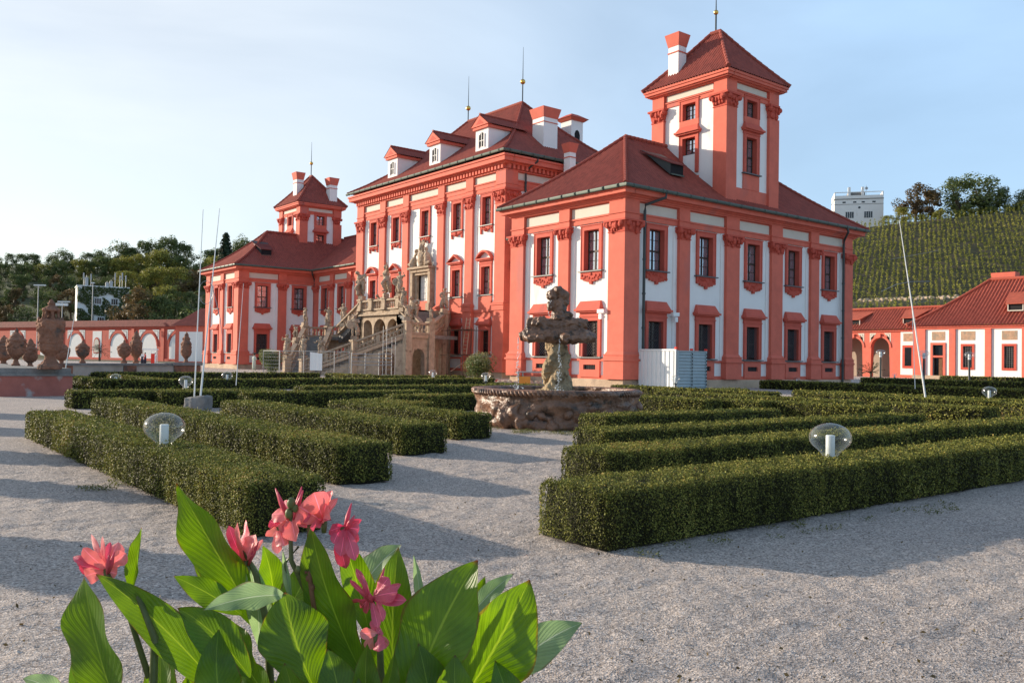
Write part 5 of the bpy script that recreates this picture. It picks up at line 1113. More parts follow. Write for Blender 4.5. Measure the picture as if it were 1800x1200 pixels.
bush(843, 57, 2.3, 2.1, 'leafy flowering bush in front of the palace left of the near wing'); bush(477, 71.5, 2.0, 2.3, 'bush with feathery pale flowers beside the fence near the far wing')
t_ = bush(835, 56, 5.5, .35, 'low bed of red flowers under the leafy bush', 'bush2', n=1500, s=.09, cat='flower bed', name='flower_bed')
t_ = thing('stone_edging', 'row of pale stones edging the flower bed', 'stones', gnd(848, 54.5)); mb = MB()
for k in range(22): v = rt*(-3.2+k*.33+rng.uniform(-.05, .05)); mb.ball((v.x, v.y, .12), (rng.uniform(.14, .24), rng.uniform(.12, .2), rng.uniform(.1, .2)), 8, 5)
voxel(mb.build('stones', 'stone_base', t_), .05, .03, .1)
# people
def person(loc, rz, top, bottom, label, pose, h=1.0):
    t_ = thing('person', label, 'person', loc, rz); b_ = figure('body', top, pose, t_, False); voxel(b_, .022, 0); b_.scale = (h, h, h)
    mb = MB(); mb.ball(Vector(pose.get('head', (0, -.02, 1.62)))*h+Vector((0, .025, .035)), (.108*h, .115*h, .125*h), 10, 8); mb.build('hair', 'hair', t_, smooth=True)
    mb = MB(); hd = Vector(pose.get('head', (0, -.02, 1.62)))*h; mb.ball(hd+Vector((0, -.045, -.03)), (.088*h, .085*h, .115*h), 10, 8); mb.build('face', 'skin', t_, smooth=True)
    mb = MB(); mb.tube([(0, 0, .08), (0, 0, .55*h), (0, 0, .98*h), (0, 0, 1.1*h)], [.21, .20, .17, .15], 14); mb.build('trousers' if bottom != 'cloth' else 'long_dress', bottom, t_, smooth=True) if bottom else None
    return t_
person(gnd(447, 92), R(200), 'cloth', 'cloth', 'person in a long pale green dress standing by the corner of the far wing', dict(hal=(.12, -.25, 1.15), har=(-.12, -.25, 1.15)), 1.0)
person(gnd(250, 128), R(60), 'white_metal', 'navy', 'person in white top and dark trousers, leftmost of the group by the red sign', dict(hal=(.2, -.2, 1.0)))
person(gnd(255, 130), R(-40), 'red', 'navy', 'person in dark clothes and a red top beside the one in white', dict(har=(-.2, -.2, 1.0)), .95)
person(gnd(272.5, 128), R(20), 'white_metal', 'white_metal', 'person in white partly behind the red sign', dict(har=(-.3, -.2, 1.1)), .95)
t_ = thing('red_sign', 'upright red advertising stand before the arched wall', 'sign', gnd(268.5, 126), R(-140)); mb = MB(); mb.box(-.27, .27, -.05, .05, 0, 1.55); mb.build('board', 'red', t_); mb = MB(); mb.box(-.3, .3, -.2, .2, 0, .05); mb.build('foot', 'pipe', t_)
t_ = thing('canopy', 'small white canopy roof on thin posts above the people', 'canopy', gnd(259, 129), R(38)); mb = MB(); mb.box(-1.3, 1.3, -.8, .8, 2.1, 2.25); mb.build('roof', 'white_metal', t_); mb = MB()
for x, y in ((-1.2, -.7), (1.2, -.7), (-1.2, .7), (1.2, .7)): mb = MB(); mb.tube([(x, y, 0), (x, y, 2.1)], .03, 5); mb.build('post', 'white_metal', t_)
# ================================================================ trees (proto of each kind, then copies)
FD = Vector((fw.x, fw.y, 0)).normalized()
def loc(l, F_, z=0): p = Vector((KP.x, KP.y, 0))+FD*F_+rt*l; return Vector((p.x, p.y, z))
def tree_proto(kind, seed, m, n=3400):
    """unit tree: 1 high, crown about .8 wide; uneven clumps, gaps between them"""
    r_ = np.random.default_rng(seed); t_ = bpy.data.objects.new('tree', None); COL.objects.link(t_); P = []; N_ = []; T = []
    mb = MB(); mb.tube([(0, 0, -.05), (.01, 0, .3), (0, .01, .75 if kind == 'conifer' else .55)], [.03, .022, .006], 7)
    k = 34 if kind != 'conifer' else 16
    for i in range(k):
        if kind == 'conifer':
            z = .15+.82*i/k; rr = .24*(1-z)+.015
            a = np.linspace(0, 6.28, 12)+r_.uniform(0, 1); m_ = n//k
            ang = r_.uniform(0, 2*PI, m_); q = rr*np.sqrt(r_.random(m_))*(1+.3*np.sin(ang*5+i)); P.append(np.stack([q*np.cos(ang), q*np.sin(ang), z-.3*q+r_.normal(0, .012, m_)], 1)); N_.append(np.stack([np.cos(ang), np.sin(ang), np.full(m_, .8)], 1)); T.append(r_.normal(.4, .2, m_)+q*.8); continue
        a = r_.uniform(0, 2*PI); z = r_.uniform(.08, .88) if kind != 'open' else r_.uniform(.22, .90); rmax = .36*math.sqrt(max(.05, 1-((z-.48)/.46)**2)); r = rmax*math.sqrt(r_.random())
        c = np.array([r*math.cos(a), r*math.sin(a), z]); s = r_.uniform(.08, .17)*(.75 if kind == 'open' else 1)
        if i % 3 == 0: mb.tube([(0, 0, .3+.2*r_.random()), tuple(c*.6+np.array([0, 0, .12])), tuple(c)], [.012, .008, .003], 4)
        m_ = n//k; q = r_.normal(0, 1, (m_, 3)); q /= np.linalg.norm(q, axis=1)[:, None]; P.append(c+q*s*r_.uniform(.55, 1.1, (m_, 1))*np.array([1.0, 1.0, .95])); N_.append(q+np.array([0, 0, .2])); T.append(r_.normal(.42+r_.uniform(-.2, .2), .16, m_))
    P = np.concatenate(P); N_ = np.concatenate(N_); T = np.concatenate(T)
    leaves('crown', P, N_, .040*r_.uniform(.6, 1.4, len(P)), T, m, t_, spread=.45); mb.build('trunk', 'bark', t_); return t_
KINDS = {'green': ('round', 'tree1', 'dark green'), 'yellow': ('round', 'tree2', 'yellowing'), 'brown': ('open', 'tree3', 'russet brown'), 'conifer': ('conifer', 'conifer', 'dark pointed conifer')}
PT = {}
def plant(kind, p, h, wd, label, group):
    v = random.randrange(2); key = (kind, v)
    if key not in PT: PT[key] = tree_proto(KINDS[kind][0], 5+v+len(kind), KINDS[kind][1]); c = PT[key]
    else: c = dup(PT[key])
    c.location = p; c.rotation_euler = (0, 0, random.uniform(0, 6.28)); c.scale = (h*wd, h*wd, h); tag(c, label, 'tree', group); return c
# ---- left hill
def hz1(F_): return max(-.3, (F_-196)*.20) if F_ < 400 else 40.8+(F_-400)*.02
mb = MB(); Ls = list(range(-420, 61, 20)); Fs = [190, 196, 205, 220, 240, 265, 290, 320, 350, 400, 500, 900]
for F_ in Fs:
    for l in Ls: p = loc(l*max(1, F_/330), F_); mb.v.append((p.x, p.y, hz1(F_)+noise.noise(Vector((l*.02, F_*.02, 0)))*2*(F_ > 200)))
for j in range(len(Fs)-1):
    for i in range(len(Ls)-1): o = j*len(Ls)+i; mb.f.append((o, o+1, o+len(Ls)+1, o+len(Ls))); mb.m.append(0)
tag(mb.build('wooded_hill', 'hill_soil', smooth=True), kind='structure')
sky_pts = [(-60, 462), (0, 452), (50, 446), (100, 440), (160, 436), (200, 424), (240, 426), (280, 413), (320, 420), (345, 432), (380, 430), (430, 414), (480, 430)]
def ysky(px): return float(np.interp(px, [p[0] for p in sky_pts], [p[1] for p in sky_pts]))
def where(px):
    for a, b_, s in ((-99, 60, 'at the far left of the hill'), (60, 135, 'above the russet trees on the left'), (135, 225, 'above the ivy covered house'), (225, 300, 'right of the ivy covered house'), (300, 360, 'left of the two white poles'), (360, 999, 'behind the far wing roof')):
        if a <= px < b_: return s
    return ''
ORD = 'first second third fourth fifth sixth seventh eighth ninth tenth eleventh twelfth thirteenth fourteenth fifteenth sixteenth seventeenth eighteenth nineteenth twentieth'.split()+['twenty-%s' % q for q in 'first second third fourth fifth sixth seventh eighth ninth'.split()]+['outermost']
rows = [(372, 0, 19, (.0,), ['green', 'green', 'green', 'green']), (330, 20, 22, (0,), ['green', 'yellow', 'green', 'green']), (292, 48, 26, (0,), ['green', 'green', 'yellow', 'brown']), (255, 80, 28, (0,), ['green', 'yellow', 'green', 'green']), (222, 108, 30, (0,), ['brown', 'green', 'brown', 'green'])]
nm = ['on the skyline', 'just below the skyline', 'half way up the hill', 'on the lower slope', 'at the foot of the hill']
for ri, (F_, dy, st_, _, ks) in enumerate(rows):
    cnt = -1
    for px in range(-50+ri*9, 480, st_):
        cnt += px > 0
        pxx = px+random.uniform(-9, 9); k = random.choice(ks)
        if ri >= 3 and pxx < 130: k = random.choice(['brown', 'brown', 'green', 'yellow'])
        if 205 < pxx < 300 and ri in (1, 2): k = 'yellow'
        if ri == 4 and 128 < pxx < 226: continue
        if ri == 3 and 140 < pxx < 215: dyy = 20
        ht = ysky(pxx)+dy+random.uniform(-10, 12)*(1 if ri else .7); zt = at(pxx, ht, F_).z; zb = hz1(F_)-.5; h = max(9, zt-zb)
        p = gnd(pxx, F_); plant(k, (p.x, p.y, zb), h, random.uniform(.62, 1.05)*min(1.25, 17/h+.1), '%s tree, %s from the left %s' % (KINDS[k][2], ORD[cnt], nm[ri]), 'trees on the wooded hill')
p = gnd(392, 300); zb = hz1(300); plant('conifer', (p.x, p.y, zb), at(392, 403, 300).z-zb, 1.05, 'tall pointed conifer between the poles and the far wing roof', 'trees on the wooded hill')
p = gnd(236, 222); plant('brown', (p.x, p.y, 3.5), 15.5, 1.0, 'round olive brown tree covering the right side of the ivy house', 'trees on the wooded hill')
for px in (232, 262, 300, 330): p = gnd(px, 206); plant('green' if px > 240 else 'brown', (p.x, p.y, -.3), (14.5, 12, 11, 13)[(px-230)//30 if px < 330 else 3], 1.0, 'broad dark tree right behind the arched wall, %s' % ('beside the ivy house' if px == 232 else 'above the red sign' if px == 262 else 'right of the red sign' if px == 300 else 'beside the poles'), 'trees on the wooded hill')
# ---- arched garden wall
WA, WB = gnd(120, 194), gnd(341, 172); wd_ = (WB-WA).normalized(); O = WA-wd_*46; LW = 110
F = Fac(O, wd_, (wd_.y, -wd_.x, 0)); aw = thing('arched_wall', 'long coral garden wall with white arched niches and a tiled coping', 'wall', O)
def sfor(px):
    d = gnd(px, 100)-Vector((KP.x, KP.y, 0)); q = O-Vector((KP.x, KP.y, 0)); den = d.x*wd_.y-d.y*wd_.x; t_ = (q.x*wd_.y-q.y*wd_.x)/den; P_ = Vector((KP.x, KP.y, 0))+d*t_; return (P_-O).dot(wd_)
mb = MB(); G = Fac((0, 0, 0), wd_, (wd_.y, -wd_.x, 0)); G.box(mb, 0, LW, 0, 7.0, -.6, 0); G.box(mb, 0, LW, 6.7, 7.1, -.7, .25); G.box(mb, 0, LW, 0, .5, 0, .15); mb.build('wall', 'coral_trim', aw)
mb = MB(); mb.hexa([G.p(0, 7.1, .55), G.p(LW, 7.1, .55), G.p(LW, 7.1, -.9), G.p(0, 7.1, -.9), G.p(0, 8.5, -.15), G.p(LW, 8.5, -.15), G.p(LW, 8.5, -.25), G.p(0, 8.5, -.25)]); mb.build('coping_roof', MT['old_tile_flat'], aw)
ws = [sfor(px) for px in (-20, 30, 82, 133, 207, 261, 312, 362)]
for s0 in ws:
    mb = MB(); r = 2.6; pts = [(s0-r, .25, .02), (s0+r, .25, .02)]+[(s0+r*math.cos(PI*i/14), 3.1+r*math.sin(PI*i/14), .02) for i in range(15)]; G.quad(mb, pts)
    nb = mb.build('arched_niche', 'white', aw); mb = MB()
    for i in range(14):
        a, b_ = PI*i/14, PI*(i+1)/14; q = lambda an, rr, d: G.p(s0+rr*math.cos(an), 3.1+rr*math.sin(an), d)
        mb.hexa([q(a, r, 0), q(b_, r, 0), q(b_, r+.38, 0), q(a, r+.38, 0), q(a, r, .14), q(b_, r, .14), q(b_, r+.38, .14), q(a, r+.38, .14)])
    mb.build('arch_ring', 'coral_dark', nb); mb = MB()
    for sg in (-1, 1):
        for (k, dd, mi) in ((0, .03, 0), (.28, .045, 1), (.42, .06, 0)):
            A_ = (s0+sg*(3.25-k), 6.45-k, dd); B_ = (s0+sg*(1.0+k*2.0), 6.45-k, dd); C_ = (s0+sg*(3.25-k), 4.3+k*1.6, dd); M_ = (s0+sg*(2.3-k*.1), 5.5+k*.5, dd)
            G.quad(mb, [A_, B_, M_, C_] if sg > 0 else [A_, C_, M_, B_], mi)
    mb.build('spandrel_panel', ['white', 'stone_grey'], aw)
for px in (170,):
    s0 = sfor(px); mb = MB(); G.box(mb, s0-1.6, s0+1.6, .3, 6.2, 0, .04); mb.build('white_field', 'white', aw); mb = MB(); G.box(mb, s0-1.05, s0+1.05, 1.4, 3.8, .04, .15); n = 10
    pts = [(s0+1.05*math.cos(PI*i/n), 3.8+1.05*math.sin(PI*i/n), .1) for i in range(n+1)]; G.quad(mb, pts); pts = [(s0-.8, 1.6, .16), (s0+.8, 1.6, .16)]+[(s0+.8*math.cos(PI*i/n), 3.7+.8*math.sin(PI*i/n), .16) for i in range(n+1)]; G.quad(mb, pts, 1); mb.build('blind_niche', ['coral_dark', 'cream'], aw)
mb = MB()
for a, b_ in zip(ws[:-1], ws[1:]):
    if 5.5 < b_-a < 12: G.box(mb, (a+b_)/2-.45, (a+b_)/2+.45, 0, 6.7, 0, .2)
mb.build('pilaster', 'coral', aw)
t_ = thing('small_palm', 'small spiky palm in front of the arched wall niche', 'plant', gnd(175, 160)); mb = MB(); mb.tube([(0, 0, 0), (0, 0, 1.9)], [.22, .16], 8); mb.build('trunk', 'bark', t_); P = []; N_ = []; T = []
for k in range(26):
    a = rng.uniform(0, 6.28); e = rng.uniform(-.3, 1.2); d = np.array([math.cos(a)*math.cos(e), math.sin(a)*math.cos(e), math.sin(e)])
    for j in range(14): q = j/14*2.3; P.append(np.array([0, 0, 1.9])+d*q-np.array([0, 0, .18*q*q])); N_.append(rng.normal(0, 1, 3)); T.append(.3)
leaves('fronds', P, N_, .3, np.array(T), 'conifer', t_, aspect=.3)
# ---- low grass strip and hedge before the wall
mb = MB(); mb.v = [tuple(q) for q in (gnd(-200, 175, .02), gnd(420, 140, .02), gnd(480, 190, .02), gnd(-200, 260, .02))]; mb.f = [(0, 1, 2, 3)]; mb.m = [0]; tag(mb.build('lawn', 'far_grass'), kind='structure')
# ---- small tiled gatehouse behind the far wing
gh = thing('gatehouse', 'small red tiled building between the arched wall and the far wing', 'building', gnd(352, 152), R(40)); mb = MB(); mb.box(-3, 8, -3, 3, 0, 6.4); mb.build('wall', 'coral', gh); mb = MB(); mb.box(-2.2, 2.2, -3.06, -3, .3, 5.4); mb.build('white_panel', 'white', gh)
mb = MB(); mb.hexa([(-3.6, -3.6, 6.4), (8.6, -3.6, 6.4), (8.6, 3.6, 6.4), (-3.6, 3.6, 6.4), (0, -.1, 9.6), (5, -.1, 9.6), (5, .1, 9.6), (0, .1, 9.6)]); mb.build('roof', MT['old_tile_flat'], gh)
# ---- ivy covered house
hb = gnd(178, 235); ih = thing('ivy_house', 'flat roofed white house covered with dark ivy on the hillside, aerials on its roof', 'house', (hb.x, hb.y, 8), math.atan2(rt.y, rt.x)+.52)
mb = MB(); mb.box(-6.2, 6.4, 0, 9, -3, 11.2); mb.box(-6.4, 6.6, -.2, 9.2, 11.2, 11.5); mb.build('wall', 'white', ih)
for x, z in ((-1.2, 6.6), (2.9, 6.6), (-.4, 1.5), (4.2, 1.5), (-4.6, 6.6)):
    mb = MB(); mb.box(x-.9, x+.9, -.08, 0, z-.1, z+1.7); w__ = mb.build('window', 'frame_white', ih); mb = MB()
    for k in range(3): mb.box(x-.78+k*.55, x-.34+k*.55, -.1, -.08, z+.05, z+1.55)
    mb.build('pane', 'pane_dark', w__)
P = []; N_ = []
for k in range(5200):
    x = rng.uniform(-6.2, 6.4); z = rng.uniform(-1, 11.3)
    if noise.noise(Vector((x*.35, z*.4, 3)))+.42-(.3 if x < -3.5 else 0) < 0 or any(abs(x-a) < 1.1 and -.3 < z-b_ < 1.9 for a, b_ in ((-1.2, 6.6), (2.9, 6.6), (-.4, 1.5), (4.2, 1.5))): continue
    P.append((x, -.15-rng.random()*.2, z)); N_.append((0, -1, .3))
leaves('ivy', P, N_, .5, .15+rng.random(len(P))*.4, 'tree1', ih)
for k, (x, h) in enumerate(((-4.6, 3.6), (-3.9, 3.0), (-2.8, 3.4), (3.2, 4.0), (4.4, 3.4), (5.0, 4.2), (5.9, 3.5), (1.2, 1.6), (2.2, 2.1))):
    mb = MB(); mb.tube([(x, 3, 11.5), (x, 3, 11.5+h)], .07, 5); 
    if h > 3: mb.box(x-.16, x+.16, 2.9, 3.1, 11.5+h*.5, 11.5+h)
    else: mb.box(x-.4, x+.4, 2.6, 3.4, 11.5, 11.5+h*.8)
    mb.build('aerial', 'metal', ih)
for px, yt, d, hd in ((64, 501, 188, 1), (160, 497, 190, 0), (107, 530, 186, 1)):
    g_ = gnd(px, d); zt = at(px, yt, d).z; t_ = thing('lamp_mast', 'tall thin lamp mast behind the arched wall, %s' % {64: 'leftmost with a wide head', 160: 'before the ivy covered house', 107: 'shorter one with white floodlights'}[px], 'lamp mast', g_, math.atan2(rt.y, rt.x))
    mb = MB(); mb.tube([(0, 0, 0), (0, 0, zt)], [.14, .09], 6); mb.build('mast', 'metal', t_); mb = MB(); mb.box(-1.0 if hd else -.5, 1.6 if hd else .3, -.15, .15, zt-.1, zt+.12)
    if px == 107:
        for k in range(3): mb.box(-1.3+k*.9, -.6+k*.9, -.3, .1, zt-.9, zt-.3)
    mb.build('lamp_head', 'white_metal', t_)
# ================================================================ side building (right): arcade and block
def xon(px, y): d = gnd(px, 100)-Vector((KP.x, KP.y, 0)); return KP.x+d.x*(y-KP.y)/d.y
YB, YA = 75.8, 79.0
OB = thing('side_building', 'long low coral and white side building with an arcade and a bright red tiled roof', 'building', (xon(1607, YB), YB, 0)); ob_o = tuple(OB.location)
def ob(mb, name, m, par=None): return mb.build(name, m, OB if par is None else par, origin=None) if False else _ob(mb, name, m, par)
def _ob(mb, name, m, par):
    o = mb.build(name, m, OB if par is None else par)
    if par is None: o.location = (-ob_o[0], -ob_o[1], -ob_o[2])
    return o
xb0 = xon(1607, YB); xb1 = xb0+46; FB = Fac((xb0, YB, 0), (1, 0, 0), (0, -1, 0)); b_s = lambda px: xon(px, YB)-xb0
win = [(1688, 1714), (1760, 1788), (1822, 1850), (1885, 1915)]
mb = MB(); hs = [(b_s(a)+.35, b_s(b_)-.35, 1.55, 4.2) for a, b_ in win]+[(b_s(1640), b_s(1658), 0, 4.35)]
wallface(FB, mb, 0, 46, 0, 6.8, hs); mb.box(xb0+.02, xb1, YB+.6, YB+14, 0, 6.7); _ob(mb, 'wall', 'white', None)
mb = MB(); mb.box(xb0, xb0+.3, YB+.01, YB+14, 0, 6.8); FB.box(mb, 0, 46, 6.35, 6.6, 0, .2); FB.box(mb, 0, 46, 6.6, 6.85, 0, .4); _ob(mb, 'cornice', 'coral', None)
for a, b_ in ((1607, 1627), (1669, 1680), (1732, 1743), (1797, 1809), (1862, 1874)):
    mb = MB(); FB.box(mb, b_s(a) if a > 1607 else -.1, b_s(b_), 0, 6.35, 0, .18); _ob(mb, 'pilaster', 'coral', None)
mb = MB(); FB.box(mb, -.15, 46, 0, .45, 0, .3); _ob(mb, 'stone_plinth', 'stone_base', None)
def small_window(F, s0, s1, z0, z1, fr=.28, rev=.3):
    mb = MB(); F.box(mb, s0-fr, s0, z0-fr, z1+fr, -.01, .08); F.box(mb, s1, s1+fr, z0-fr, z1+fr, -.01, .08); F.box(mb, s0, s1, z1, z1+fr, -.01, .08); F.box(mb, s0, s1, z0-fr, z0, -.01, .1); w_ = _ob(mb, 'window', 'coral_dark', None)
    mb = MB(); F.quad(mb, [(s0, z0, -rev), (s1, z0, -rev), (s1, z1, -rev), (s0, z1, -rev)]); mb.build('pane', 'pane_dark', w_)
    mb = MB(); n = int((s1-s0)/.22)
    for i in range(1, n): F.box(mb, s0+(s1-s0)*i/n-.015, s0+(s1-s0)*i/n+.015, z0, z1, -.1, -.07)
    for i in range(1, int((z1-z0)/.22)): F.box(mb, s0, s1, z0+i*.22-.012, z0+i*.22+.012, -.12, -.1)
    mb.build('window_grille', 'stone_grey', w_)
for a, b_ in win: small_window(FB, b_s(a)+.35, b_s(b_)-.35, 1.55, 4.2)
mb = MB()
for a, b_ in ((1638, 1661), (1689, 1714), (1761, 1788), (1823, 1850)): mb = MB(); FB.box(mb, b_s(a), b_s(b_), 4.95, 6.05, 0, .03); _ob(mb, 'fresco_panel', 'fresco', None)
s0, s1 = b_s(1640), b_s(1658); mb = MB(); FB.box(mb, s0-.3, s0, 0, 4.65, -.01, .12); FB.box(mb, s1, s1+.3, 0, 4.65, -.01, .12); FB.box(mb, s0, s1, 4.35, 4.65, -.01, .12); FB.box(mb, s0, s1, 2.75, 3.0, -.2, .1); dr = _ob(mb, 'door', 'coral', None)
mb = MB(); FB.quad(mb, [(s0, 3.0, -.25), (s1, 3.0, -.25), (s1, 4.35, -.25), (s0, 4.35, -.25)]); FB.quad(mb, [(s0, 0, -.35), (s1, 0, -.35), (s1, 2.75, -.35), (s0, 2.75, -.35)]); mb.build('pane', 'pane_dark', dr); mb = MB(); FB.box(mb, (s0+s1)/2, s1, 0, 2.75, -.3, -.2); FB.box(mb, (s0+s1)/2+.2, s1-.2, .3, 1.2, -.2, -.16); FB.box(mb, (s0+s1)/2+.2, s1-.2, 1.5, 2.5, -.2, -.16); mb.build('door_leaf', 'wood', dr)
rf = roofplane('roof', (xb0-.7, YB-.7, 0), (1, 0, 0), (0, 1, 0), 50, 7.4, 6.85, 6.1, 1, 0, .85, 'tile_bright', .42, .09, par=OB); rf.location = (-ob_o[0], -ob_o[1], 0)
rf2 = roofplane('roof', (xb0-.7, YB+14.1, 0), (0, -1, 0), (1, 0, 0), 14.8, 7.4, 6.85, 6.1, 1, 1, .85, 'tile_bright', .42, .09, par=OB); rf2.location = rf.location
rd_ = ridge(rf, [(xb0+6.7, YB+6.7, 13.0), (xb0+49, YB+6.7, 13.0)], .22, 'tile_bright', .5)
ridge(rf, [(xb0-.7+7.4*k/6, YB-.7+7.4*k/6, 6.95+6.1*(.85*k/6+.15*(k/6)**2)) for k in range(7)], .18, 'tile_bright', .5)
mb = MB(); q = xon(1742, YB+7); mb.frust(q-.1, q+2.6, YB+7.5, YB+8.6, 12.2, 13.9, .15); _ob(mb, 'chimney', 'coral', None)
def eyebrow(x, y, z, w_=1.6):
    mb = MB(); mb.hexa([(x-w_/2, y, z), (x+w_/2, y, z), (x+w_/2, y+.1, z), (x-w_/2, y+.1, z), (x-w_/2, y, z+.75), (x+w_/2, y, z+.75), (x+w_/2, y+.9, z+.75), (x-w_/2, y+.9, z+.75)], 0)
    mb.box(x-w_/2-.1, x+w_/2+.1, y-.12, y, z-.12, z, 1); mb.box(x-w_/2-.1, x-w_/2, y-.12, y, z, z+.75, 1); mb.box(x+w_/2, x+w_/2+.1, y-.12, y, z, z+.75, 1)
    mb.hexa([(x-w_/2-.25, y-.35, z+.72), (x+w_/2+.25, y-.35, z+.72), (x+w_/2+1.3, y+3.4, z+2.4), (x-w_/2-1.3, y+3.4, z+2.4), (x-w_/2-.25, y-.35, z+.84), (x+w_/2+.25, y-.35, z+.84), (x+w_/2+1.3, y+3.4, z+2.5), (x-w_/2-1.3, y+3.4, z+2.5)], 2)
    mb.add([(x-w_/2, y, z), (x-w_/2, y, z+.75), (x-w_/2-1.1, y+3.2, z+2.3)], [(0, 1, 2)], 2); mb.add([(x+w_/2, y, z), (x+w_/2, y, z+.75), (x+w_/2+1.1, y+3.2, z+2.3)], [(0, 2, 1)], 2)
    _ob(mb, 'roof_vent', ['dark', 'cream', MT['tile_flat']], None)
MT['tile_flat'] = mat('bright_tile_plain', (.38, .085, .05), .8, .25, 2, .3, 8)
eyebrow(xon(1787, YB+1.6), YB+1.3, 8.6)
# arcade
xa1 = xb0; xa0 = xb0-48; FA = Fac((xa1, YA, 0), (-1, 0, 0), (0, -1, 0)); a_s = lambda px: xa1-xon(px, YA)
ac = [a_s(1547), a_s(1501)]; st_ = ac[1]-ac[0]; ac += [ac[1]+st_*k for k in range(1, 5)]; wA = a_s(1531)-a_s(1563)
mb = MB(); slicewall(mb, (xa0, YA), (xa1, YA), .7, union(*[arch(48-c, wA, 5.45-wA/2) for c in ac]), lambda s: 6.5, 420); _ob(mb, 'wall', 'coral', None)
mb = MB(); mb.box(xa0, xa1, YA+3.6, YA+3.9, 0, 6.4); _ob(mb, 'rear_wall', mat('tan_plaster', (.42, .34, .27), .9, .06, 1, .1, 20), None)
mb = MB(); mb.box(xa0, xa1, YA, YA+3.9, 6.42, 6.6); FA.box(mb, 0, 48, 6.3, 6.55, 0, .25); _ob(mb, 'cornice', 'coral', None)
mb = MB(); w0, w1 = a_s(1606), a_s(1583); FA.box(mb, 0, w1, .4, 6.25, 0, .03); _ob(mb, 'white_field', 'white', None)
mb = MB(); FA.box(mb, w0+.05, a_s(1588), 4.95, 6.0, .03, .07); _ob(mb, 'fresco_panel', 'orange' if False else 'fresco', None)
mb = MB(); FA.box(mb, w0-.1, a_s(1588)+.1, 1.3, 4.4, .03, .12); FA.quad(mb, [(w0+.25, 1.6, .13), (a_s(1591), 1.6, .13), (a_s(1591), 4.1, .13), (w0+.25, 4.1, .13)], 1); _ob(mb, 'window', ['coral_dark', 'pane_dark'], None)
for c in ac:
    mb = MB(); r = wA/2
    for i in range(12):
        a, b_ = PI*i/12, PI*(i+1)/12; q = lambda an, rr, d: FA.p(c+rr*math.cos(an), 5.45-r+rr*math.sin(an), d)
        mb.hexa([q(a, r+.02, 0), q(b_, r+.02, 0), q(b_, r+.3, 0), q(a, r+.3, 0), q(a, r+.02, .1), q(b_, r+.02, .1), q(b_, r+.3, .1), q(a, r+.3, .1)])
    FA.box(mb, c-.14, c+.14, 5.5, 6.0, 0, .25)
    an = _ob(mb, 'arch_ring', 'coral', None); mb = MB()
    for sg in (-1, 1):
        for k, dd, mi in ((0, .02, 0), (.16, .03, 1), (.22, .04, 0)):
            A_, B_, C_, M_ = (c+sg*(st_/2-.42-k), 6.1-k, dd), (c+sg*(.55+k*1.6), 6.1-k, dd), (c+sg*(st_/2-.42-k), 4.3+k*1.8, dd), (c+sg*(1.28+k*.2), 5.35+k*.5, dd)
            FA.quad(mb, [A_, B_, M_, C_] if sg < 0 else [A_, C_, M_, B_], mi)
    mb.build('spandrel_panel', ['cream', 'stone_grey'], an)
rf = roofplane('roof', (xa0, YA-.6, 0), (1, 0, 0), (0, 1, 0), 49, 3.9, 6.6, 3.1, 0, 0, .95, 'tile_bright', .42, .08, par=OB); rf.location = (-ob_o[0], -ob_o[1], 0)
ridge(rf, [(xa0, YA+3.3, 9.75), (xa1+3, YA+3.3, 9.75)], .16, 'tile_bright', .5); eyebrow(xon(1504, YA+.8), YA+.5, 7.3, 1.5); eyebrow(xon(1600, YA+.8), YA+.5, 7.35, 1.5)
t_ = thing('palm_shrub', 'small dark palm shrub left of the street lamp by the arcade', 'plant', gnd(1531, 104)); P = []; N_ = []
for k in range(22):
    a = rng.uniform(0, 6.28); e = rng.uniform(.1, 1.3); d = np.array([math.cos(a)*math.cos(e), math.sin(a)*math.cos(e), math.sin(e)])
    for j in range(12): q = j/12*1.9; P.append(np.array([0, 0, .7])+d*q-np.array([0, 0, .12*q*q])); N_.append(rng.normal(0, 1, 3))
leaves('fronds', P, N_, .28, np.full(len(P), .2), 'conifer', t_, aspect=.3); mb = MB(); mb.tube([(0, 0, 0), (0, 0, .8)], .12, 6); mb.build('trunk', 'bark', t_)
# ================================================================ vineyard hill, white tower house, trees on top
def vz(l, F_):
    top = 42.6+.139*(l-103); u = (F_-152)/(262-152)
    bench = .0
    if u <= 0: return -.3
    z = top*min(u, 1)
    if .40 < u < .48: z = top*(.40+(u-.40)*.25)
    elif u >= .48 and u < 1: z = top*(.42+(u-.48)*(.58/.52))
    elif u >= 1: z = top+(F_-262)*.02
    return z+noise.noise(Vector((l*.03, F_*.03, 1)))*.5
mb = MB(); Ls = list(range(30, 330, 6)); Fs = list(range(148, 300, 3))+[330, 500, 900]
for F_ in Fs:
    for l in Ls: p = loc(l*(max(1, F_/300)), F_); e = min(1, (l-30)/40); mb.v.append((p.x, p.y, vz(l, F_)*e))
for j in range(len(Fs)-1):
    for i in range(len(Ls)-1): o = j*len(Ls)+i; mb.f.append((o, o+1, o+len(Ls)+1, o+len(Ls))); mb.m.append(0)
tag(mb.build('vineyard_slope', 'far_grass', smooth=True), kind='structure')
P = []; N_ = []; S = []; T = []
F_ = 155.0
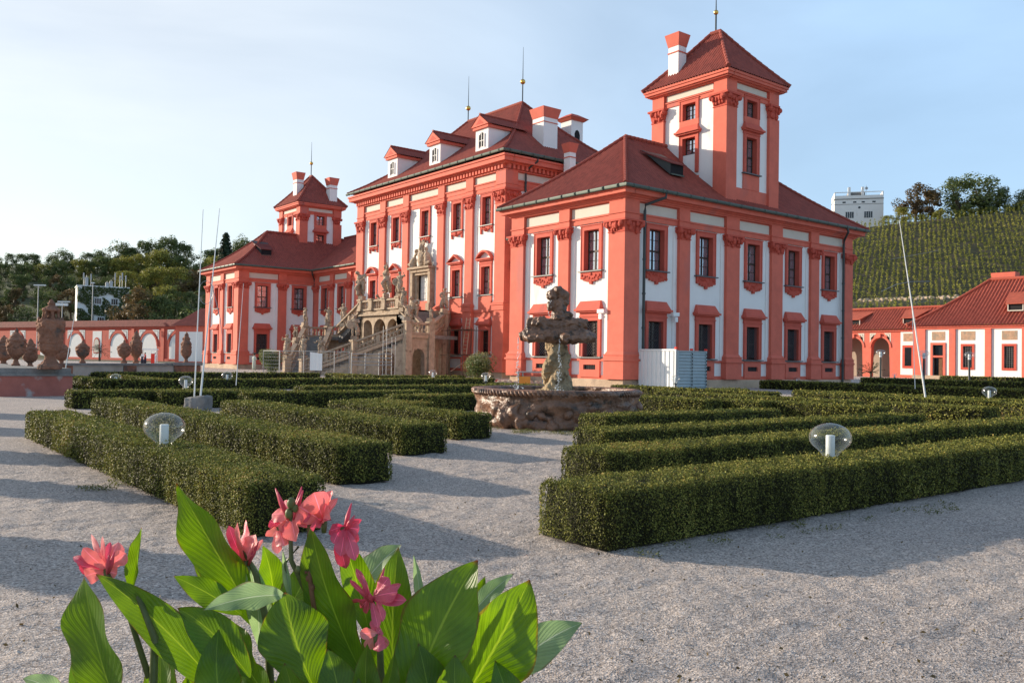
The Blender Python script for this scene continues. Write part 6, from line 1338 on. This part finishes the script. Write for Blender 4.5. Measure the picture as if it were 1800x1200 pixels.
while F_ < 263:
    u = (F_-152)/110
    if not .395 < u < .475:
        l = 62.0
        while l < F_*.66:
            if rng.random() > .04:
                p0 = loc(l+rng.normal(0, .12), F_+rng.normal(0, .15), vz(l, F_)); hh = rng.uniform(1.5, 2.5); n = 30
                q = np.stack([rng.normal(0, .17, n), rng.normal(0, .17, n), rng.uniform(.15, hh, n)], 1)+np.array(p0); P.append(q); N_.append(rng.normal(0, 1, (n, 3))); S.append(rng.uniform(.28, .48, n)); T.append(rng.normal(.45+.25*noise.noise(Vector((l*.05, F_*.05, 7))), .2, n))
            l += 1.35
    F_ += 2.9
tag(leaves('vines', np.concatenate(P), np.concatenate(N_), np.concatenate(S), np.concatenate(T), 'vine', spread=.3), 'rows of yellow green vines covering the slope behind the side building', 'vines', kind='stuff')
P = []; 
for k in range(260): l = rng.uniform(80, 140); F_ = 152+110*rng.uniform(.405, .47); P.append((l, F_))
mb = MB()
for l, F_ in P: p = loc(l, F_, vz(l, F_)); s = rng.uniform(.2, .7); mb.ball(p+Vector((0, 0, s*.3)), (s, s, s*.8), 6, 4)
tag(mb.build('terrace_stones', 'stone_base'), 'broken line of stones along the terrace path across the vineyard', 'stones', kind='stuff')
hb = gnd(1507, 285); wh = thing('white_house', 'tall plain white house on top of the vineyard hill with a roof terrace', 'house', (hb.x, hb.y, 40), math.atan2(rt.y, rt.x)-.27)
zz = lambda y: 1.6+(642.3-y)*285/F_PX-40
mb = MB(); mb.box(-7.5, 7.6, 0, 11, 0, zz(350)); mb.build('wall', 'white', wh); mb = MB(); mb.box(-7.6, 7.7, -.1, 11.1, zz(350), zz(348.5)); mb.box(-7.55, 7.65, -.06, .0, zz(359), zz(358.3)); mb.build('cornice', 'stone_grey', wh)
mb = MB()
for a, b_ in ((-7.5, -7.2), (7.3, 7.6)): mb.box(a, b_, 0, 11, zz(348.5), zz(337))
mb.box(-7.2, 7.3, 0, .25, zz(348.5), zz(343)); mb.box(-7.2, 7.3, 10.7, 11, zz(348.5), zz(340)); mb.box(-7.5, 7.6, -.05, .3, zz(337.6), zz(336.6)); mb.build('parapet', 'white', wh)
mb = MB(); mb.box(-3, 2.4, 4, 8, zz(344), zz(334)); mb.build('roof_hut', 'stone_grey', wh)
for x in (-2.6, 1.6): mb = MB(); mb.box(x-.4, x+.4, 3, 3.9, zz(345), zz(325)); mb.build('chimney', 'white', wh)
mb = MB(); mb.tube([(2.6, 3, zz(345)), (2.6, 3, zz(322))], .06, 5); mb.ball((2.7, 2.9, zz(328)), (.5, .1, .5)); mb.build('aerial', 'metal', wh)
for x in (-4.5, -1.2, 1.4, 4.7): mb = MB(); mb.box(x-.5, x+.5, -.03, 0, zz(356.3), zz(353.6)); mb.build('window', 'pane_dark', wh)
for x in (-2.75, 3.0):
    mb = MB()
    for k in range(4): mb.box(x-1.25+k*.66, x-.75+k*.66, -.05, 0, zz(383), zz(372))
    mb.build('window', 'pane_dark', wh)
mb = MB(); mb.tube([(.2, -.02, zz(364.5)), (.2, -.08, zz(364.5))], .38, 12); mb.build('round_window', 'pane_dark', wh)
for px, yt, F_, k, wd, lb in ((1608, 318, 272, 'brown', 1.1, 'thin half bare brownish tree on top of the vineyard, right of the white house'), (1636, 330, 276, 'brown', 1.0, 'smaller brownish tree beside the half bare one'), (1682, 306, 272, 'green', 1.25, 'left one of the big green trees on the vineyard top'), (1722, 300, 275, 'green', 1.35, 'biggest dense green tree on the vineyard top'), (1752, 322, 272, 'green', 1.1, 'right shoulder tree of the big green group'), (1792, 330, 274, 'green', 1.3, 'green tree at the right edge of the picture on the hill'), (1583, 362, 268, 'yellow', 1.2, 'low bushy tree at the left end of the hilltop trees'), (1815, 325, 276, 'green', 1.2, 'green tree beyond the right edge on the hill')):
    p = gnd(px, F_); l = (px-900)/F_PX*F_; zb = vz(l, F_)-1; plant(k, (p.x, p.y, zb), at(px, yt, F_).z-zb, wd, lb, 'trees on top of the vineyard')
for k in range(9):
    px = 1560+k*30; p = gnd(px, 266); l = (px-900)/F_PX*266; plant(random.choice(['green', 'yellow']), (p.x, p.y, vz(l, 266)-.8), random.uniform(3.0, 4.6), 1.6, 'low scrub bush on the hilltop, %s' % ['under the white house side', 'left of the brown tree', 'under the brown tree', 'between brown and green trees', 'under the left big green tree', 'under the biggest green tree', 'right below the biggest tree', 'near the right edge', 'at the right edge'][k], 'scrub on top of the vineyard')
# ================================================================ canna plants in the foreground
def canna_mat(name, c_dark, c_lite, trans, edge=(.10, .03, .015)):
    m = bpy.data.materials.new(name); t, b = nodes(m); L = t.links.new
    b.inputs['Roughness'].default_value = .42; b.inputs['Specular IOR Level'].default_value = .45
    uv = t.nodes.new('ShaderNodeUVMap'); sp = t.nodes.new('ShaderNodeSeparateXYZ'); L(uv.outputs[0], sp.inputs[0])
    def M(op, a, bb=None, c=None):
        n = t.nodes.new('ShaderNodeMath'); n.operation = op
        for i, v in enumerate((a, bb, c)):
            if v is None: continue
            if isinstance(v, (int, float)): n.inputs[i].default_value = v
            else: L(v, n.inputs[i])
        return n.outputs[0]
    au = M('ABSOLUTE', M('SUBTRACT', sp.outputs[0], .5)); q = M('SUBTRACT', sp.outputs[1], M('MULTIPLY', M('POWER', au, .75), .62))
    g = t.nodes.new('ShaderNodeNewGeometry'); n = t.nodes.new('ShaderNodeTexNoise'); n.inputs['Scale'].default_value = 14; n.inputs['Detail'].default_value = 5; L(g.outputs['Position'], n.inputs['Vector'])
    w1 = M('SINE', M('MULTIPLY', q, 95)); w2 = M('SINE', M('MULTIPLY', q, 260))
    v = M('ADD', M('ADD', M('MULTIPLY', w1, .055), M('MULTIPLY', w2, .03)), n.outputs[0])
    r = t.nodes.new('ShaderNodeMapRange'); r.inputs[1].default_value = .25; r.inputs[2].default_value = .8; L(v, r.inputs[0])
    x = t.nodes.new('ShaderNodeMix'); x.data_type = 'RGBA'; x.inputs[6].default_value = (*c_dark, 1); x.inputs[7].default_value = (*c_lite, 1); L(r.outputs[0], x.inputs[0])
    mr = t.nodes.new('ShaderNodeMapRange'); mr.inputs[1].default_value = .022; mr.inputs[2].default_value = .008; L(au, mr.inputs[0])
    x2 = t.nodes.new('ShaderNodeMix'); x2.data_type = 'RGBA'; x2.inputs[7].default_value = (c_lite[0]*1.6, c_lite[1]*1.35, c_lite[2]*1.8, 1); L(x.outputs[2], x2.inputs[6]); L(mr.outputs[0], x2.inputs[0])
    ed = t.nodes.new('ShaderNodeMapRange'); ed.inputs[1].default_value = .475; ed.inputs[2].default_value = .5; L(M('ADD', au, M('MULTIPLY', M('SUBTRACT', n.outputs[0], .5), .20)), ed.inputs[0])
    tp = t.nodes.new('ShaderNodeMapRange'); tp.inputs[1].default_value = .965; tp.inputs[2].default_value = 1.0; L(M('ADD', sp.outputs[1], M('MULTIPLY', M('SUBTRACT', n.outputs[0], .5), .06)), tp.inputs[0])
    x3 = t.nodes.new('ShaderNodeMix'); x3.data_type = 'RGBA'; x3.inputs[7].default_value = (*edge, 1); L(x2.outputs[2], x3.inputs[6]); L(M('MAXIMUM', M('MULTIPLY', ed.outputs[0], .55), tp.outputs[0]), x3.inputs[0])
    L(x3.outputs[2], b.inputs['Base Color']); bp = t.nodes.new('ShaderNodeBump'); bp.inputs['Strength'].default_value = .22; bp.inputs['Distance'].default_value = .004; L(M('ADD', w1, M('MULTIPLY', w2, .4)), bp.inputs['Height']); L(bp.outputs[0], b.inputs['Normal'])
    tl = t.nodes.new('ShaderNodeBsdfTranslucent'); hs = t.nodes.new('ShaderNodeHueSaturation'); hs.inputs['Hue'].default_value = .485 if 'petal' not in name else .5; hs.inputs['Value'].default_value = 3.2 if 'petal' not in name else 1.1; hs.inputs['Saturation'].default_value = 1.15; L(x3.outputs[2], hs.inputs['Color']); L(hs.outputs[0], tl.inputs[0]); L(bp.outputs[0], tl.inputs['Normal'])
    ms = t.nodes.new('ShaderNodeMixShader'); ms.inputs[0].default_value = trans; L(b.outputs[0], ms.inputs[1]); L(tl.outputs[0], ms.inputs[2]); L(ms.outputs[0], t.nodes['Material Output'].inputs[0]); MT[name] = m
canna_mat('canna_leaf', (.046, .10, .012), (.092, .17, .020), .44)
canna_mat('canna_leaf_pale', (.12, .20, .09), (.22, .31, .17), .30)
canna_mat('canna_petal', (.88, .21, .21), (.95, .38, .36), .35, (.9, .30, .30)); canna_mat('canna_petal_deep', (.62, .07, .13), (.86, .22, .28), .30, (.6, .08, .14))
def blade(name, par, base, tip, width, bow=(0, 0, 0), face=(0, 0, 1), fold=.25, twist=0, m='canna_leaf', wide=.42, curl=0, wav=.05, seed=0, nl=26, nw=10):
    """one leaf or petal: a midrib curve with two cupped halves; all points in world space, stored relative to the plant"""
    r_ = random.Random(seed); base, tip = Vector(base), Vector(tip); L_ = (tip-base).length; mid = (base+tip)/2+Vector(bow); mb = MB(); mb.uv = []; face = Vector(face).normalized(); ph = r_.uniform(0, 6)
    for i in range(nl+1):
        t_ = i/nl; c = base*(1-t_)**2+mid*2*t_*(1-t_)+tip*t_*t_; d = ((mid-base)*(1-t_)+(tip-mid)*t_).normalized()
        s = d.cross(face).normalized(); f = s.cross(d).normalized(); a = twist*(t_-.5); s, f = s*math.cos(a)+f*math.sin(a), f*math.cos(a)-s*math.sin(a)
        k = wide; wv = (t_/k)**.62 if t_ < k else max(0, 1-((t_-k)/(1-k))**(1.75 if nw > 6 else 3.2))
        wv = max(.03 if t_ < .05 else .004, wv)*width/2*(.88 if nw > 6 else 1)
        for j in range(nw+1):
            u = j/nw*2-1; ed = abs(u)**1.5
            off = s*(u*wv*math.cos(fold*.9))+f*(abs(u)*wv*math.sin(fold)+ed*wav*width*math.sin(t_*17+ph+(2 if u > 0 else 0))*min(1, 4*t_*(1-t_)+.2)-curl*u*u*wv)
            p = c+off-par.location; mb.v.append((p.x, p.y, p.z)); mb.uv.append((j/nw, t_))
    for i in range(nl):
        for j in range(nw): o = i*(nw+1)+j; mb.f.append((o, o+1, o+nw+2, o+nw+1)); mb.m.append(0)
    return mb.build(name, m, par, smooth=True)
C2 = -FD    # towards the photographer
def A(px, py, d): return at(px, py, d)
RT = Vector((rt.x, rt.y, 0)); UPV = Vector((0, 0, 1))
def face(r=0, u=0, f=1): return C2*f+RT*r+UPV*u
def canna(px, d, label): g_ = gnd(px, d); return thing('canna_plant', label, 'plant', g_, group='canna plants in the foreground')
def stem(par, pts, r0=.012, r1=.007): mb = MB(); mb.tube([Vector(p)-par.location for p in pts], [r0+(r1-r0)*i/(len(pts)-1) for i in range(len(pts))], 8); return mb.build('stem', 'canna_stem', par, smooth=True)
def flower(par, c, petals, seed, deep=False, buds=0, budc=None):
    """petals: (dx,dy px tip offset, width px); c = (px,py,d)"""
    r_ = random.Random(seed); c0 = A(*c); mb = MB(); mb.tube([c0-UPV*.03-par.location, c0-par.location], [.006, .009], 7); fl = mb.build('flower', 'canna_stem', par, smooth=True)
    for i, (dx, dy, w_) in enumerate(petals):
        dd = c[2]+r_.uniform(-.05, .05); tip = A(c[0]+dx, c[1]+dy, dd); L_ = (tip-c0).length; par2 = par
        o = blade('petal', par, c0+Vector((r_.uniform(-.004, .004),)*3), tip, w_*1.3*c[2]/F_PX, face(r_.uniform(-.5, .5), r_.uniform(-.3, .5))*L_*.16, face(r_.uniform(-.7, .7), r_.uniform(-.3, .8), .8), r_.uniform(.0, .45), r_.uniform(-.8, .8), 'canna_petal_deep' if (deep or r_.random() < .25) else 'canna_petal', .62, r_.uniform(-.3, .5), .07, seed*31+i, 12, 6)
        o.parent = fl
    for i in range(buds):
        a = r_.uniform(0, 6.28); p0 = c0+Vector((.01*math.cos(a), .01*math.sin(a), -.01)); q = p0+Vector((.035*math.cos(a), .035*math.sin(a), r_.uniform(.03, .08)))-Vector((0, 0, 0))
        mb = MB(); mb.tube([p0-par.location, (p0+q)/2-par.location, q-par.location], [.003, .0065, .0015], 7); mb.build('bud', 'canna_petal_deep', fl, smooth=True)
    return fl
D = 2.25
# --- plant at the far left
p = canna(235, 2.15, 'leftmost canna plant with a pink flower and a broad bright green leaf')
stem(p, [gnd(250, 2.15), A(268, 1250, 2.15), A(272, 1120, 2.15), A(240, 1040, 2.2)], .014, .007); stem(p, [A(262, 1190, 2.15), A(225, 1075, 2.2), A(185, 1000, 2.25)], .008, .005)
blade('leaf', p, A(228, 1290, 2.05), A(148, 1012, 2.0), .215, face(-.1, 0)*.05, face(-.55, .1), .22, .2, seed=1, wide=.62)
blade('leaf', p, A(430, 1265, 2.15), A(168, 1008, 2.2), .125, UPV*.06, face(.1, .75), .30, .5, seed=2, wide=.45)
blade('leaf', p, A(228, 1055, 2.3), A(249, 926, 2.3), .072, RT*.012, face(-.5, .1), .75, .7, seed=3, wide=.5)
blade('leaf', p, A(150, 1330, 2.2), A(128, 1140, 2.25), .06, (0, 0, 0), face(-.3, .2), .3, .2, seed=4)
blade('leaf', p, A(120, 1240, 2.3), A(40, 1192, 2.3), .07, UPV*.03, face(0, .9), .3, .2, m='canna_leaf_pale', seed=5)
flower(p, (188, 1000, 2.25), [(-42, -38, 20), (-28, -62, 9), (-8, -58, 10), (6, -48, 9), (20, -48, 26), (34, -28, 24), (-52, -8, 30), (-38, 12, 26), (-12, 18, 24), (18, 8, 22), (-60, -22, 12)], 3, buds=4)
# --- plant with the tallest leaf
p = canna(450, 2.3, 'canna plant with the tallest leaf and a half opened pink flower')
stem(p, [gnd(470, 2.3), A(478, 1250, 2.3), A(470, 1100, 2.3), A(450, 1010, 2.3), A(425, 960, 2.3)], .014, .006)
blade('leaf', p, A(462, 1110, 2.35), A(311, 849, 2.25), .205, -RT*.02+UPV*.03, face(-.55, .15), .22, .25, seed=11, wide=.5)
blade('leaf', p, A(405, 1075, 2.4), A(332, 966, 2.45), .055, UPV*.01, face(-.3, .3), .35, .3, seed=12)
blade('leaf', p, A(425, 1080, 2.3), A(305, 1012, 2.3), .085, UPV*.012, face(-.2, .6), .3, .3, seed=13)
blade('leaf', p, A(455, 1135, 2.32), A(435, 975, 2.3), .085, RT*.02, face(.5, .1), .5, .4, m='canna_leaf_pale', seed=14)
blade('leaf', p, A(480, 1075, 2.35), A(462, 958, 2.35), .10, RT*.02, face(.6, .1), .35, -.3, seed=15)
blade('leaf', p, A(440, 1190, 2.15), A(312, 1068, 2.2), .12, UPV*.04, face(.1, .5), .2, .5, seed=16)
blade('leaf', p, A(400, 1280, 2.1), A(385, 1105, 2.15), .13, -RT*.03, face(.4, .2), .3, .4, seed=17)
flower(p, (432, 985, 2.3), [(-30, -62, 16), (-14, -68, 13), (0, -72, 18), (-26, -50, 10), (18, -46, 26), (30, -38, 14), (-8, -40, 16)], 7, deep=False, buds=3)
# --- central plant with the open flowers
p = canna(560, 2.2, 'central canna plant carrying the big salmon pink open flowers')
stem(p, [gnd(560, 2.2), A(556, 1260, 2.2), A(551, 1090, 2.2), A(543, 990, 2.2), A(545, 900, 2.2)], .015, .006); stem(p, [A(549, 1060, 2.2), A(512, 985, 2.2), A(510, 885, 2.2)], .009, .004); stem(p, [A(507, 1040, 2.21), A(500, 990, 2.2), A(525, 960, 2.2)], .006, .003)
blade('leaf', p, A(640, 1190, 2.2), A(546, 921, 2.15), .16, -RT*.035, face(-.35, .1), .28, .2, seed=21, wide=.45)
blade('leaf', p, A(650, 1120, 2.25), A(596, 930, 2.25), .10, RT*.015, face(.4, .1), .3, .3, seed=22)
blade('leaf', p, A(555, 1215, 2.1), A(500, 1040, 2.15), .20, -RT*.02, face(.15, .35), .18, .3, seed=23, wide=.55)
blade('leaf', p, A(500, 1045, 2.15), A(357, 1072, 2.05), .085, UPV*.02, face(0, .75), .2, -.3, m='canna_leaf_pale', seed=24, wide=.4)
blade('leaf', p, A(505, 1085, 2.25), A(562, 985, 2.25), .11, -RT*.02, face(-.5, .2), .25, .2, seed=25)
blade('leaf', p, A(520, 1300, 2.05), A(500, 1165, 2.05), .15, RT*.02, face(-.2, .2), .3, .2, seed=26)
blade('leaf', p, A(600, 1290, 2.0), A(575, 1140, 2.05), .13, RT*.02, face(.4, .1), .3, .2, seed=27)
blade('leaf', p, A(513, 1060, 2.2), A(497, 965, 2.2), .03, (0, 0, 0), face(), .8, 0, m='canna_leaf_pale', seed=28)
flower(p, (512, 905, 2.2), [(-34, -2, 26), (-30, 22, 20), (-12, -26, 16), (18, -10, 26), (26, 22, 36), (8, 46, 26), (-18, 52, 18), (34, 2, 20)], 5, buds=5)
flower(p, (570, 915, 2.18), [(-44, -26, 42), (-18, -50, 36), (14, -54, 22), (4, -30, 44), (-14, -6, 30), (24, -40, 12)], 9)
flower(p, (602, 925, 2.2), [(30, 4, 26), (26, 28, 22), (-24, 8, 18), (-4, 52, 20), (6, 74, 22), (22, 60, 18), (-16, 30, 16), (34, -12, 12)], 12, deep=True, buds=2)
# --- right of the centre
p = canna(680, 2.15, 'canna plant right of the centre with drooping deep pink flowers')
stem(p, [gnd(676, 2.15), A(672, 1255, 2.15), A(668, 1140, 2.15), A(656, 1060, 2.15)], .013, .006)
blade('leaf', p, A(700, 1290, 2.2), A(700, 960, 2.3), .18, -RT*.03, face(-.2, .1), .2, .2, seed=31, wide=.5)
blade('leaf', p, A(612, 1070, 2.35), A(706, 957, 2.35), .105, -RT*.01+UPV*.03, face(-.4, .4), .25, .3, m='canna_leaf_pale', seed=32, wide=.5)
blade('leaf', p, A(738, 1075, 2.3), A(727, 974, 2.3), .036, RT*.01, face(), .7, .2, m='canna_leaf_pale', seed=33)
blade('leaf', p, A(705, 1290, 2.1), A(840, 984, 2.15), .235, -RT*.03+UPV*.02, face(-.35, .15), .2, .15, seed=34, wide=.55)
blade('leaf', p, A(655, 1290, 2.05), A(646, 1130, 2.05), .10, -RT*.02, face(.3, 0), .5, .1, seed=35)
blade('leaf', p, A(665, 1250, 2.05), A(693, 1148, 2.05), .06, RT*.01, face(.5, 0), .6, .1, seed=36)
blade('leaf', p, A(760, 1330, 2.05), A(735, 1130, 2.1), .17, RT*.02, face(.3, .2), .3, .1, seed=37)
flower(p, (655, 1048, 2.15), [(-50, 8, 16), (-22, 20, 12), (-30, -50, 10), (28, -34, 24), (44, -8, 24), (60, 6, 18), (50, -22, 14), (18, 44, 14), (-10, 30, 12), (10, 56, 12), (-40, -30, 8)], 15, deep=True, buds=4)
flower(p, (662, 1113, 2.12), [(-30, -2, 16), (-18, 28, 16), (4, 32, 20), (16, 26, 18), (-4, -26, 14), (8, -8, 16)], 18)
# --- rightmost
p = canna(860, 2.2, 'rightmost canna plant with broad dark leaves, one tipped red')
stem(p, [gnd(820, 2.2), A(815, 1300, 2.2), A(822, 1180, 2.2)], .014, .010)
blade('leaf', p, A(760, 1310, 2.15), A(931, 1018, 2.2), .245, RT*.03+UPV*.01, face(.30, .1), .2, .1, seed=41, wide=.55)
blade('leaf', p, A(820, 1090, 2.35), A(903, 1008, 2.35), .065, UPV*.02, face(-.1, .6), .3, .2, m='canna_leaf_pale', seed=42)
blade('leaf', p, A(832, 1080, 2.4), A(853, 1012, 2.4), .05, (0, 0, 0), face(-.4, .3), .4, .1, seed=43)
blade('leaf', p, A(855, 1215, 2.25), A(1024, 1094, 2.3), .125, UPV*.045, face(.1, .55), .2, .3, m='canna_leaf_pale', seed=44, wide=.45)
blade('leaf', p, A(900, 1330, 2.1), A(870, 1160, 2.15), .14, RT*.03, face(.2, .2), .3, .2, seed=45)
blade('leaf', p, A(820, 1340, 2.0), A(800, 1150, 2.05), .16, -RT*.02, face(.1, .2), .3, .2, seed=46)
# --- low leaves filling the clump
p = canna(520, 2.05, 'lowest canna plant filling the front of the clump with shaded leaves')
for k, (bx, by, tx, ty, w_, fr) in enumerate(((330, 1330, 345, 1165, .14, .3), (395, 1330, 440, 1180, .16, -.2), (470, 1340, 455, 1200, .15, .3), (560, 1330, 620, 1185, .16, .4), (640, 1340, 690, 1190, .15, -.3), (300, 1320, 285, 1130, .11, -.4), (380, 1300, 352, 1120, .10, .5), (590, 1240, 610, 1075, .12, .2), (480, 1260, 415, 1150, .10, -.3), (720, 1280, 655, 1160, .13, .3), (560, 1180, 583, 1040, .10, .4), (445, 1180, 402, 1090, .08, .2), (345, 1215, 372, 1118, .07, .2))):
    blade('leaf', p, A(bx, by, 2.2), A(tx, ty, 2.28), w_, RT*random.uniform(-.03, .03), face(fr, .25), .25, random.uniform(-.4, .4), seed=60+k, wide=.5)
stem(p, [gnd(520, 2.05), A(520, 1300, 2.1), A(530, 1200, 2.2)])
for k in range(16):
    bx = 300+k*36+random.uniform(-15, 15); ty = random.uniform(1085, 1180); blade('leaf', p, A(bx+random.uniform(-40, 40), 1330, 2.4), A(bx, ty, 2.48), random.uniform(.07, .12), RT*random.uniform(-.03, .03), face(random.uniform(-.5, .5), random.uniform(0, .5)), .3, random.uniform(-.5, .5), seed=90+k, wide=.5, curl=.2)
# bed of earth they grow in
q = gnd(520, 2.1); mb = MB(); mb.lathe([(1.0, 0), (.98, .05), (.7, .09), (.01, .11)], 30, fn=lambda a, z: 1+.08*noise.noise(Vector((math.cos(a)*2, math.sin(a)*2, 0))))
o = mb.build('flower_bed_soil', 'soil', smooth=True); o.location = q; tag(o, kind='structure')

# dry stalks, seed pods and a second flower head
par = bpy.data.objects.get('canna_plant.002'); mb = MB(); o_ = par.location
mb.tube([A(560, 1120, 2.17)-o_, A(548, 1040, 2.17)-o_, A(541, 985, 2.17)-o_, A(545, 925, 2.17)-o_], [.007, .006, .006, .004], 7)
for k, (px, py) in enumerate(((541, 975), (545, 990), (538, 1002), (546, 960), (542, 1015), (549, 1032))): q = A(px, py, 2.17)-o_; mb.ball(q, (.007, .007, .010), 7, 5)
mb.build('dry_stalk', 'wood', par, smooth=True); mb = MB()
for px, py, r in ((512, 884, .011), (508, 902, .010), (519, 893, .008), (524, 1000, .007)): mb.ball(A(px, py, 2.16)-o_, (r, r, r*1.35), 10, 7)
mb.build('seed_pod', 'canna_stem', par, smooth=True)
flower(par, (492, 925, 2.23), [(-18, -10, 22), (-14, 18, 22), (8, 34, 20), (-4, 48, 14), (14, -16, 18), (22, 20, 22)], 44)
par = bpy.data.objects.get('canna_plant'); flower(par, (166, 985, 2.3), [(-26, 6, 24), (-20, 24, 20), (10, 26, 22), (-14, -20, 12), (26, 10, 18)], 47, deep=True)
